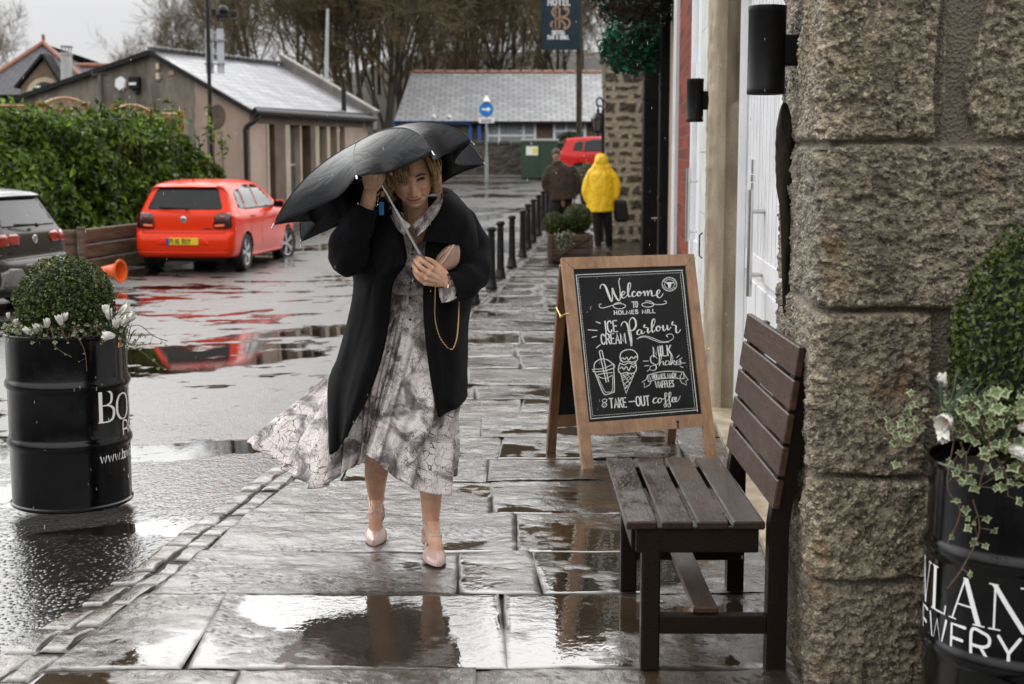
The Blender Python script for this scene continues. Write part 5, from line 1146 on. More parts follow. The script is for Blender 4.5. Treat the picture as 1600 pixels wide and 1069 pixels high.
# ------------------------------------------------------------------ rendered cottage on the left
def cottage():
    t = thing('cottage', 'low rendered cottage with a wet slate roof and dark openings, left of the road', 'cottage', (-5.47, 30, 0))
    Cn = np.array((-5.47, 30.0, 0)); u = np.array((-.926, .376, 0)); v = np.array((.376, .926, 0)); zg = .1
    def Q(a, b_, z): return Cn + u*a + v*b_ + np.array((0, 0, z))
    Ls = 5.25; ap, le = 2.38, 6.4; zR, zA, zL = 2.66, 3.88, 2.86
    b = NB('stained_render'); pos = b.coord(); sp = b.new('ShaderNodeSeparateXYZ'); b.link(pos, sp.inputs[0])
    st = b.noise(1.1, 6, b.coord((1.6, 1.6, .5)), .65)
    c = b.mix(b.ramp(st, (.35, 0), (.68, 1)), (.040, .034, .026), (.25, .22, .18))
    c2 = b.mix(b.ramp(b.noise(1.6, 5, b.coord((1.5, 1.5, .6)), .6), (.4, 0), (.75, 1)), (.36, .27, .215), (.26, .195, .155))
    edge = b.math('ADD', sp.outputs[0], b.math('MULTIPLY', b.math('GREATER_THAN', sp.outputs[2], 2.75), -.0)); edge = b.math('ADD', edge, b.math('MULTIPLY', b.noise(5, 3), .12))
    c = b.mix(b.math('GREATER_THAN', edge, -1.18), c, c2)
    b.set(Base_Color=c, Roughness=.75); b.normal(b.bump(b.noise(14, 6), .35, .02)); M_rend = b.m
    f = MB()
    gab = [(0, zg), (0, zR), (ap, zA), (le, zL), (le, zg)]
    f.prism(gab, 0, .3, lambda a, z, h: Q(a, h, z)); f.prism([(.0, zg), (0, zR), (ap, zA), (le, zL), (le, zg)], Ls-.25, Ls, lambda a, z, h: Q(a, h, z))
    wl = part('wall', f, M_rend, t)
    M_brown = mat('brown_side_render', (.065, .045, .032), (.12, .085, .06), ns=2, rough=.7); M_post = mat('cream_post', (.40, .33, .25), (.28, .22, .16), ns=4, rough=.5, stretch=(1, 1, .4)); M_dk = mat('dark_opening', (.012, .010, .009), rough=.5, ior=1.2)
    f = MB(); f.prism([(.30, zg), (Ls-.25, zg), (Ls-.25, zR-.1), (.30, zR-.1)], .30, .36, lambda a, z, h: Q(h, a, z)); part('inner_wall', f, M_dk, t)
    f = MB(); f.prism([(.302, zR-.26), (Ls-.252, zR-.26), (Ls-.252, zR), (.302, zR)], .0, .26, lambda a, z, h: Q(h, a, z)); f.prism([(.302, zg), (Ls-.252, zg), (Ls-.252, .55), (.302, .55)], .002, .26, lambda a, z, h: Q(h, a, z)); part('lintel', f, M_brown, t)
    bays = [(.30, .62, 'r'), (.98, 1.42, 'b'), (1.42, 1.62, 'p'), (2.05, 2.12, 'p'), (2.5, 2.72, 'b'), (2.72, 2.9, 'p'), (3.25, 3.4, 'p'), (3.72, 3.84, 'p'), (4.1, 5.0, 'r'), (.66, .76, 'p')]
    for a, e, k in bays:
        f = MB(); o = .004 if k == 'p' else .0
        f.prism([(a, .55), (e, .55), (e, zR-.262), (a, zR-.262)], o, .22, lambda x, z, h: Q(h, x, z)); part('pier' if k != 'p' else 'post', f, {'r': M_rend, 'b': M_brown, 'p': M_post}[k], t)
    for a, e in ((1.64, 2.05), (2.92, 3.24)):
        f = MB(); f.prism([(a, .6), (e, .6), (e, zR-.3), (a, zR-.3)], .16, .18, lambda x, z, h: Q(h, x, z)); part('window', f, M_glass, t)
        f = MB(); f.prism([(a, 1.5), (e, 1.5), (e, 1.56), (a, 1.56)], .13, .16, lambda x, z, h: Q(h, x, z)); part('window_bar', f, M_post, t)
    f = MB(); sl = []; ov = .16
    Mr = slate_material('cottage_slate', .20, .30, (.27, .275, .295), (.05, .05, .053), .33, 1.5)
    sR = (zA-zR)/ap; sL = (zA-zL)/(le-ap)
    slate_plane(f, sl, Q(-ov, -.12, zR-ov*sR+.08), Q(-ov, Ls-.05, zR-ov*sR+.08), Q(ap, Ls-.05, zA+.08), Q(ap, -.12, zA+.08), 12); slate_plane(f, sl, Q(le+.1, Ls, zL-.1*sL+.08), Q(le+.1, -.12, zL-.1*sL+.08), Q(ap, -.12, zA+.08), Q(ap, Ls, zA+.08), 4)
    vv = np.concatenate(f.v); vv[:144, 2] += .02*fbm(vv[:144, 0]*1.5, vv[:144, 1]*1.5, 3, 3); f.v = [vv]
    rf = part('roof', f, Mr, t, attrs={'sl': np.concatenate(sl)})
    f = MB()                                                        # verge boards, ridge and gutter
    for (a0, z0), (a1, z1) in (((-ov, zR-ov*sR), (ap, zA)), ((ap, zA), (le+.1, zL-.1*sL))): f.bar(Q(a0, -.10, z0+.03), Q(a1, -.10, z1+.03), .10, .10)
    part('verge', f, M_blk2, t)
    f = MB(); g = random.Random(4)
    for i in range(26): s_ = i*.2; f.box(Q(ap, s_+.05, zA+.13), (.24, .17, .07), rz=math.atan2(v[1], v[0])+math.pi/2+g.uniform(-.15, .15), bev=.02)
    part('ridge_tiles', f, mat('dark_ridge', (.05, .05, .052), (.12, .12, .12), ns=4, rough=.5), rf)
    f = MB().tube([Q(-.2, -.12, zR-.02), Q(-.2, Ls, zR-.04)], .07, 10); f.box(Q(-.14, Ls/2, zR+.0), (.05, Ls, .14), rz=math.atan2(v[1], v[0])-math.pi/2); part('gutter', f, M_blk2, t)
    f = MB().tube(spline([Q(-.18, .1, zR-.08), Q(-.12, .0, zR-.22), Q(.05, -.07, zR-.35), Q(.06, -.075, zR-.6), Q(.06, -.075, 1.2), Q(.06, -.075, .1)], 40), .05, 10); part('downpipe', f, M_blk2, t, True)
    f = MB().bar(Q(-.25, Ls+.02, zR+.12), Q(ap, Ls+.02, zA+.30), .26, .07); f.prism([(-.2, zR-.3), (-.2, zR+.10), (ap, zA+.27), (ap, zA-.3)], Ls-.08, Ls+.1, lambda a, z, h: Q(a, h, z)); part('gable_coping', f, mat('coping_stone', (.22, .20, .18), (.12, .11, .10), ns=3, rough=.6), t)
    part('soil_pipe', MB().tube([Q(.1, Ls-1.0, zR-.1), Q(.1, Ls-1.0, zR+.75)], .06, 8), M_blk2, t, True)
    def on(px, py): # point of the gable plane seen at a pixel
        d = np.array(ray(px, py)); n = np.cross(u, (0, 0, 1)); k = ((Cn-np.array((0, 0, CAM_H)))@n)/(d@n); return np.array((0, 0, CAM_H)) + d*k
    face = -v
    q = on(190, 131); f = MB().lathe([(0, .07), (.13, .07), (.155, .05), (.155, -.02), (0, -.02)], q, 6, axis=tuple(face)); part('alarm_box', f, M_whitepl, t)
    q = on(213, 130); f = MB().box(q+face*.06, (.26, .14, .26), rz=math.atan2(u[1], u[0]), bev=.02); fl = part('floodlight', f, M_blk2, t); part('glass', MB().box(q+face*.135+(0, 0, -.02), (.18, .012, .05), rz=math.atan2(u[1], u[0])), M_whitepl, fl)
    q = on(216, 144); part('camera_dome', MB().sphere(q+face*.04, .055, 12), M_blk2, t, True)
    for py in (104, 120): part('cream_box', MB().box(on(249, py)+face*.04, (.09, .10, .15), rz=math.atan2(u[1], u[0]), bev=.02), mat('cream_plastic', (.60, .52, .38), rough=.5), t)
    part('air_brick', MB().box(on(269, 114)+face*.015, (.14, .03, .09), rz=math.atan2(u[1], u[0])), mat('clay', (.42, .30, .2), rough=.7), t)
    f = MB(); q = on(160, 160); f.tube([q+face*.06+(0, 0, -.6), q+face*.06+(0, 0, .7)], .045, 8); f.bar(q+face*.07+(-.16, 0, .62), q+face*.07+(.16, .0, .66), .06, .1); part('waste_pipe', f, M_rend, t, True)
    # tall black post with floodlight and the back of a sign
    p0 = P(329, 200, (on(329, 200)+face*.35)[1]); tp = thing('lamp_post', 'tall thin black post with a floodlight and the pale back of a sign', 'post', (p0[0], p0[1], .2))
    ztop = P(328, -20, p0[1])[2]; k = p0[1]/F_PX
    part('pole', MB().tube([(p0[0], p0[1], 0), (p0[0], p0[1], ztop)], .042, 10), M_blk2, tp, True)
    a = P(334, 20, p0[1]); f = MB().box(a, (.10, .10, .14), bev=.01); e = P(349, 25, p0[1]); f.tube([a, P(341, 30, p0[1]), e], .02, 6); f.tube([P(340, 16, p0[1])+(.05, 0, 0), e+(0, 0, .08), P(366, 22, p0[1])], .018, 6); f.box(e, (.24, .14, .10), bev=.02); f.sphere(e+(0, 0, .12), .10, 12); f.box(P(366, 22, p0[1]), (.12, .12, .14), bev=.02); f.box(P(347, 33, p0[1]), (.22, .12, .03)); part('floodlight', f, M_blk2, tp)
    M_al = mat('bare_aluminium_sheet', (.50, .53, .57), (.42, .45, .49), ns=2, rough=.35)
    for xa, xb in ((320, 334.5), (338, 351)):
        A, B = P(xa, 45, p0[1]+.06), P(xb, 115, p0[1]+.06); part('sign_back', MB().box((A+B)/2, (B[0]-A[0], .012, A[2]-B[2]), bev=.004), M_al, tp)
    for py in (63, 100): A, B = P(319, py, p0[1]+.03), P(352, py, p0[1]+.03); part('sign_clamp', MB().box((A+B)/2, (B[0]-A[0], .03, .035)), mat('galvanised', (.3, .31, .32), rough=.4, metal=.6), tp)
    # dark patch of old render behind the post
    q = on(340, 182); f = MB().lathe([(0, .006), (.19, .006), (.2, 0)], (0, 0, 0), 24); vv = f.verts(); vv = np.stack([q[0]+u[0]*vv[:, 0]+face[0]*vv[:, 2], q[1]+u[1]*vv[:, 0]+face[1]*vv[:, 2], q[2]+vv[:, 1]*1.25], -1); f.v = [vv]; part('render_patch', f, mat('old_render', (.13, .085, .065), (.10, .065, .05), ns=3, rough=.8), t)
cottage()

def arched_house():
    Y = 43.0; t = thing('house', 'far slate-roofed house with orange ridge tiles and an arched window', 'house', (P(68, 200, Y)[0], Y+2, .7)); p = lambda px, py, dy=0: P(px, py, Y+dy)
    f = MB(); sl = []; ap = p(68, 68, 3.5); l0, r0 = p(-55, 148), p(160, 148); br = p(190, 104, 3.5)
    slate_plane(f, sl, l0, r0, ap, ap+(.01, 0, 0)); slate_plane(f, sl, p(160, 148), p(260, 148), p(190, 104, 3.5), p(120, 104, 3.5)); slate_plane(f, sl, l0+(0, 7, 0), l0, ap, ap+(0, .01, 0)); slate_plane(f, sl, r0+(2, 7, 0), l0+(0, 7, 0), ap, ap+(.01, .01, 0))
    slate_plane(f, sl, r0, r0+(0, 7, 0), ap, ap+(0, .01, 0))
    rf = part('roof', f, slate_material('house_slate', .22, .35, (.085, .087, .098), (.03, .03, .034), .65, 1.25), t, attrs={'sl': np.concatenate(sl)})
    M_or = mat('orange_ridge', (.24, .075, .035), (.16, .055, .03), ns=4, rough=.6); f = MB(); f.tube([l0, ap+(0, -.05, .03)], .075, 8); f.tube([ap+(0, -.05, .03), r0], .075, 8); f.tube([p(118, 103, 3.4), p(183, 103, 3.4)], .09, 8); f.tube([ap, ap+(0, 0, .28)], .05, 6); part('ridge_tiles', f, M_or, rf, True)
    part('wall', MB().box(((l0[0]+r0[0])/2+1.2, Y+3.6, (.4+l0[2])/2), (r0[0]-l0[0]+1.6, 6.6, l0[2]-.4)), M_stonewall, t)
    M_st = mat('brown_house_stone', (.13, .095, .06), (.26, .19, .125), ns=2, rough=.7, bump=.6, bs=6, bd=.05)
    f = MB(); g = [(33, 190), (33, 135), (73, 88), (101, 135), (101, 190)]; g = [(a, b_) for a, b_ in g][::-1]; f.prism(g, -.5, .6, lambda a, b_, h: p(a, b_, h)); part('gable', f, M_st, t)
    f = MB()
    for a, b_ in (((30, 138), (73, 86)), ((73, 86), (104, 138))): f.bar(p(*a, -.25), p(*b_, -.25), .85, .07)
    part('gable_roof', f, M_blk2, t)
    c = p(71, 151, -.52); s = Y/F_PX; th = np.linspace(0, math.pi, 18)
    arch = lambda r: [(c[0]+r*math.cos(a), c[2]+r*1.0*math.sin(a)) for a in th]
    f = MB(); o, i = arch(29*s), arch(22*s); f.grid(np.array([[(x, c[1]-.03, z) for x, z in o], [(x, c[1]-.03, z) for x, z in i]])); f.grid(np.array([[(x, c[1]-.03, z) for x, z in i], [(x, c[1]+.1, z) for x, z in i]])); part('arch_stones', f, mat('pale_arch_stone', (.55, .43, .30), (.42, .32, .22), ns=3, rough=.7), t)
    f = MB().add([(x, c[1]-.004, z) for x, z in i], [list(range(18))[::-1]]); w = part('window', f, M_glass, t)
    f = MB()
    for x in (-9, 7): f.box(c+(x*s, -.03, 8*s), (4*s, .04, 17*s))
    f.box(c+(0, -.03, 9*s), (44*s, .03, 2.2*s)); f.tube(spline([c+(-9*s, -.03, 8*s), c+(-12*s, -.03, 15*s), c+(-16*s, -.03, 14*s)], 8), 1.2*s, 6); part('frame', f, M_whitepl, w)
    f = MB().tube([p(104, 150, -1.5), p(104, 84, -1.5)], 8.2*s, 16); f.tube([p(104, 86, -1.5), p(104, 83, -1.5)], 9.6*s, 16); fl = part('flue', f, mat('pale_flue', (.42, .42, .41), (.33, .33, .32), ns=3, rough=.5), t, True)
    f = MB().tube([p(104, 74, -1.5), p(104, 72, -1.5)], 9.5*s, 16)
    for dx in (-7, -2, 3, 7): f.tube([p(104+dx, 83, -1.5), p(104+dx, 74, -1.5)], .9*s, 5)
    part('cowl', f, mat('dull_zinc', (.22, .22, .22), rough=.5), fl)
    part('chimney', MB().box(p(188, 108, 3), (10*s, .4, 18*s)), M_st, t)
arched_house()

# ------------------------------------------------------------------ hedge, bed, trellis, cone
M_laurel = leaf_mat('laurel_leaf', (.006, .020, .002), (.135, .225, .012), .42)
def hedge():
    g = np.random.default_rng(17); t = thing('laurel_hedge', 'thick glossy laurel hedge along the timber bed behind the parked cars', 'hedge', (-7.6, 22.5, 0))
    line = spline([(-12.5, 21.0), (-10, 21.0), (-8.2, 21.5), (-7.0, 22.9), (-6.2, 25.2), (-5.55, 28.2)], 160); L = np.concatenate([[0], np.cumsum(np.linalg.norm(np.diff(line, axis=0), axis=1))])
    n = 27000; s = g.random(n)*L[-1]; x = np.interp(s, L, line[:, 0]); yv = np.interp(s, L, line[:, 1]); tx = np.interp(s+.05, L, line[:, 0])-np.interp(s-.05, L, line[:, 0]); ty = np.interp(s+.05, L, line[:, 1])-np.interp(s-.05, L, line[:, 1]); q = np.hypot(tx, ty)+1e-9
    nx, ny = ty/q, -tx/q                                            # towards the road
    top = 2.16 + .30*fbm(s*1.1, 0, 1, 4) - .62*sstep(L[-1]-1.8, L[-1]+.1, s)
    ph = g.random(n); is_top = ph > .66
    v = g.random(n); z = np.where(is_top, top + .13*g.normal(size=n), .35 + (top-.35)*v**.8); back = np.where(is_top, -g.random(n)*1.5, 0)
    bulge = .42*fbm(s*1.2, z*1.3, 4, 3) + .18*fbm(s*4, z*4, 9, 2) - .25*((z/top).clip(0, 1))**3
    dep = g.random(n)**1.6*.35
    X = x + nx*(bulge-dep+back); Yv = yv + ny*(bulge-dep+back); nr = np.stack([nx, ny, np.where(is_top, 1.2, .45)], -1); nr /= np.linalg.norm(nr, axis=1)[:, None]
    f = leaf_quads(MB(), np.stack([X, Yv, z], -1), nr, .145, g, .46, .35, .6)
    # tall shoots above the top
    st = MB()
    for px, py, h in ((155, 160, .5), (183, 165, .35), (268, 155, .55), (280, 175, .4), (325, 165, .7), (335, 190, .4), (345, 205, .5), (220, 180, .3)):
        Yq = np.interp(px, (0, 120, 200, 280, 350), (21.4, 22.3, 23.3, 25, 27.5)) + .3; e = P(px, py, Yq); b_ = e - np.array((g.normal()*.05, 0, h)); st.tube([b_-(0, 0, .5), e], (.012, .005), 5)
        m = 26; u = g.random(m); pos = b_ + (e-b_)*u[:, None] + g.normal(size=(m, 3))*.05; leaf_quads(f, pos, g.normal(size=(m, 3))*.6+np.array((0, -.6, .6)), .13, g, .42, .3, .4)
    part('foliage', f, M_laurel, t); 
    for k in range(26):
        i = int(k*6); b_ = np.array((line[i, 0]-nx.mean()*0-.25, line[i, 1]+.35, .3)); st.tube(spline([b_, b_+(g.normal()*.1, .1, .9), b_+(g.normal()*.25, .2, 1.8)], 6), .02, 5)
    part('stems', st, mat('dark_laurel_stem', (.02, .018, .010), rough=.8), t)
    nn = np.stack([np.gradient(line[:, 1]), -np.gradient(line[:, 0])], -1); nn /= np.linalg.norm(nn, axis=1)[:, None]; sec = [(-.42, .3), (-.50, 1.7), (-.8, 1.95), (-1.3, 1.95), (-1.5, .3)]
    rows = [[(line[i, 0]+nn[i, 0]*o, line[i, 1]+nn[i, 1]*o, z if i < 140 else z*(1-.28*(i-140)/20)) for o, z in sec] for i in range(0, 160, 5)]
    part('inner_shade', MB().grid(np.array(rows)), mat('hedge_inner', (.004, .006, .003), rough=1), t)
hedge()
def timber_bed():
    t = thing('raised_bed', 'raised bed of dark wet timber planks beneath the laurel hedge', 'raised bed', (-7, 22, -.1))
    M = mat('wet_sleeper', (.055, .034, .020), (.14, .09, .055), ns=2.5, rough=.4, bump=.6, bs=7, bd=.02, stretch=(1, 1, 7))
    line = [(-10.5, 20.35), (-7.35, 20.75), (-6.55, 21.5), (-6.12, 24.5), (-5.35, 29)]
    for (a, b_) in zip(line[:-1], line[1:]):
        for k in range(3):
            z = .035 + k*.235 - .11; part('plank', MB().bar((*a, z+.105), (*b_, z+.105), .07, .215, bev=.012), M, t)
    for p in line[1:]: part('post', MB().box((p[0]+.06, p[1]-.06, .26), (.11, .11, .78), bev=.01), M, t)
    part('soil', MB().add([(*p, .52) for p in line] + [(-7.2, 31, .52), (-12, 24, .52)], [[0, 1, 2, 3, 4, 5, 6]]), M_soil, t)
timber_bed()
def trellis(a, b_, Ya, Yb, zt, arch, lab):
    A, B = P(a, 200, Ya), P(b_, 200, Yb); A[2] = B[2] = 0; d = B-A; W = np.linalg.norm(d); e = d/W; nrm = np.array((e[1], -e[0], 0))
    t = thing('trellis_panel', lab, 'trellis', tuple((A+B)/2), 'orange trellis panels above the hedge'); M = mat('orange_stained_wood', (.22, .085, .025), (.33, .14, .05), ns=5, rough=.5, stretch=(2, 2, 2))
    z0 = zt-.95; top = lambda s: zt + arch*(1-(2*s/W-1)**2); f = MB()
    for sg in (1, -1):
        s = -1.2
        while s < W+1.2:
            pts = []
            for k in np.linspace(0, 1.4, 40):
                x, z = s+sg*k if sg > 0 else s-k+1.2, z0+k
                if 0 <= x <= W and z <= top(x): pts.append((x, z))
            if len(pts) > 2: p, q = pts[0], pts[-1]; f.bar(A+e*p[0]+nrm*(.006*sg)+(0, 0, p[1]), A+e*q[0]+nrm*(.006*sg)+(0, 0, q[1]), .026, .010, up=nrm)
            s += .135
    part('lattice', f, M, t); f = MB(); ss = np.linspace(0, W, 14); f.tube([A+e*s+(0, 0, top(s)+.02) for s in ss], .028, 6); part('top_rail', f, mat('wet_lit_rail', (.40, .22, .10), rough=.2), t, True)  # rail colour lightened to stand for its sky-lit edge
    for s in (0, W): part('post', MB().box(A+e*s+(0, 0, (top(s)+.1)/2), (.08, .08, top(s)+.1), bev=.01), M, t)
trellis(-40, 62, 24.6, 25.2, 2.56, .0, 'orange lattice trellis panel at the far left above the hedge'); trellis(68, 138, 25.3, 25.9, 2.58, .14, 'orange lattice trellis panel with an arched top, second from the left'); trellis(178, 236, 26.5, 27.2, 2.52, .12, 'orange lattice trellis panel with an arched top, right of a gap'); trellis(238, 285, 27.2, 27.8, 2.50, .0, 'orange lattice trellis panel nearest the black post')
def cone():
    t = thing('traffic_cone', 'orange traffic cone lying on its side by the timber bed', 'traffic cone', (-5.6, 19.9, -.12)); c = P(189, 424, 19.9)
    ax = np.array((.92, -.30, .03)); ax /= np.linalg.norm(ax); q0 = c + ax*.0
    M = mat('orange_plastic', (.80, .13, .02), (.62, .09, .015), ns=6, rough=.3)
    f = MB().lathe([(.135, .0), (.165, .0), (.168, .012), (.150, .03), (.140, .035), (.130, .06), (.115, .065), (.06, .34), (.035, .42), (.03, .42), (.055, .33), (.125, .03), (.135, .0)], q0, 28, axis=tuple(-ax)); part('body', f, M, t, True, auto=40)
cone()

# ------------------------------------------------------------------ bare winter trees
def tree_meshes(seed, H, r0, lean=0.0, multi=1, spread=.75, dens=1.0):
    g = random.Random(seed); tr, cr = MB(), MB()
    def grow(p, d, L, r, lev):
        n = 6 if lev == 0 else (5 if lev == 1 else 4 if lev < 4 else 3); pts = [p]; dd = d.copy()
        for i in range(n):
            k = {0: .10, 1: .20, 2: .28, 3: .34, 4: .4}[lev]; dd = dd + np.array([g.gauss(0, k) for _ in range(3)])*.6 + np.array((0, 0, .10 if lev > 0 else .12)); dd /= np.linalg.norm(dd); pts.append(pts[-1]+dd*L/n)
        rad = np.linspace(r, r*(.45 if lev < 2 else .35), n+1); (tr if lev < 2 else cr).tube(pts, rad, 8 if lev == 0 else 5 if lev == 1 else 3, cap=False)
        if lev == 4: return
        cnt = int({0: 10, 1: 7, 2: 6, 3: 6}[lev]*dens)
        for j in range(cnt):
            f = g.uniform(.28 if lev == 0 else .18, 1.0); i = min(n-1, int(f*n)); q = pts[i] + (pts[i+1]-pts[i])*(f*n-i); ax = (pts[i+1]-pts[i]); ax /= np.linalg.norm(ax)
            rv = np.array([g.gauss(0, 1) for _ in range(3)]); rv -= ax*(rv@ax); rv /= np.linalg.norm(rv); a = g.uniform(.45, 1.0)*spread/.75*(.9 if lev else .75)
            nd = ax*math.cos(a)+rv*math.sin(a); grow(q, nd, L*g.uniform(.42, .66)*(1-.35*f if lev == 0 else 1), max(.011, r*(1-.5*f)*g.uniform(.38, .55)), lev+1)
    for m in range(multi):
        a = m/multi*2*math.pi+.4; d = np.array((lean + (.30*math.cos(a) if multi > 1 else 0), .25*math.sin(a) if multi > 1 else 0, 1.0)); d /= np.linalg.norm(d)
        grow(np.array((.18*math.cos(a)*(multi > 1), .18*math.sin(a)*(multi > 1), -.3)), d, H*g.uniform(.8, 1), r0*g.uniform(.8, 1), 0)
    return tr, cr
M_bark = mat('dark_bark', (.020, .016, .010), (.052, .041, .024), ns=3, rough=.9, bump=.8, bs=8, bd=.05, stretch=(1, 1, .3)); M_twig = mat('brown_twigs', (.075, .054, .026), (.135, .100, .046), ns=.8, rough=.9); M_birch = mat('lichened_bark', (.30, .22, .10), (.10, .075, .04), ns=4, rough=.8, stretch=(1, 1, 2))
def make_tree(name, seed, H, r0, loc, lab, grp, **kw):
    bark = kw.pop('bark', M_bark); tr, cr = tree_meshes(seed, H, r0, **kw); t = thing(name, lab, 'tree', (0, 0, 0), grp); part('trunk', tr, bark, t, True, world=False); part('crown', cr, M_twig, t, world=False); t.location = loc; return t
def zat(x, y): return float(hill_z(x, y)) if y > 50.4 else float(rise(y))
GT = 'bare winter trees behind the bungalow'
def tl(px, Y): x = (px-800)*Y/F_PX; return (x, Y, zat(x, Y)-.1)
t1 = make_tree('bare_tree', 3, 9.5, .125, tl(585, 54), 'many-stemmed dark bare tree between the cottage and the bungalow', GT, multi=6, spread=.8)
t2 = make_tree('bare_tree', 8, 12.5, .17, tl(604, 57), 'slender bare tree with pale lichened bark by the bungalow\'s end', GT, bark=M_birch, spread=.6)
protos = [make_tree('bare_tree', 21, 13, .12, tl(470, 64), 'bare tree rising behind the cottage roof', GT), make_tree('bare_tree', 35, 14, .13, tl(840, 70), 'tall bare tree standing behind the hotel sign', GT, spread=.62, dens=1.1), make_tree('bare_tree', 44, 11, .10, tl(700, 66), 'bare tree above the bungalow roof', GT, multi=2, dens=1.1)]
rt = random.Random(9)
row = [(370, 60, .72), (420, 68, .9), (330, 72, .62), (520, 70, 1.0), (560, 64, .95), (545, 78, 1.1), (620, 70, 1.0), (655, 74, 1.05), (640, 64, .95), (740, 68, 1.0), (690, 78, 1.1), (775, 72, 1.0), (720, 86, 1.15), (800, 64, .9), (815, 80, 1.1), (870, 74, .95), (885, 66, .85), (925, 76, .95), (590, 88, 1.2), (500, 88, 1.05), (450, 80, .95), (660, 92, 1.2), (770, 90, 1.2), (610, 78, 1.1), (850, 92, 1.1), (400, 90, .85), (300, 84, .55), (960, 70, .9), (1010, 80, 1.0), (575, 96, 1.3), (630, 99, 1.3), (690, 102, 1.35), (745, 98, 1.3), (800, 100, 1.3), (540, 92, 1.1), (835, 86, 1.0), (725, 62, .7), (670, 62, .65), (780, 62, .7), (905, 88, 1.1), (480, 70, .9)]
for i, (px, Y, sc) in enumerate(row):
    o = copy_tree(protos[i % 3]); o.location = tl(px+rt.uniform(-8, 8), Y); o.rotation_euler.z = rt.uniform(0, 6.3); o.scale = (sc,)*3
    o['label'] = 'bare brown tree in the thicket on the hillside behind the roofs' if px > 480 else 'bare brown tree thinning out against the sky above the cottage'
for px, Y, sc, lb in ((6, 70, .42, 'small bare tree against the sky at the far left'), (205, 80, .30, 'tiny bare treetop against the sky left of the cottage gable')):
    o = copy_tree(protos[0]); x = (px-800)*Y/F_PX; o.location = (x, Y, .4 if px < 100 else 2.2); o.scale = (sc,)*3 if px < 100 else (.22,)*3; o.scale = (sc*1.25,)*3; o['label'] = lb
def lamp_column():
    Y = 46; p = P(510, 150, Y); t = thing('lamp_column', 'pale grey slender lighting column rising behind the cottage roof', 'lamp column', (p[0], Y, .9)); M = mat('pale_column', (.42, .44, .42), (.33, .35, .34), ns=2, rough=.4); top = P(512, 18, Y)
    part('column', MB().tube([(p[0], Y, .8), P(509, 150, Y), top], (.09, .075, .045), 10), M, t, True); part('switch_box', MB().box(P(507, 141, Y), (.14, .14, .26), bev=.02), M, t); part('cap', MB().lathe([(.045, 0), (.05, .05), (0, .08)], top, 10), M, t, True)
lamp_column()
# ------------------------------------------------------------------ cars (local axes: x right, y forward from the rear bumper, z up)
M_tyre = mat('tyre_rubber', (.010, .010, .010), (.018, .018, .018), ns=20, rough=.6, ior=1.35); M_alloy = mat('alloy_rim', (.55, .55, .57), (.42, .42, .44), ns=9, rough=.28, metal=.9)
M_cglass = mat('car_glass', (.004, .005, .006), (.009, .011, .012), ns=2, rough=.03, ior=1.38); M_trim = mat('black_trim', (.010, .010, .011), rough=.45, ior=1.35); M_chrome = mat('chrome', (.75, .76, .78), rough=.12, metal=1)
M_tail = mat('red_tail_lens', (.35, .010, .008), (.12, .006, .006), ns=22, rough=.10, coat=.6); M_taild = mat('dark_tail_lens', (.055, .004, .005), (.02, .004, .004), ns=16, rough=.08, coat=.5); M_amber = mat('bright_lens', (.75, .12, .05), rough=.15)
M_yplate = mat('yellow_plate', (.74, .52, .03), rough=.35); M_euro = mat('plate_blue_band', (.01, .06, .38), rough=.35)
def mesh_from(mb, mats, smooth=True):
    o = finish('temporary', mb, mats, None, smooth); return o
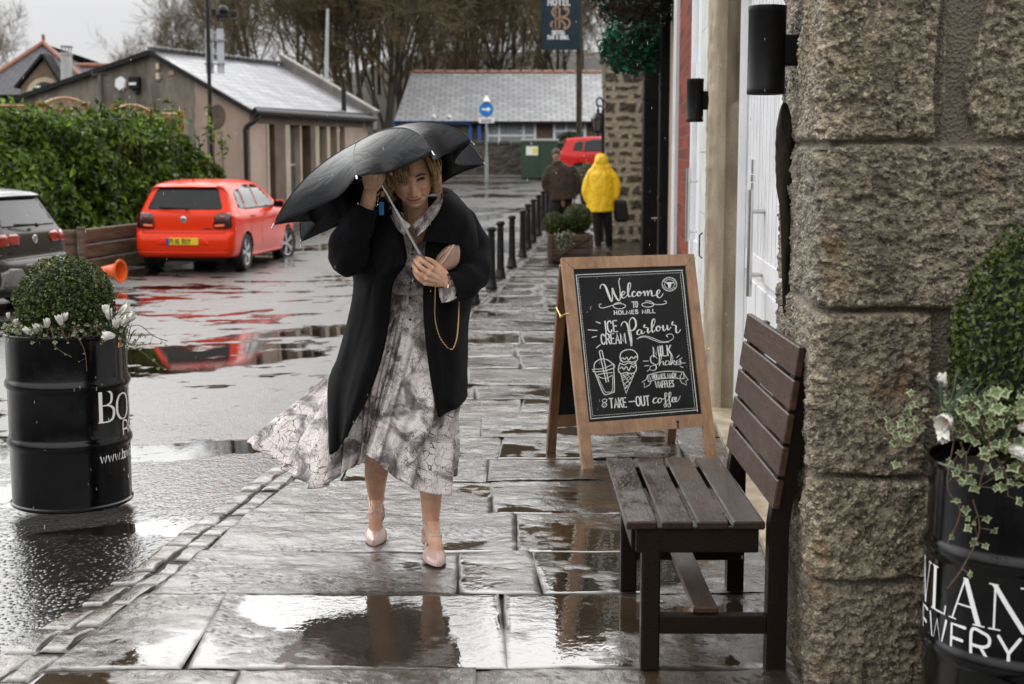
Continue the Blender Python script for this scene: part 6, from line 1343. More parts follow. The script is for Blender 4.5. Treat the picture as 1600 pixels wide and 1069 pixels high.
def car(label, color, c2, loc, heading, plate=None, taildark=True, variant='hatch', group='parked cars'):
    t = thing('parked_car', label, 'car', tuple(loc), group)
    paint = mat('car_paint', color, c2, ns=1.5, rough=.22, coat=.08, lo=.3, hi=.8, ior=1.30)
    outline = [(.16, .235), (.05, .27), (-.005, .36), (-.02, .50), (.0, .585), (.035, .63), (.06, .66), (.07, .80), (.085, .915), (.12, .98), (.215, 1.14), (.315, 1.325), (.29, 1.365), (.40, 1.405), (.8, 1.445), (1.35, 1.462), (1.9, 1.435), (2.25, 1.35), (2.6, 1.17), (2.90, 1.00), (3.3, .925), (3.65, .83), (3.86, .70), (3.95, .52), (3.94, .34), (3.86, .22), (3.0, .18), (2.0, .18), (1.0, .18)]
    o = np.array(outline); o = spline(o, 150, True)
    def W(y, z):
        w = np.interp(z, [.15, .25, .40, .62, .80, .90, .97, 1.2, 1.38, 1.48], [.76, .80, .832, .842, .838, .825, .775, .685, .60, .54])
        w = w*np.interp(y, [-.1, .0, .15, .5, 1.2, 2.6, 3.3, 3.7, 3.97], [.88, .915, .955, .99, 1, 1, .985, .93, .80]); return w
    spine = np.stack([np.clip(o[:, 0], .55, 3.5)*.94+.1, np.full(len(o), .62)], 1)
    q = [0, 0, 0, 0, .006, .022, .05, .095, .16, .25, .36, .48, .60, .70, .78, .84, .88]; s_ = [0, .35, .62, .80, .89, .945, .975, .99, .997, 1, 1, 1, 1, 1, 1, 1, 1]
    rows = []
    for qq, ss in zip(q, s_):
        p = o + (spine-o)*qq; cr = .012*ss*ss*(qq < .2)
        p2 = p + (spine-o)/np.linalg.norm(spine-o, axis=1)[:, None]*cr; rows.append((ss*W(p2[:, 0], p2[:, 1]), p2))
    pts = []
    for sg in (-1, 1):
        for x, p in (rows[::-1] if sg < 0 else rows[1:]): pts.append(np.stack([sg*x, p[:, 0], p[:, 1]], -1))
    body = finish('body', MB().grid(np.array(pts), close_v=True), paint, None, True)
    cut = MB()
    for y in (.72, 3.19):
        for sg in (-1, 1): cut.lathe([(0, -.13), (.335, -.13), (.335, .2), (0, .2)], (sg*.80, y, .305), 40, axis=(sg, 0, 0))
    ct = finish('cutter', cut, M_trim); bpy.context.view_layer.update()
    bm = bmesh.new(); bm.from_mesh(ct.data); bmesh.ops.remove_doubles(bm, verts=bm.verts, dist=1e-5); bmesh.ops.recalc_face_normals(bm, faces=bm.faces); bm.to_mesh(ct.data); bm.free()
    bm = bmesh.new(); bm.from_mesh(body.data); bmesh.ops.remove_doubles(bm, verts=bm.verts, dist=1e-5); bmesh.ops.holes_fill(bm, edges=bm.edges, sides=0); bmesh.ops.recalc_face_normals(bm, faces=bm.faces); bm.to_mesh(body.data); bm.free()
    md = body.modifiers.new('arch', 'BOOLEAN'); md.object = ct; md.operation = 'DIFFERENCE'; md.solver = 'EXACT'; md.material_mode = 'TRANSFER'
    dg = bpy.context.evaluated_depsgraph_get(); me = bpy.data.meshes.new_from_object(body.evaluated_get(dg)); body.modifiers.clear(); body.data = me; me.name = 'body'
    bpy.data.objects.remove(ct); me.set_sharp_from_angle(angle=R(38)); body.parent = t
    bm = bmesh.new(); bm.from_mesh(me); bvh = BVHTree.FromBMesh(bm); bm.free()
    def patch(name, poly, axis, m, parent=None, off=.004, res=.04, sm=True, thick=.012):
        poly = np.asarray(poly, float); n = len(poly); P2 = []
        for i in range(n):
            a, b_ = poly[i], poly[(i+1) % n]; k = max(1, int(np.linalg.norm(b_-a)/res)); P2 += [a+(b_-a)*j/k for j in range(k)]
        nb = len(P2); x0, y0 = poly.min(0); x1, y1 = poly.max(0); ins = []
        for u in np.arange(x0+res/2, x1, res):
            for v in np.arange(y0+res/2, y1, res): ins.append((u, v))
        r = delaunay_2d_cdt([Vector(p) for p in P2] + [Vector(p) for p in ins], [], [list(range(nb))], 1, 1e-5)
        vs, fs = r[0], r[2]; V = []
        for p in vs:
            if axis == 'y': o_, d_ = Vector((p[0], -2, p[1])), Vector((0, 1, 0))
            elif axis == '-y': o_, d_ = Vector((p[0], 6, p[1])), Vector((0, -1, 0))
            elif axis == '-z': o_, d_ = Vector((p[0], p[1], 4)), Vector((0, 0, -1))
            else: o_, d_ = Vector((axis*3, p[0], p[1])), Vector((-axis, 0, 0))
            h = bvh.ray_cast(o_, d_)
            hit = h[0] if h[0] is not None else Vector((p[0], 0, p[1])) if axis == 'y' else Vector((axis*.7 if axis in (1, -1) else p[0], p[0], p[1]))
            V.append(np.array(hit) - np.array(d_)*off)
        f = MB(); flip = axis in (1,)
        F = [list(q_) for q_ in fs]; f.add(np.array(V), F)
        # turn faces outward
        dd = -np.array(d_); va = np.array(V)
        f.f = [q_ if np.cross(va[q_[1]]-va[q_[0]], va[q_[2]]-va[q_[0]])@dd > 0 else q_[::-1] for q_ in f.f]
        ob = part(name, f, m, parent or t, sm, world=False); md = ob.modifiers.new('thickness', 'SOLIDIFY'); md.thickness = thick; md.offset = -1; return ob
    mir = lambda poly: [(-a, b_) for a, b_ in poly]
    patch('rear_window', [(-.585, 1.00), (.585, 1.00), (.60, 1.04), (.50, 1.30), (.46, 1.325), (-.46, 1.325), (-.50, 1.30), (-.60, 1.04)], 'y', M_cglass)
    patch('spoiler', [(-.50, 1.335), (.50, 1.335), (.47, 1.395), (-.47, 1.395)], 'y', paint, off=.035, thick=.05)
    if variant == 'hatch':
        tl_ = [(.475, .72), (.50, .90), (.54, .945), (.72, .955), (.765, .93), (.775, .74), (.74, .705), (.52, .70)]
        for pl in (tl_, mir(tl_)):
            lt = patch('tail_light', pl, 'y', M_taild, off=.012); sg = 1 if pl is tl_ else -1
            patch('reflector', [(sg*.50, .725), (sg*.66, .735), (sg*.66, .775), (sg*.505, .765)][::sg], 'y', M_amber, lt, off=.018); patch('lamp', [(sg*.59, .86), (sg*.66, .86), (sg*.66, .91), (sg*.59, .91)][::sg], 'y', M_tail, lt, off=.018)
    else:
        a_ = [(.37, .80), (.33, .90), (.40, .925), (.56, .93), (.565, .80)]; b2 = [(.575, .80), (.575, .93), (.80, .93), (.83, .86), (.80, .79)]
        for pl in (a_, mir(a_), b2, mir(b2)): patch('tail_light', pl, 'y', M_tail, off=.012)
        lw = [(-.76, .30), (.76, .30), (.78, .50), (.70, .545), (.48, .525), (.40, .44), (-.40, .44), (-.48, .525), (-.70, .545), (-.78, .50)]
        patch('bumper', lw, 'y', mat('silver_bumper_paint', (.17, .165, .17), rough=.3, coat=.2), off=.012, thick=.03)
    for sg in (-1, 1): patch('hatch_gap', [(sg*.655, .635), (sg*.662, .635), (sg*.662, .70), (sg*.655, .70)][::sg], 'y', M_trim, off=.002, thick=.002)
    patch('hatch_gap', [(-.66, .630), (.66, .630), (.66, .637), (-.66, .637)], 'y', M_trim, off=.002, thick=.002)
    pr = patch('plate_recess', [(-.44, .45), (.44, .45), (.36, .575), (-.36, .575)], 'y', paint, off=.0015, thick=.002)
    py_ = -.028; f = MB().box((0, py_, .505), (.52, .012, .112), bev=.004); pt = part('number_plate', f, M_yplate, t, world=False)
    f = MB().box((-.238, py_-.0075, .505), (.042, .003, .108)); part('blue_band', f, M_euro, pt, world=False)
    if plate:
        L = MB(); sans(L, plate, -.20, .470, .072, .012, lambda u, v, h: (u, py_-.0095-h, v), .23, xs=.82); part('plate_characters', L, M_trim, pt, world=False)
    # round badge with its ring and letter strokes
    h = bvh.ray_cast(Vector((0, -2, .845)), Vector((0, 1, 0)))[0]; by = h.y-.012; fnb = lambda u, v, hh: (u*.05, by-.004-hh, .845+v*.05)
    f = MB().lathe([(0, .010), (.045, .010), (.052, .006), (.054, 0)], (0, by+.006, .845), 28, axis=(0, -1, 0)); bd = part('badge', f, mat('badge_silver', (.60, .62, .66), rough=.2, metal=.8), t, True, world=False)
    L = MB()
    for st in ([(-.42, .74), (-.10, -.02), (.0, .18), (.10, -.02), (.42, .74)], [(-.78, .42), (-.36, -.74), (0, .05), (.36, -.74), (.78, .42)], [(-.22, .82), (0, .30), (.22, .82)]): ribbon(L, st, .14, fnb, smooth=False)
    part('badge_emblem', L, M_trim, bd, world=False)
    for x0, x1 in ((-.60, -.50), (.33, .45)):
        yy = bvh.ray_cast(Vector((x0, -2, .705)), Vector((0, 1, 0)))[0].y; f = MB(); k = x0
        while k < x1: f.box((k, yy-.004, .705), (.014, .006, .024)); k += .022
        part('model_badge', f, M_chrome if x0 > 0 else M_trim, t, world=False)
    f = MB(); a = np.array((.03, .07, 1.015)); b_ = np.array((-.40, .10, 1.03)); f.bar(a+(0, -.02, 0), b_+(0, 0.0, 0), .016, .02); f.sphere((.05, .07, 1.01), .028, 10); part('rear_wiper', f, M_trim, t, world=False)
    side = [('quarter_window', [(.52, 1.02), (.80, .985), (.86, 1.30), (.70, 1.32), (.56, 1.24)]), ('rear_door_window', [(.84, .985), (1.52, .98), (1.50, 1.372), (1.10, 1.372), (.90, 1.31)]), ('front_door_window', [(1.57, .98), (2.52, .985), (2.36, 1.14), (2.10, 1.29), (1.85, 1.365), (1.55, 1.372)])]
    for nm, pl in side:
        for sg in (-1, 1): patch(nm, pl, sg, M_cglass, off=.003, res=.06)
    patch('windscreen', [(-.60, 1.04), (.60, 1.04), (.50, 1.33), (-.50, 1.33)], '-y', M_cglass)
    for sg in (-1, 1):
        patch('sill_trim', [(1.05, .20), (2.85, .20), (2.85, .255), (1.05, .255)], sg, paint, off=.018, thick=.03)
        for y0 in (.92, 1.545):
            pl = [(y0+.0, .40), (y0+.007, .40), (y0+.007, .95), (y0, .95)]
            patch('door_gap', pl, sg, M_trim, off=.0015, thick=.002)
        for y0 in (.98, 1.66):
            hx = bvh.ray_cast(Vector((sg*3, y0+.1, .88)), Vector((-sg, 0, 0)))[0].x; f = MB().box((hx+sg*.014, y0+.10, .88), (.03, .19, .032), bev=.012); part('door_handle', f, paint, t, world=False)
        f = MB().box((sg*.90, 2.36, 1.03), (.20, .11, .13), bev=.045); f.box((sg*.80, 2.38, .99), (.10, .06, .04)); part('wing_mirror', f, paint, t, world=False)
        f = MB().box((sg*.905, 2.302, 1.03), (.165, .01, .10), bev=.004); part('mirror_glass', f, M_cglass, t, world=False)
    patch('lower_bumper', [(-.72, .26), (.72, .26), (.74, .335), (-.74, .335)], 'y', paint, off=.012, thick=.02)
    for y, turn in ((.72, 0), (3.19, R(-14))):
        for sg in (-1, 1):
            ax = (sg*math.cos(turn), sg*math.sin(turn), 0); c = (sg*.72, y, .305); f = MB().lathe([(.205, -.09), (.285, -.095), (.305, -.07), (.305, .07), (.285, .098), (.225, .10), (.212, .085), (.205, .06)], c, 40, axis=ax); w = part('wheel', f, M_tyre, t, True, world=False)
            f = MB().lathe([(.212, .088), (.205, .085), (.195, .05), (.19, -.06)], c, 40, axis=ax); f.lathe([(0, .075), (.035, .075), (.04, .06), (.04, .02)], c, 20, axis=ax)
            A = np.array(ax); e1 = np.array((0, 0, 1.)); e2 = np.cross(A, e1); cc = np.array(c)
            for k in range(5):
                for d_ in (-.13, .13):
                    a0 = k*2*math.pi/5 + .3; a1 = a0 + d_
                    f.bar(cc + A*.068 + (e1*math.cos(a0)+e2*math.sin(a0))*.03, cc + A*.078 + (e1*math.cos(a1)+e2*math.sin(a1))*.20, .030, .022, up=A)
            part('rim', f, M_alloy, w, True, world=False); f = MB().lathe([(0, -.0), (.195, -.0)], c, 24, axis=ax); part('brake_disc', f, M_trim, w, world=False)
    part('aerial', MB().tube([(0, .62, 1.42), (0, .50, 1.50)], .008, 6), M_trim, t, world=False)
    part('underbody', MB().box((0, 2.0, .24), (1.2, 3.4, .14)), M_trim, t, world=False)
    t.rotation_euler.z = -heading
    return t
car('bright orange-red hatchback with a yellow number plate parked by the hedge', (.74, .036, .005), (.64, .029, .004), (-5.17, 22.35, -.125), R(6.5), plate='PL16 RUY')
car('dark grey-brown car cut off by the left edge, seen from behind', (.034, .030, .027), (.026, .023, .021), (-5.60, 16.9, -.12), R(-79), variant='estate')
car('shiny red car across the road beyond the man in brown', (.50, .020, .018), (.42, .015, .014), (1.42, 46.2, .9), R(90))
# ------------------------------------------------------------------ people
def remesh(name, mb, voxel, smooth_it=4, factor=.5):
    o = finish('temporary', mb, M_trim, None, True); md = o.modifiers.new('r', 'REMESH'); md.mode = 'VOXEL'; md.voxel_size = voxel
    if smooth_it: s = o.modifiers.new('s', 'SMOOTH'); s.iterations = smooth_it; s.factor = factor
    dg = bpy.context.evaluated_depsgraph_get(); me = bpy.data.meshes.new_from_object(o.evaluated_get(dg)); old = o.data; bpy.data.objects.remove(o); bpy.data.meshes.remove(old); me.name = name; me.materials.clear()
    co = np.empty(len(me.vertices)*3, np.float32); me.vertices.foreach_get('co', co); me.polygons.foreach_set('use_smooth', np.ones(len(me.polygons), bool)); return me, co.reshape(-1, 3).astype(float)
def link_mesh(name, me, mats, parent, loc=None):
    """world-space mesh under a thing"""
    off = np.zeros(3); q = parent
    while q is not None: off += np.array(q.location); q = q.parent
    co = np.empty(len(me.vertices)*3, np.float32); me.vertices.foreach_get('co', co); co = co.reshape(-1, 3) - off; me.vertices.foreach_set('co', co.astype(np.float32).ravel()); me.update()
    for m in (mats if isinstance(mats, (list, tuple)) else [mats]): me.materials.append(m)
    o = bpy.data.objects.new(name, me); C.objects.link(o); o.parent = parent; return o
def limb(mb, pts, rad, k=12, n=None, ends=(0, -1)):
    pts = np.asarray(pts, float); rad = np.asarray(rad, float)
    if n: rad = np.interp(np.linspace(0, 1, n), np.linspace(0, 1, len(rad)), rad); pts = spline(pts, n)
    mb.tube(pts, rad, k)
    for i in ends: mb.sphere(pts[i], rad[i]*.995, k)
    return mb
M_skin_far = mat('far_skin', (.40, .22, .15), rough=.5)

def walker(label, base, H, facing_away=True, **k):
    return thing('person', label, 'person', base, 'people walking away down the pavement')
def yellow_person():
    Y = 25.9; s = Y/F_PX; p = lambda px, py, d=0: P(px, py, Y+d)
    t = thing('person', 'person in a hooded yellow raincoat and dark trousers walking away, seen from behind', 'person', (p(942, 392)[0], Y, 0), 'people walking away down the pavement')
    b = MB(); limb(b, [p(939, 252), p(939, 268), p(939, 300), p(940, 325)], [.085, .055, .11, .09], n=12); b.sphere(p(939, 252), (.085, .10, .12), 14)
    for x0, x1, x2, d in ((933, 934, 935, -.10), (947, 949, 952, .12)): limb(b, [p(x0, 320), p(x1, 355, d*.4), p(x2, 386, d), p(x2-1, 390, d+.08)], [.085, .06, .045, .04], n=12)
    for x, pts in ((0, [(922, 275), (916, 297), (919, 312)]), (1, [(955, 275), (962, 295), (962, 312)])): limb(b, [p(*q) for q in pts], [.05, .045, .035], n=10)
    me, co = remesh('body', b, .02); body = link_mesh('body', me, M_skin_far, t)
    My = mat('yellow_raincoat', (.95, .62, .012), (.86, .52, .008), ns=9, rough=.38, bump=.9, bs=9, bd=.05, stretch=(1.6, 1.6, .8))
    j = MB(); limb(j, [p(939, 266), p(939, 275), p(938, 300), p(939, 331)], [.15, .215, .235, .25], k=20, n=14, ends=(0,))
    for pts in ([(926, 270), (918, 285), (915, 299), (919, 312)], [(952, 270), (960, 282), (963, 297), (961, 308)]): limb(j, [p(*q) for q in pts], [.095, .085, .078, .07], n=12)
    j.sphere(p(939, 252, .01), (.128, .15, .145), 18); limb(j, [p(932, 264), p(946, 264)], [.11, .11])
    me, co = remesh('raincoat', j, .017, 3); co2 = co.copy(); c0 = p(939, 300); f_ = .022*fbm(co[:, 0]*5, co[:, 1]*5, co[:, 2]*3.2, 4); dirv = co-np.array((c0[0], Y, 0)); dirv[:, 2] = 0; dirv /= np.linalg.norm(dirv, axis=1)[:, None]+1e-6; co2 = co + dirv*f_[:, None]; co2[:, 1] = Y + (co2[:, 1]-Y)*.72; me.vertices.foreach_set('co', co2.astype(np.float32).ravel()); link_mesh('raincoat', me, My, t)
    tr = MB(); 
    for x0, x1, x2, d in ((933, 933, 935, -.10), (947, 950, 952, .12)): limb(tr, [p(x0, 322), p(x1, 352, d*.4), p(x2, 384, d)], [.10, .082, .062], n=12)
    me, co = remesh('trousers', tr, .018, 3); link_mesh('trousers', me, mat('dark_trousers', (.008, .007, .007), (.016, .014, .013), ns=9, rough=.7, ior=1.25), t)
    for x, d in ((935, -.10), (952, .12)):
        f = MB(); c = p(x, 388.5, d); limb(f, [c+(0, -.03, -.0), c+(0, .12, -.02)], [.045, .035]); part('boot', f, M_trim, t, True)
    bg = thing('handbag', 'large soft black handbag hanging from the arm of the person in yellow', 'bag', tuple(p(969, 348))); f = MB().box(p(968, 330), (.26, .16, .40), bev=.05); v = np.concatenate(f.v); v[:, 0] += .04*(v[:, 2] < p(968, 330)[2]); f.v = [v]; part('bag_body', f, M_trim, bg, True, auto=30)
    f = MB(); f.tube(spline([p(960, 314), p(962, 303), p(965, 306), p(972, 314)], 12), .012, 6); part('handle', f, mat('brown_strap', (.10, .05, .03), rough=.5), bg, True)
def brown_man():
    Y = 28.2; p = lambda px, py, d=0: P(px, py, Y+d); z = float(rise(Y))
    t = thing('person', 'man in a dark brown jacket with bare head walking away beside the far bollards', 'person', (p(878, 370)[0], Y, z), 'people walking away down the pavement')
    b = MB(); b.sphere(p(869, 242), (.082, .10, .12), 14); limb(b, [p(869, 244), p(872, 258), p(877, 290), p(878, 318)], [.07, .06, .12, .09], n=12)
    for x0, x1, x2, d in ((871, 870, 869, -.1), (886, 886, 887, .14)): limb(b, [p(x0, 312), p(x1, 345, d*.5), P(x2, 369, Y+d), P(x2, 373, Y+d+.08)], [.09, .065, .045, .045], n=12)
    for pts in ([(859, 268), (853, 285), (858, 298)], [(893, 268), (901, 288), (899, 303)]): limb(b, [p(*q) for q in pts], [.05, .045, .035], n=10)
    me, co = remesh('body', b, .02); link_mesh('body', me, M_skin_far, t)
    j = MB(); limb(j, [p(871, 259), p(875, 268), p(878, 290), p(880, 312)], [.13, .225, .26, .27], k=20, n=14, ends=(0,))
    for pts in ([(861, 265), (853, 280), (852, 290), (858, 300)], [(894, 266), (902, 283), (902, 296), (898, 304)]): limb(j, [p(*q) for q in pts], [.10, .09, .08, .07], n=12)
    me, co = remesh('jacket', j, .018, 3); c0 = p(877, 290); dv = co-np.array((c0[0], Y, 0)); dv[:, 2] = 0; dv /= np.linalg.norm(dv, axis=1)[:, None]+1e-6; co2 = co + dv*(.02*fbm(co[:, 0]*5, co[:, 1]*5, co[:, 2]*3, 4))[:, None]; co2[:, 1] = Y+(co2[:, 1]-Y)*.72; me.vertices.foreach_set('co', co2.astype(np.float32).ravel())
    link_mesh('jacket', me, mat('brown_jacket', (.030, .020, .015), (.060, .042, .030), ns=9, rough=.75, bump=.8, bs=12, bd=.03, ior=1.3), t)
    tr = MB()
    for x0, x1, x2, d in ((871, 870, 869, -.1), (886, 886, 887, .14)): limb(tr, [p(x0, 308), p(x1, 342, d*.5), p(x2, 367, d)], [.115, .09, .075], n=12)
    me, co = remesh('trousers', tr, .018, 3); link_mesh('trousers', me, bpy.data.materials['dark_trousers'], t)
    h = MB(); h.sphere(p(869, 240, .012), (.092, .105, .105), 16); part('hair', h, mat('dark_brown_hair', (.030, .016, .009), (.06, .033, .02), ns=30, rough=.6, bump=1, bs=60, bd=.02), t, True)
    for x, d in ((869, -.1), (887, .14)): f = MB(); c = p(x, 371, d); limb(f, [c+(0, -.03, 0), c+(0, .15, -.02)], [.05, .042]); part('shoe', f, M_trim, t, True)
    s = thing('walking_stick', 'thin reddish walking stick held by the man in the brown jacket', 'stick', tuple(p(896, 370))); a, e = p(898, 303, -.05), p(893, 371, -.05); f = MB(); f.tube([a, e], .014, 8); part('shaft', f, mat('red_stick', (.22, .05, .035), rough=.4), s, True); part('handle', MB().tube(spline([a+(-.05, 0, .0), a+(-.02, 0, .03), a, a-(0, 0, .05)], 8), .015, 8), M_trim, s, True)
yellow_person(); brown_man()

# ------------------------------------------------------------------ the woman under the umbrella
def woman():
    t = thing('person', 'blonde woman in a long charcoal coat and snakeskin-print dress bowing under her umbrella', 'person', (-.42, 5.95, 0))
    b = MB()
    # --- head, built facing -Y around the eye line, then bowed and tilted
    nb, na = 96, 110; A, Bq = np.meshgrid(np.linspace(-math.pi/2, math.pi/2, na), np.linspace(0, 2*math.pi, nb, endpoint=False), indexing='ij')
    hx, hy, hz = np.cos(A)*np.cos(Bq), np.cos(A)*np.sin(Bq), np.sin(A)
    x, yv, z = hx*.073, hy*.094+.004, hz*.117
    jaw = sstep(-.03, -.115, z); front = sstep(.2, -.6, hy)
    x = x*(1-.17*jaw) + 0; yv = yv + (-.006*jaw)*front; z = z - .004*front*jaw
    yv = np.where(hy < 0, yv*(1-.05*(np.abs(hx)**2)), yv); x = x*(1+.03*np.exp(-((z+.03)/.03)**2))
    def gb(cx, cz, sx, sz, amp, sym=True):
        e = np.exp(-((x-cx)/sx)**2-((z-cz)/sz)**2)
        if sym and cx: e = e + np.exp(-((x+cx)/sx)**2-((z-cz)/sz)**2)
        return amp*e
    d = gb(0, .020, .05, .010, .004) + gb(.030, .002, .017, .012, -.0125) + gb(.031, .0, .0115, .008, .0055) + gb(.033, .020, .022, .0065, .0055) + gb(.031, -.012, .014, .0045, .003)
    d = d + np.where((z < .014) & (z > -.06), 0, 0)
    ridge = np.interp(z, [-.062, -.053, -.045, -.037, -.01, .010, .026], [0, .014, .0300, .0265, .014, .004, 0]); d = d + ridge*np.exp(-(x/(.0075+.0055*sstep(.0, -.045, z)))**2) + gb(.0145, -.0435, .0068, .0066, .0130)
    zm = z - .0040*(x/.02)**2                                       # smile lifts the corners
    def gm(cz, sx, sz, amp): return amp*np.exp(-(x/sx)**4-((zm-cz)/sz)**2)
    d = d + gm(-.0650, .026, .0048, .0034) + gm(-.0762, .022, .0058, .0046) + gm(-.0702, .031, .0024, -.0060) + gm(-.070, .034, .018, .004)
    d = d + gb(.043, -.028, .017, .016, .0105) + gb(0, -.101, .017, .012, .008) + gb(0, -.087, .02, .005, -.0035) + gb(.027, -.067, .004, .004, -.002)
    for k in np.linspace(0, 1, 9): d = d + gb(.0185+.0155*k, -.040-.030*k, .0046, .0046, -.0038)
    face = sstep(.05, -.35, hy); yv = yv - d*face
    for k in (-1, 1):                                               # ears
        e = np.exp(-((yv-.012)/.014)**2-((z+.012)/.024)**2)*(np.sign(x) == k); x = x + k*.012*e
    S = 1.12; Hl = np.stack([x, yv, z], -1)*S
    pi_, ro, ya = R(16), R(-8.5), R(3)
    Rm = np.array(Matrix.Rotation(ya, 3, 'Z') @ Matrix.Rotation(ro, 3, 'Y') @ Matrix.Rotation(pi_, 3, 'X'))
    H0 = P(643.5, 284.5, 5.55) - Rm @ np.array((0, -.095, 0))
    Tw = lambda p: np.asarray(p, float) @ Rm.T + H0
    b.grid(Tw(Hl), close_v=True, flip=True)
    p = P
    nb_ = p(652, 352, 5.80); limb(b, [Tw((0, .03, -.05)), (Tw((0, .025, -.09))+nb_)/2, nb_], [.056, .051, .058], n=10)
    limb(b, [p(653, 360, 5.84), p(652, 410, 5.88), p(650, 460, 5.92), p(650, 510, 5.95)], [.085, .105, .09, .115], n=16); limb(b, [p(614, 364, 5.88), p(654, 360, 5.86), p(704, 358, 5.89)], [.04, .05, .04], n=10)
    limb(b, [p(608, 364, 5.87), p(572, 386, 5.74), p(545, 402, 5.64), p(558, 362, 5.56), p(574, 318, 5.52), p(578, 300, 5.505)], [.052, .048, .044, .042, .030, .027], n=26)
    limb(b, [p(708, 358, 5.88), p(734, 392, 5.84), p(738, 428, 5.75), p(716, 441, 5.65), p(699, 443, 5.60)], [.052, .047, .044, .036, .026], n=22)
    # left hand: palm of four metacarpals, curled fingers round the handle, thumb behind it
    wl = p(700, 443, 5.60)
    Fk = {'i': [(675, 419, 5.545), (663, 410, 5.525), (656, 404, 5.528), (652, 401.5, 5.543)], 'm': [(669, 427, 5.54), (656.5, 417, 5.517), (650, 409, 5.525), (647.5, 406, 5.545)], 'r': [(665, 435, 5.545), (652.5, 426, 5.522), (647, 417, 5.532), (645.5, 413, 5.55)], 'l': [(664, 442.5, 5.558), (653.5, 435, 5.537), (648.5, 427, 5.54), (646.5, 422, 5.556)]}
    for k, rr in zip('imrl', (.0092, .0095, .0090, .0080)):
        q = [p(*c) for c in Fk[k]]; limb(b, [wl+(q[0]-wl)*.08, (wl+q[0])/2+np.array((0, .004, 0)), q[0]], [.017, .0155, rr*1.25], n=8); limb(b, q, [rr*1.18, rr*1.02, rr*.95, rr*.74], n=16, k=12); b.sphere(q[0]+np.array((0, -.003, 0)), rr*1.3, 10)
    limb(b, [wl, p(694, 428, 5.585), p(683, 415, 5.578), p(672, 407, 5.57), p(662, 403, 5.562)], [.018, .0175, .013, .0105, .0075], n=16)
    # right hand up at the runner
    wr = p(578, 300, 5.505); kn = {'i': (592, 274, 5.49), 'm': (584, 268, 5.475), 'r': (576, 266, 5.47), 'l': (568, 268, 5.475)}
    for k, rr in zip('imrl', (.0092, .0095, .009, .008)):
        q0 = p(*kn[k]); limb(b, [wr, (wr+q0)/2, q0], [.019, .0165, rr*1.35], n=8); q1 = q0+np.array((.018, -.006, .020)); q2 = q1+np.array((.022, .016, -.002)); q3 = q2+np.array((.006, .016, -.012)); limb(b, [q0, q1, q2, q3], [rr*1.15, rr, rr*.95, rr*.75], n=14)
    limb(b, [wr, p(590, 290, 5.50), p(597, 279, 5.505), p(600, 270, 5.52)], [.018, .015, .011, .008], n=12)
    # legs and feet
    limb(b, [p(632, 515, 5.97), p(612, 610, 5.96), p(598, 690, 6.08), p(588, 735, 6.18), p(588, 783, 6.235)], [.095, .08, .056, .055, .033], n=26)
    limb(b, [p(668, 515, 5.95), p(672, 610, 5.88), p(675, 700, 5.83), p(674, 750, 5.87), p(673, 818, 5.925)], [.09, .07, .050, .054, .034], n=26)
    aR, aL = p(588, 783, 6.235), p(673, 818, 5.925); tR, tL = G(585, 842, .022), G(683, 874, .024)
    hR = p(592, 800, 6.285); hL = p(668, 838, 5.975)
    limb(b, [aR, (aR*.45+tR*.55)+(0, 0, .022), tR+(0, .060, .006), tR+(0, .03, -.004)], [.033, .031, .026, .012], n=14); limb(b, [aR, hR], [.031, .026]); limb(b, [aL, (aL*.45+tL*.55)+(0, 0, .016), tL+(0, .065, .006), tL+(0, .035, -.004)], [.034, .032, .026, .012], n=14); limb(b, [aL, hL], [.031, .027])
    me, co = remesh('body', b, .0026, 1, .5)
    bmb = bmesh.new(); bmb.from_mesh(me); bvb = BVHTree.FromBMesh(bmb); bmb.free()
    # skin colouring by place on the face
    L = (co - H0) @ Rm / S; lx, ly, lz = L[:, 0], L[:, 1], L[:, 2]; onf = (ly < -.035) & (np.abs(lz) < .13) & (np.abs(lx) < .08)
    lzm = lz - .0040*(lx/.02)**2
    lip = np.exp(-(lx/.028)**6)*np.exp(-((lzm+.0705)/.0085)**4)*onf; line = np.exp(-(lx/.031)**6)*np.exp(-((lzm+.0704)/.0026)**2)*onf
    br = 0; ey = 0; wh = 0
    for k in (-1, 1):
        u = (k*lx-.033)/.019; zc = .0185+.004*(1-u*u)-.004*np.maximum(u, 0); br = br + 1.5*np.exp(-u**6)*np.exp(-((lz-zc+.002)/.0046)**2)
        u2 = (k*lx-.0315)/.0145; zc2 = .0005+.0035*(1-u2*u2); ey = ey + 1.7*np.exp(-u2**6)*np.exp(-((lz-zc2)/.0048)**2); wh = wh + np.exp(-(u2*1.15)**6)*np.exp(-((lz-zc2+.0040)/.0016)**2)*(np.abs(u2) > .38)
    nos = 1.2*np.exp(-((np.abs(lx)-.0090)/.0046)**2-((lz+.0515)/.0034)**2)*onf; crow = 0
    blush = (np.exp(-((np.abs(lx)-.044)/.02)**2-((lz+.03)/.018)**2) + .8*np.exp(-(lx/.012)**2-((lz+.04)/.012)**2))*onf
    nail = np.zeros(len(co))
    for k in 'imrl': c = p(*Fk[k][3])+np.array((-.002, -.006, .002)); nail = np.maximum(nail, np.exp(-(np.linalg.norm(co-c, axis=1)/.0065)**4))
    me.attributes.new('lip', 'FLOAT', 'POINT').data.foreach_set('value', np.clip(lip+nail*.5, 0, 1).astype(np.float32))
    me.attributes.new('dark', 'FLOAT', 'POINT').data.foreach_set('value', np.clip(line*.75+br*onf*.85+ey*onf*1.0+nos*.8, 0, 1).astype(np.float32)); me.attributes.new('blush', 'FLOAT', 'POINT').data.foreach_set('value', np.clip(blush, 0, 1).astype(np.float32)); me.attributes.new('white', 'FLOAT', 'POINT').data.foreach_set('value', np.clip(wh*onf*.5, 0, 1).astype(np.float32))
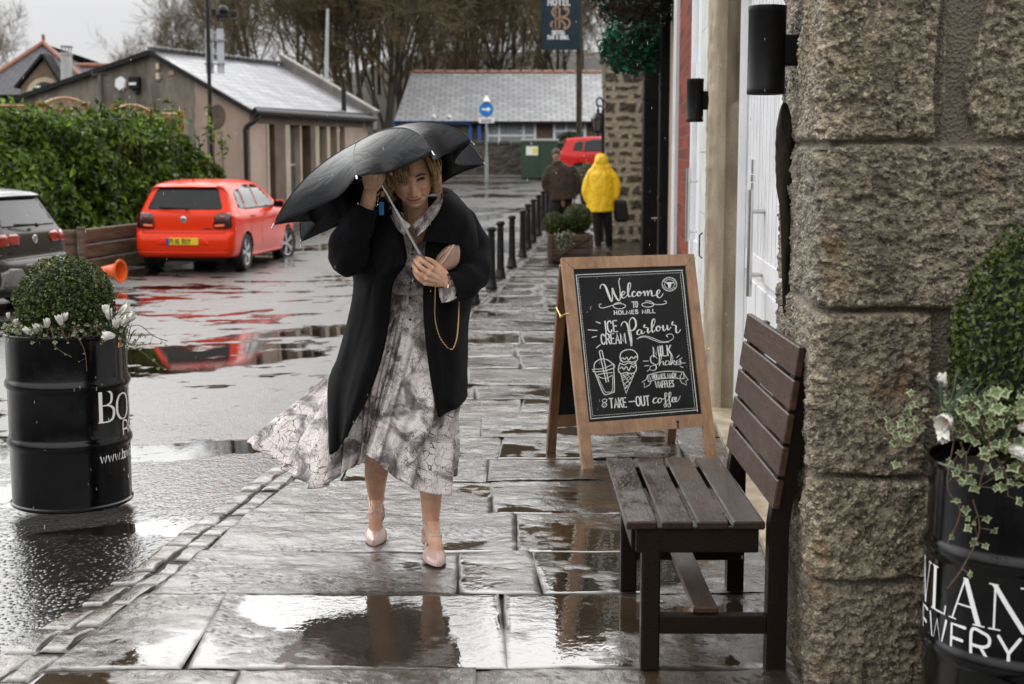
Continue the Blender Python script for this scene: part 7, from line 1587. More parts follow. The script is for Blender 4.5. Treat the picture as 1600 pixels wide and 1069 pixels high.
    B = NB('skin'); c = B.mix(B.ramp(B.noise(28, 5), (.35, 0), (.7, 1)), (.66, .365, .235), (.80, .50, .355)); c = B.mix(B.math('MULTIPLY', B.attr('blush').outputs['Fac'], .5), c, (.56, .20, .13)); c = B.mix(B.math('MULTIPLY', B.attr('lip').outputs['Fac'], .65), c, (.42, .12, .095)); c = B.mix(B.attr('white').outputs['Fac'], c, (.60, .56, .52)); c = B.mix(B.attr('dark').outputs['Fac'], c, (.022, .012, .008))
    B.set(Base_Color=c, Roughness=.42, IOR=1.4, Subsurface_Weight=.10); B.b.inputs['Subsurface Radius'].default_value = (.010, .004, .002); B.normal(B.bump(B.math('ADD', B.noise(240, 5), B.noise(60, 4)), .22, .003)); M_skin = B.m
    body = link_mesh('body', me, M_skin, t)
    # --- hair: a cap of many fine locks, swept fringe and a chin-length bob
    g = np.random.default_rng(2); h = MB()
    Mh = NB('blonde_hair'); gi = Mh.new('ShaderNodeNewGeometry'); c = Mh.ramp(gi.outputs['Random Per Island'], (0, (.07, .036, .016)), (.3, (.24, .135, .055)), (.65, (.50, .32, .14)), (1, (.78, .58, .33))); Mh.set(Base_Color=c, Roughness=.36, IOR=1.5)
    shell = MB(); e_ = []
    for k in range(2600):
        part_x = .018; sd = -1 if g.random() < .66 else 1               # parting on her left; most of the hair swept to her right
        a = g.uniform(-.5, 1.0); root = np.array((part_x+g.normal()*.004, -.060+.125*(a+.5)/1.5+g.normal()*.004, .112-.03*((a-.1)**2)))
        az = g.choice((g.uniform(-1.5, -.4), g.uniform(-.8, 2.3)), p=(.42, .58)) if sd < 0 else g.uniform(-.9, 2.3)                                      # where round the head the lock falls; -1.45 = over the brow
        rr = np.array((.084, .103))*(1+.10*g.random()) 
        ang = sd*(math.pi/2+az*.0) if False else 0
        th = (math.pi/2 - (az)) ; px_ = sd*math.cos(az if az > -1.45 else -1.45)
        dirx, diry = sd*math.cos(az), math.sin(az)
        zend = np.interp(az, [-1.45, -1.0, -.62, -.2, .4, 2.3], [.030, .019, -.008, -.072, -.090, -.095]) + g.normal()*.009
        if sd > 0 and az < -.62: az = g.uniform(-.62, -.1); dirx, diry = sd*math.cos(az), math.sin(az); zend = -.058+g.normal()*.022; rr = rr*1.06
        e1 = np.array((dirx*rr[0], diry*rr[1], .055)); e2 = np.array((dirx*(rr[0]+.008), diry*(rr[1]+.004), max(zend, .0)+.008)); e3 = np.array((dirx*(rr[0]-.002+.010*g.normal()*.5), diry*(rr[1]-.004)+.004*g.normal(), zend))
        q = [root, (root*.45+e1*.55)*np.array((1, 1, 1))+np.array((0, 0, .022)), e1, e2, e3] if zend < .0 else [root, (root*.45+e1*.55)+np.array((0, 0, .020)), e1+np.array((0, -.004, -.0)), np.array((dirx*(rr[0]+.003), diry*(rr[1]+.006), zend))]
        pt = spline(q, 14); pt += .0042*np.sin(np.linspace(0, 5, 14)+g.uniform(0, 6))[:, None]*g.normal(size=3)
        h.tube(Tw(pt*S), np.interp(np.linspace(0, 1, 14), [0, .3, .8, 1], [.0012, .0017, .0013, .0003])*g.uniform(.7, 1.5), 3, cap=False)
    part('hair', h, Mh.m, t, True)
    s2 = MB(); A2, B2 = np.meshgrid(np.linspace(.12, math.pi/2, 20), np.linspace(0, 2*math.pi, 40, endpoint=False), indexing='ij'); s2.grid(Tw(np.stack([np.cos(A2)*np.cos(B2)*.0785, np.cos(A2)*np.sin(B2)*.094+.024, np.sin(A2)*.116], -1)*S), close_v=True, flip=True)
    A2, B2 = np.meshgrid(np.linspace(-.75, .2, 12), np.linspace(-.15, math.pi+.15, 30), indexing='ij'); s2.grid(Tw(np.stack([np.cos(A2)**.5*np.cos(B2)*.082, np.cos(A2)**.5*np.sin(B2)*.095+.012, np.sin(A2)*.116], -1)*S), flip=True); part('hair_base', s2, mat('hair_shadow', (.10, .055, .025), rough=.6), t, True)

    # --- dress
    D = NB('snakeskin_print'); uv = D.attr('cloth').outputs['Vector']
    dn = D.new('ShaderNodeTexNoise'); dn.inputs['Scale'].default_value = 9; dn.inputs['Detail'].default_value = 3; D.link(uv, dn.inputs['Vector'])
    wv = D.new('ShaderNodeVectorMath', operation='MULTIPLY_ADD'); D.link(dn.outputs['Color'], wv.inputs[0]); wv.inputs[1].default_value = (.07, .07, 0); D.link(uv, wv.inputs[2])
    mp = D.new('ShaderNodeMapping'); D.link(wv.outputs[0], mp.inputs[0]); mp.inputs['Scale'].default_value = (1.7, 1.0, 1)
    ve = D.voro(27, 'DISTANCE_TO_EDGE', mp.outputs[0]); fine = D.voro(105, 'DISTANCE_TO_EDGE', mp.outputs[0], rnd=.35); patchn = D.noise(8, 4, uv, .6, .8); big = D.noise(5.0, 3, wv.outputs[0], .5)
    c = D.mix(D.noise(14, 4, uv), (.86, .785, .765), (.66, .585, .575))
    c = D.mix(D.ramp(patchn, (.46, 0), (.60, .95)), c, (.13, .105, .108))
    c = D.mix(D.math('MULTIPLY', D.ramp(fine, (.02, 1), (.10, 0)), D.ramp(patchn, (.36, .25), (.54, 1))), c, (.05, .042, .045))
    edge = D.math('SUBTRACT', .135, D.math('MULTIPLY', D.noise(42, 4, uv, .75), .22)); edge = D.math('MULTIPLY', D.math('LESS_THAN', D.math('MULTIPLY', ve, 1.0), edge), D.ramp(big, (.37, .2), (.50, 1)))
    c = D.mix(D.math('MULTIPLY', edge, .92), c, (.035, .028, .032))
    D.set(Base_Color=c, Roughness=.55); D.normal(D.bump(D.noise(900, 2, uv), .1, .001)); M_dress = D.m
    nphi, nt = 300, 96
    hem = spline([P(702, 742, 5.84), P(692, 772, 5.70), P(652, 765, 5.62), P(614, 743, 5.60), P(588, 722, 5.60), P(574, 712, 5.64), P(572, 716, 5.74), P(560, 728, 5.78), P(536, 737, 5.74), P(508, 757, 5.72), P(488, 763, 5.76), P(455, 743, 5.86), P(425, 717, 5.95), P(396, 690, 6.03), P(440, 694, 6.13), P(505, 712, 6.19), P(570, 722, 6.20), P(640, 738, 6.16), P(690, 745, 6.0)], nphi, True)
    ph = np.linspace(0, 2*math.pi, nphi, endpoint=False); wc = P(647, 456, 5.88); waist = np.stack([wc[0]+.128*np.cos(ph), wc[1]-.098*np.sin(ph), wc[2]+0*ph], -1)
    tt = np.linspace(0, 1, nt)[:, None]; g1 = tt**1.35; gz = tt**1.0
    X = waist[:, 0]*(1-g1) + hem[:, 0]*g1 + .035*np.cos(ph)*np.sin(np.pi*tt)**1.2*(np.cos(ph) > -2); Yd = waist[:, 1]*(1-g1) + hem[:, 1]*g1 - .030*np.sin(ph)*np.sin(np.pi*tt); Z = waist[:, 2]*(1-gz) + hem[:, 2]*gz
    rad = np.stack([X-X.mean(1, keepdims=True), Yd-Yd.mean(1, keepdims=True)], -1); rad /= np.linalg.norm(rad, axis=-1, keepdims=True)+1e-6
    fold = .016*np.sin(ph*13+2.5*np.sin(ph*2)+1.6*tt) + .011*np.sin(ph*29+3*np.sin(3*ph)+2*tt) + .022*fbm(np.cos(ph)*2.2+0*tt, np.sin(ph)*2.2+0*tt, tt*1.8, 3)
    diag = .014*np.sin(17*(X*1.2-Z*.9)+2*fbm(X*3, Z*3, 2, 2))*sstep(.25, .7, tt)*(np.sin(ph) > 0)
    am = sstep(.02, .75, tt); X = X+rad[..., 0]*(fold*am+diag); Yd = Yd+rad[..., 1]*(fold*am+diag)
    SK = np.stack([X, Yd, Z], -1); d = MB().grid(SK, close_v=True)
    seg = np.concatenate([[0], np.cumsum(np.linalg.norm(np.diff(SK[60], axis=0), axis=1))]); cl = [np.stack([np.broadcast_to(seg, (nt, nphi)), np.broadcast_to(tt*.95, (nt, nphi)), np.zeros((nt, nphi))], -1).reshape(-1, 3)]
    # bodice with a V neck, collar and cuffs
    v0, u0 = np.meshgrid(np.linspace(0, 1, 44), np.linspace(-1, 1, 60), indexing='ij')
    wdt = np.interp(v0, [0, .35, .7, 1], [.128, .138, .138, .105]); top = 1 - .0*u0
    cx = np.interp(v0, [0, 1], [647, 650]); py = 458 - v0*(128)*(1 - .16*np.exp(-(u0/.30)**2)*1.0)
    base = np.array([[P(a, q, 5.88) for a, q in zip(r1, r2)] for r1, r2 in zip(cx, py)])
    bust = .055*np.exp(-((v0-.45)/.28)**2)*(.8+.2*np.cos(u0*6)); Bx = base[..., 0] + u0*wdt; By = base[..., 1] - (.095+bust)*np.sqrt(np.clip(1-(u0*.97)**2, 0, 1)) + .05*sstep(.75, 1, v0)*0
    wr_ = .005*fbm(Bx*9, base[..., 2]*7+Bx*6, 4, 4); d.grid(np.stack([Bx, By-wr_, base[..., 2]], -1)); cl.append(np.stack([u0*.14, -v0*.36, 0*u0], -1).reshape(-1, 3))
    def flap(rows, n=14):
        q = np.array([spline([P(*c_) for c_ in r_], n) for r_ in rows]); q2 = np.array([spline(q[:, i], 10) for i in range(n)]).transpose(1, 0, 2); d.grid(q2, flip=True); w_ = np.meshgrid(np.linspace(0, .09, 10), np.linspace(0, .16, n), indexing='ij'); cl.append(np.stack([w_[0]+len(cl), w_[1], 0*w_[0]], -1).reshape(-1, 3))
    flap([[(688, 303, 5.71), (676, 318, 5.63), (660, 336, 5.59), (644, 352, 5.585)], [(692, 314, 5.64), (684, 332, 5.575), (668, 354, 5.55), (652, 370, 5.55)]])
    flap([[(612, 316, 5.72), (618, 328, 5.66), (630, 342, 5.61), (642, 352, 5.60)], [(606, 330, 5.67), (614, 346, 5.61), (622, 360, 5.59), (632, 368, 5.585)]])
    flap([[(686, 450, 5.60), (698, 450, 5.555), (712, 448, 5.58)], [(687, 462, 5.59), (699, 463, 5.55), (713, 458, 5.57)], [(690, 473, 5.585), (700, 472, 5.55), (713, 466, 5.565)]])
    o = part('dress', d, M_dress, t, True, auto=180, attrs={'cloth': np.concatenate(cl)}); md = o.modifiers.new('cloth', 'SOLIDIFY'); md.thickness = .0018
    f = MB()
    for px, py in ((645, 364), (643, 386), (642, 408), (641, 430)): 
        f.lathe([(0, .004), (.006, .003), (.007, 0)], P(px, py, 5.66)+np.array((0, -.0, 0)), 10, axis=(0, -1, 0))
    # find the cloth surface under each button
    dv = o.data; bmx = bmesh.new(); bmx.from_mesh(dv); bt = BVHTree.FromBMesh(bmx); bmx.free(); off = np.array(t.location)
    def on_cloth(px, py):
        dr = np.array(ray(px, py)); r_ = bt.ray_cast(Vector(np.array((0, 0, CAM_H))-off), Vector(dr/np.linalg.norm(dr)))[0]
        return np.array(r_)+off if r_ is not None else P(px, py, 5.7)
    f = MB()
    for px, py in ((646, 378), (644, 398), (643, 420), (642, 442), (641, 466), (641, 500)): f.lathe([(0, .004), (.005, .003), (.006, 0)], on_cloth(px, py), 10, axis=(0, -1, 0))
    part('button', f, M_trim, o, True)

    # --- coat
    def wool(name, a, b_):
        n = NB(name); v = n.coord(); c = n.mix(n.ramp(n.noise(260, 3, v), (.42, 0), (.62, 1)), a, b_); c = n.mix(n.ramp(n.voro(120), (.02, .4), (.07, 0)), c, (.06, .06, .065)); n.set(Base_Color=c, Roughness=.95, IOR=1.2); n.b.inputs['Sheen Weight'].default_value = .02; n.b.inputs['Sheen Roughness'].default_value = .5; n.normal(n.bump(n.noise(350, 4, v), .5, .003)); return n.m
    M_coat = wool('charcoal_wool', (.003, .003, .0036), (.0095, .0095, .0115))
    rows = [
     [(620, 316, 5.74), (608, 322, 5.74), (592, 336, 5.84), (620, 316, 5.98), (690, 308, 5.98), (724, 322, 5.88), (704, 304, 5.76), (690, 298, 5.74)],
     [(626, 345, 5.66), (606, 350, 5.66), (572, 355, 5.82), (600, 340, 6.06), (708, 335, 6.06), (738, 340, 5.88), (712, 325, 5.68), (678, 334, 5.66)],
     [(630, 372, 5.62), (606, 376, 5.60), (560, 380, 5.82), (590, 370, 6.09), (718, 365, 6.09), (748, 364, 5.88), (715, 352, 5.64), (670, 358, 5.62)],
     [(634, 408, 5.62), (602, 415, 5.58), (552, 412, 5.82), (588, 410, 6.10), (718, 405, 6.10), (756, 405, 5.88), (718, 402, 5.66), (664, 394, 5.64)],
     [(614, 442, 5.65), (586, 446, 5.60), (553, 447, 5.85), (588, 450, 6.11), (714, 450, 6.11), (744, 450, 5.90), (706, 452, 5.69), (661, 440, 5.66)],
     [(607, 505, 5.66), (576, 505, 5.62), (543, 503, 5.86), (576, 505, 6.13), (710, 500, 6.13), (727, 500, 5.92), (700, 502, 5.69), (662, 498, 5.66)],
     [(596, 560, 5.66), (562, 562, 5.63), (528, 560, 5.90), (560, 570, 6.15), (706, 565, 6.13), (727, 560, 5.94), (702, 566, 5.70), (668, 560, 5.66)],
     [(575, 620, 5.66), (545, 622, 5.63), (516, 602, 5.90), (552, 600, 6.17), (702, 592, 6.15), (729, 600, 5.94), (705, 614, 5.71), (676, 612, 5.66)],
     [(547, 668, 5.66), (532, 692, 5.64), (519, 704, 5.72), (540, 625, 6.08), (700, 608, 6.15), (730, 616, 5.94), (712, 638, 5.74), (685, 652, 5.67)]]
    Q = np.array([[P(*c_) for c_ in r_] for r_ in rows]); Q = np.array([spline(r_, 110) for r_ in Q]); Q = np.array([spline(Q[:, i], 84) for i in range(Q.shape[1])]).transpose(1, 0, 2)
    u = np.linspace(0, 1, 110)[None, :]; v = np.linspace(0, 1, 84)[:, None]; edgef = 1-np.exp(-(np.minimum(u, 1-u)/.03)**2)
    Q[..., 1] += (.022*np.sin(u*34+3*np.sin(v*2.5))*sstep(.30, .8, v) + .026*fbm(u*8+0*v, v*2.2+0*u, 3, 4))*edgef; Q[..., 0] += .010*fbm(u*6+0*v, v*2.5+0*u, 8, 3)*edgef
    ct = MB().grid(Q)
    def sleeve(pts, rad, wr, n=60, k=40):
        pt = spline([P(*c_) for c_ in pts], n); rd = np.interp(np.linspace(0, 1, n), np.linspace(0, 1, len(rad)), rad); T = np.gradient(pt, axis=0); T /= np.linalg.norm(T, axis=1)[:, None]; N = np.cross(T[0], (0, 1, 0)); N /= np.linalg.norm(N); rg = []; a = np.linspace(0, 2*math.pi, k, endpoint=False)
        for i in range(n):
            N = N-T[i]*N.dot(T[i]); N /= np.linalg.norm(N); Bn = np.cross(T[i], N); w_ = 1+wr*(np.sin(i*.55+2*np.cos(a))*.5+1.2*fbm(np.cos(a)*1.3, np.sin(a)*1.3, i*.10, 3)); rg.append(pt[i]+(rd[i]*w_)[:, None]*(np.cos(a)[:, None]*N+np.sin(a)[:, None]*Bn))
        rg = np.array(rg); inn = [pt[-1]+(rg[-1]-pt[-1])*q_ - T[-1]*.03*(1-q_)/.12 for q_ in (.9, .88)]; rg = np.concatenate([rg, np.array(inn)]); ct.grid(rg, close_v=True, flip=True)
    sleeve([(612, 338, 5.86), (585, 356, 5.80), (560, 382, 5.71), (545, 402, 5.63), (547, 376, 5.565), (560, 345, 5.535), (572, 318, 5.515)], [.075, .086, .088, .080, .075, .064, .050], .09); sleeve([(702, 334, 5.88), (720, 352, 5.88), (738, 388, 5.85), (738, 425, 5.75), (722, 442, 5.66), (696, 450, 5.585)], [.066, .074, .074, .073, .066, .054], .08)
    co_ = part('coat', ct, M_coat, t, True, auto=180); md = co_.modifiers.new('cloth', 'SOLIDIFY'); md.thickness = .006
    def lapel(rows_, nm='lapel'):
        q = np.array([spline([P(*c_) for c_ in r_], 30) for r_ in rows_]); q = np.array([spline(q[:, i], 16) for i in range(30)]).transpose(1, 0, 2); o_ = part(nm, MB().grid(q, flip=True), M_coat, co_, True, auto=180); m_ = o_.modifiers.new('cloth', 'SOLIDIFY'); m_.thickness = .008
    lapel([[(692, 292, 5.78), (688, 312, 5.655), (674, 342, 5.59), (660, 376, 5.565)], [(704, 296, 5.80), (706, 318, 5.655), (698, 346, 5.585), (690, 380, 5.57)], [(716, 306, 5.83), (730, 328, 5.70), (732, 352, 5.62), (724, 384, 5.60)]])
    lapel([[(612, 312, 5.78), (614, 334, 5.655), (622, 370, 5.585), (634, 412, 5.575)], [(602, 318, 5.80), (600, 342, 5.655), (604, 380, 5.575), (612, 424, 5.575)], [(592, 328, 5.84), (584, 352, 5.70), (584, 390, 5.61), (592, 438, 5.60)]])
    f = MB(); A_ = np.linspace(math.pi*1.02, math.pi*1.98, 24)
    q = np.array([[P(652+46*math.cos(-a+math.pi)*k_, 318-dz-10*k_, 5.86-.16*math.sin(a)*(-1)*-1) for a in A_] for k_, dz in ((1.0, 0), (1.06, 12), (.98, 26))])
    # --- jewellery, shoes
    f = MB(); th = np.linspace(0, 2*math.pi, 40); wq = p(698, 446, 5.595); ax = np.array((.8, .35, -.25)); ax /= np.linalg.norm(ax); n1 = np.cross(ax, (0, 0, 1)); n1 /= np.linalg.norm(n1); n2 = np.cross(ax, n1)
    f.tube(wq+np.array((-.012, 0, -.012))+.040*(np.cos(th)[:, None]*n1+np.sin(th)[:, None]*n2), .0026, 8, cap=False); part('bangle', f, M_chrome, t, True)
    M_shoe = mat('blush_patent_leather', (.66, .47, .42), (.58, .40, .355), ns=6, rough=.22, coat=.5); M_sole = mat('dark_shoe_sole', (.02, .015, .012), rough=.5)
    def shoe(ank, heel, toe, tw, zheel, label):
        dv_ = toe-heel; dv_[2] = 0; L_ = np.linalg.norm(dv_); e = dv_/L_; sdv = np.array((e[1], -e[0], 0)); f = MB(); n = 30; rings = []
        ball = toe - e*.075
        for i in range(n):                                           # pointed toe box over the toes
            u_ = i/(n-1); c_ = toe + e*(.035-.115*u_); w_ = .047*math.sin(min(1, u_*1.05+.04)*math.pi/2)**.75; hgt = .020+.034*u_; z0 = toe[2]-.020+.012*u_**2
            a = np.linspace(-.25, math.pi+.25, 22); rings.append([c_*np.array((1, 1, 0))+sdv*(w_*math.cos(q_))+np.array((0, 0, max(z0, z0+hgt*math.sin(q_)))) for q_ in a])
        rings = np.array(rings); f.grid(rings); f.add(rings[0], [list(range(22))[::-1]]); lo_ = rings[:, [0, -1]]; f.grid(np.stack([lo_[:, 0], lo_[:, 1]], 1), flip=True)
        sp = part('shoe', f, M_shoe, t, True, auto=60); m_ = sp.modifiers.new('leather', 'SOLIDIFY'); m_.thickness = .002
        # sole, arch and heel cup
        f = MB(); pts = spline([toe-e*.055+np.array((0, 0, -.012)), toe-e*.10+np.array((0, 0, .0)), heel*.5+toe*.5+np.array((0, 0, (heel[2]-toe[2])*.12)), heel+np.array((0, 0, -.022))], 16); w_ = np.interp(np.linspace(0, 1, 16), [0, .3, .6, 1], [.037, .033, .022, .025]); f.grid(np.array([[c_-sdv*a, c_, c_+sdv*a] for c_, a in zip(pts, w_)])); f.grid(np.array([[c_-sdv*a-(0, 0, .005), c_-(0, 0, .005), c_+sdv*a-(0, 0, .005)] for c_, a in zip(pts, w_)]), flip=True); part('sole', f, M_sole, sp, True)
        f = MB(); a = np.linspace(-.35*math.pi, 1.35*math.pi, 22); hc = heel+e*.008
        f.grid(np.array([[hc + sdv*(.030*math.cos(q_))*(1-.1*k_) - e*(.030*math.sin(q_)) + np.array((0, 0, -.022+.062*k_*(.55+.45*max(0, math.sin(q_))))) for q_ in a] for k_ in np.linspace(0, 1, 8)])); part('heel_cup', f, M_shoe, sp, True)
        f = MB().tube(spline([heel-e*.012+np.array((0, 0, -.018)), heel-e*.016+np.array((0, 0, -.05)), np.array((heel[0], heel[1], 0))-e*.006+np.array((0, 0, .03)), np.array((heel[0], heel[1], 0))-e*.004+np.array((0, 0, zheel))], 14), np.interp(np.linspace(0, 1, 14), [0, .3, .7, 1], [.017, .0085, .0052, .0058]), 10); part('heel', f, M_shoe, sp, True)
        f = MB(); mid = ank*.62+toe*.38
        for k_ in (-1, 1):                                            # crossed ankle straps
            q_ = [toe-e*.085+sdv*(.036*k_)+np.array((0, 0, .018)), mid+sdv*(.030*k_)+e*.018+np.array((0, 0, -.004)), ank*.86+toe*.14+e*.030+sdv*(.004*-k_)+np.array((0, 0, .0)), ank+sdv*(-.032*k_)+e*.012+np.array((0, 0, .012)), ank-e*.030+sdv*(-.012*k_)+np.array((0, 0, .014))]
            pt = spline(q_, 30)
            for i_ in range(30):
                cc_ = toe*.9+ank*.1 if i_ < 5 else (mid if i_ < 11 else ank); cc_ = np.array((cc_[0], cc_[1], min(cc_[2], pt[i_][2]+.004))); dr_ = pt[i_]-cc_; dr_ /= np.linalg.norm(dr_)+1e-9
                h_ = bvb.ray_cast(Vector(cc_+dr_*.12), Vector(-dr_), .12)[0]
                if h_ is not None: pt[i_] = np.array(h_)+dr_*.0015
            pt[1:-1] = (pt[:-2]+pt[1:-1]*2+pt[2:])/4; tn = np.gradient(pt, axis=0); tn /= np.linalg.norm(tn, axis=1)[:, None]; outv = pt-(ank*.5+mid*.5); outv -= tn*np.sum(outv*tn, 1)[:, None]; outv /= np.linalg.norm(outv, axis=1)[:, None]; bn = np.cross(tn, outv); f.grid(np.array([pt-bn*.0058+outv*.001, pt+outv*.0028, pt+bn*.0058+outv*.001])); 
        st_ = part('ankle_strap', f, M_shoe, sp, True); m_ = st_.modifiers.new('leather', 'SOLIDIFY'); m_.thickness = .0025
    shoe(aR, hR, tR.copy(), 0, .012, 'r'); shoe(aL, hL, tL.copy(), 0, .0, 'l')
    return t
woman()

def umbrella():
    Y = 5.5; A = P(560, 222, 5.50); t = thing('umbrella', 'black folding umbrella tilted over the woman\'s head, wet and wind-bent', 'umbrella', tuple(P(664, 412, 5.56)))
    tips = [((427, 352, 5.62), (480, 276, 5.55)), ((557, 276, 5.12), (553, 238, 5.30)), ((676, 238, 5.16), (630, 200, 5.30)), ((737, 222, 5.46), (664, 190, 5.46)), ((757, 257, 5.72), (690, 203, 5.62)), ((690, 300, 5.86), (650, 222, 5.74)), ((580, 352, 5.88), (552, 262, 5.76)), ((470, 378, 5.76), (486, 290, 5.68))]
    n = 30; tt = np.linspace(0, 1, n)[:, None]; ribs = []
    for tp, md in tips: a, m, e = A, P(*md), P(*tp); c = 2*m-.5*a-.5*e; ribs.append((1-tt)**2*a + 2*tt*(1-tt)*c + tt**2*e)
    ribs = np.array(ribs); cen = ribs[:, -1].mean(0); k = 16; rows = []
    for i in range(8):
        a, e = ribs[i], ribs[(i+1) % 8]; gap = np.linalg.norm(a[-1]-e[-1])
        for j in range(k):
            f = j/k; q = a*(1-f)+e*f; s = 4*f*(1-f); axis_pt = A + (cen-A)*tt
            q = q + (axis_pt-q)*(.15*s*tt**2.2+.11*s*tt) + (cen-A)/np.linalg.norm(cen-A)*.0*s
            rows.append(q)
    S = np.array(rows); nrm = np.array([0, 0, 1.])
    wr = .0025*np.abs(fbm(S[..., 0]*16, S[..., 1]*16, S[..., 2]*16, 4)) + .006*fbm(S[..., 0]*7, S[..., 1]*7, S[..., 2]*7, 2); S[..., 2] += wr*tt[:, 0][None]; S[..., 0] += .5*wr[::-1]*tt[:, 0][None]
    b = NB('wet_black_nylon'); cmp_ = b.new('ShaderNodeMapping'); b.link(b.attr('cloth').outputs['Vector'], cmp_.inputs[0]); cmp_.inputs['Scale'].default_value = (1.3, 2.6, 1)
    cr = b.math('ABSOLUTE', b.math('SUBTRACT', b.noise(1.6, 3, cmp_.outputs[0], .5, .8), .5)); h = b.math('ADD', b.math('ADD', b.math('MULTIPLY', b.ramp(cr, (0, 0), (.12, 1)), 1.1), b.noise(14, 5, b.coord((1, 1, 1)), .65, .8)), b.math('MULTIPLY', b.ramp(b.voro(210), (.10, 1), (.30, 0)), .25))
    b.set(Base_Color=b.mix(b.noise(9, 4), (.006, .007, .009), (.013, .0145, .018)), Roughness=.42, IOR=1.43); b.normal(b.bump(h, .11, .012)); M_can = b.m
    U8, V8 = np.meshgrid(np.arange(8*k)/k, tt[:, 0], indexing='ij'); o = part('canopy', MB().grid(S, close_u=True, flip=True), M_can, t, True, auto=18, attrs={'cloth': np.stack([U8, V8, 0*U8], -1).reshape(-1, 3)}); md = o.modifiers.new('cloth', 'SOLIDIFY'); md.thickness = .0012
    M_sh = mat('umbrella_steel', (.72, .72, .73), rough=.2, metal=1); hb = P(664, 412, 5.56); ax = A-hb
    f = MB().tube([hb, hb+ax*.45], .0062, 12); f.tube([hb+ax*.44, A], .0048, 12); part('shaft', f, M_sh, t, True)
    f = MB().tube([hb+ax*-.02, hb+ax*.055], .013, 14); f.tube([hb+ax*.05, hb+ax*.075], .010, 14); part('handle', f, mat('grey_handle', (.16, .16, .17), rough=.35), t, True)
    f = MB().tube([A-ax*.005, A+ax*.012], (.007, .005), 10); f.lathe([(0, .004), (.016, .003), (.018, 0)], A+ax*.004, 16, axis=tuple(ax)); part('ferrule', f, M_trim, t, True)
    run = hb+ax*.66; f = MB().tube([run, run+ax*.05], .011, 12); part('runner', f, M_trim, t, True)
    M_rib = mat('rib_steel', (.30, .30, .31), rough=.35, metal=.8)
    for r_ in ribs:
        q = r_ + (cen-A)/np.linalg.norm(cen-A)*.006; f = MB().tube(q[::3], .0016, 5, cap=False); f.tube([run+ax*.03, q[15]], .0014, 5); rb = part('rib', f, M_rib, t, True)
        f = MB().tube((r_ - (cen-A)/np.linalg.norm(cen-A)*.0012)[1:-1], .0013, 6, cap=False); part('seam', f, M_can, rb, True)
        e = r_[-1]; d = r_[-1]-r_[-3]; d /= np.linalg.norm(d); f = MB().tube([e-d*.006, e+d*.012], (.0022, .0028), 8); f.sphere(e+d*.013, .0034, 8); part('tip', f, M_chrome, rb, True)
umbrella()
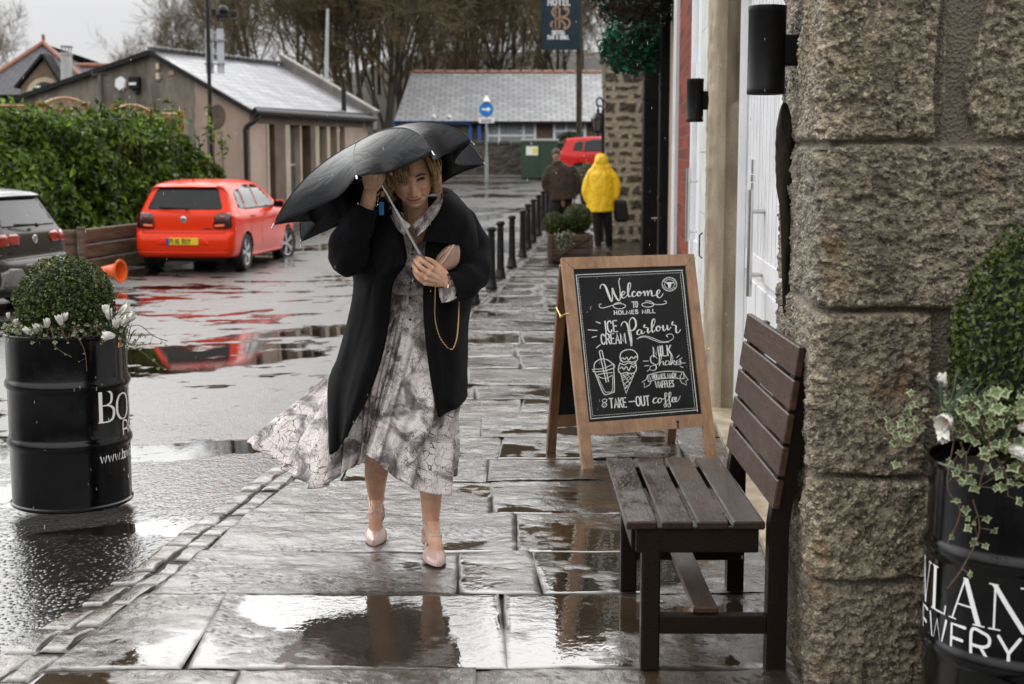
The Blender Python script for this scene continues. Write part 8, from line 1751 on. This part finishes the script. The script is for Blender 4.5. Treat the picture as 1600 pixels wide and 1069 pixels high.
def handbag():
    t = thing('clutch_bag', 'small blush-beige clutch bag with a gold chain tucked under the woman\'s arm', 'bag', tuple(P(700, 400, 5.63))); Y = 5.615
    M = mat('blush_leather', (.44, .28, .21), (.37, .23, .17), ns=8, rough=.4, bump=.2, bs=200, bd=.001); M_gold = mat('gold_chain', (.50, .32, .13), rough=.24, metal=1)
    ol = spline([(678, 420), (682, 402), (694, 388), (708, 378), (717, 384), (719, 398), (716, 412), (706, 421), (690, 425)], 40, True); c = ol.mean(0); rows = []
    for q, dy in ((.0, -.034), (.45, -.033), (.75, -.029), (.93, -.018), (1.0, .0), (.93, .018), (.6, .026), (0, .028)): rows.append([P(*(c+(o-c)*q), Y)+(0, dy, 0) for o in ol])
    part('bag_body', MB().grid(np.array(rows), close_v=True), M, t, True)
    def edge(pts, r, m, nm): part(nm, MB().tube(spline([P(a, b_, Y)+(0, d_, 0) for a, b_, d_ in pts], 24), r, 8), m, t, True)
    edge([(680, 418, -.018), (690, 412, -.034), (700, 398, -.036), (708, 384, -.030), (711, 378, -.012)], .0042, mat('pale_leather_edge', (.60, .43, .35), rough=.4), 'flap_edge'); edge([(679, 414, -.014), (686, 406, -.030), (696, 394, -.034), (706, 380, -.02)], .0016, M_gold, 'gold_trim')
    f = MB(); pth = spline([P(681, 436, 5.565), P(679.5, 470, 5.56), P(680, 500, 5.565), P(688, 528, 5.57), P(704, 546, 5.575), P(713, 532, 5.59), P(716.5, 500, 5.62), P(717, 470, 5.65)], 400); Ls = np.concatenate([[0], np.cumsum(np.linalg.norm(np.diff(pth, axis=0), axis=1))]); n = int(Ls[-1]/.0062)
    for i in range(n):
        s = Ls[-1]*i/n; q = np.array([np.interp(s, Ls, pth[:, k]) for k in range(3)]); q2 = np.array([np.interp(s+.004, Ls, pth[:, k]) for k in range(3)]); d = q2-q; d /= np.linalg.norm(d)+1e-9; s1 = np.cross(d, (0, 1, 0)) if i % 2 else np.array((0, 1., 0)); s1 = s1*.75+np.cross(d, s1)*.35; a = np.linspace(0, 2*math.pi, 9)
        f.tube(q+.0046*np.cos(a)[:, None]*d+.0026*np.sin(a)[:, None]*s1, .0009, 4, cap=False)
    part('chain', f, M_gold, t, True)
handbag()
def keyring():
    Y = 5.52; t = thing('keyring', 'small chain with a blue fob hanging below the woman\'s raised hand', 'keyring', tuple(P(592, 300, Y))); f = MB(); th = np.linspace(0, 2*math.pi, 16)
    for px, py, a_, b_ in ((589, 300, .010, .013), (588.5, 309, .007, .012), (588, 318, .006, .010)): c = P(px, py, Y); f.tube(np.stack([c[0]+a_*np.cos(th), c[1]+.003*np.sin(2*th), c[2]+b_*np.sin(th)], -1), .0017, 6, cap=False)
    part('links', f, M_chrome, t, True); part('fob', MB().box(P(596, 326, Y), (.020, .006, .052), bev=.002), mat('blue_fob', (.012, .13, .34), rough=.4), t); part('tag', MB().box(P(598, 303, Y), (.014, .004, .022), bev=.001), mat('tan_tag', (.42, .26, .10), rough=.5), t)
keyring()
# ------------------------------------------------------------------ falling rain
def rain_material():
    b = NB('raindrop'); b.set(Base_Color=(.9, .92, .95), Roughness=.05, IOR=1.33, Transmission_Weight=.75); return b.m
def rain():
    g = np.random.default_rng(99); n = 1500; Y = 4.2 + 16*g.random(n)**1.2; px = g.uniform(-20, 1620, n); py = g.uniform(-20, 900, n); f = MB()
    a = np.linspace(0, 2*math.pi, 5, endpoint=False); prof = np.array([(0, 1), (.75, .45), (1, -.1), (.8, -.65), (0, -1)])
    for i in range(n):
        c = P(px[i], py[i], Y[i])
        if c[2] < .03 or (c[0] > wall_x(Y[i])-.1): continue
        r = g.uniform(.00045, .0009); h = r*g.uniform(5, 11.0); tl = g.normal()*.10
        V = np.stack([c[0] + r*prof[:, 0, None]*np.cos(a) + tl*h*prof[:, 1, None], c[1] + r*prof[:, 0, None]*np.sin(a) + 0*prof[:, 1, None], c[2] + h*prof[:, 1, None] + 0*a], -1); f.grid(V, close_v=True, flip=True)
    o = finish('rain', f, rain_material(), None, True); o['kind'] = 'stuff'
    tag(o, 'scattered raindrops falling all through the air of the street', 'rain', None, 'stuff')
rain()
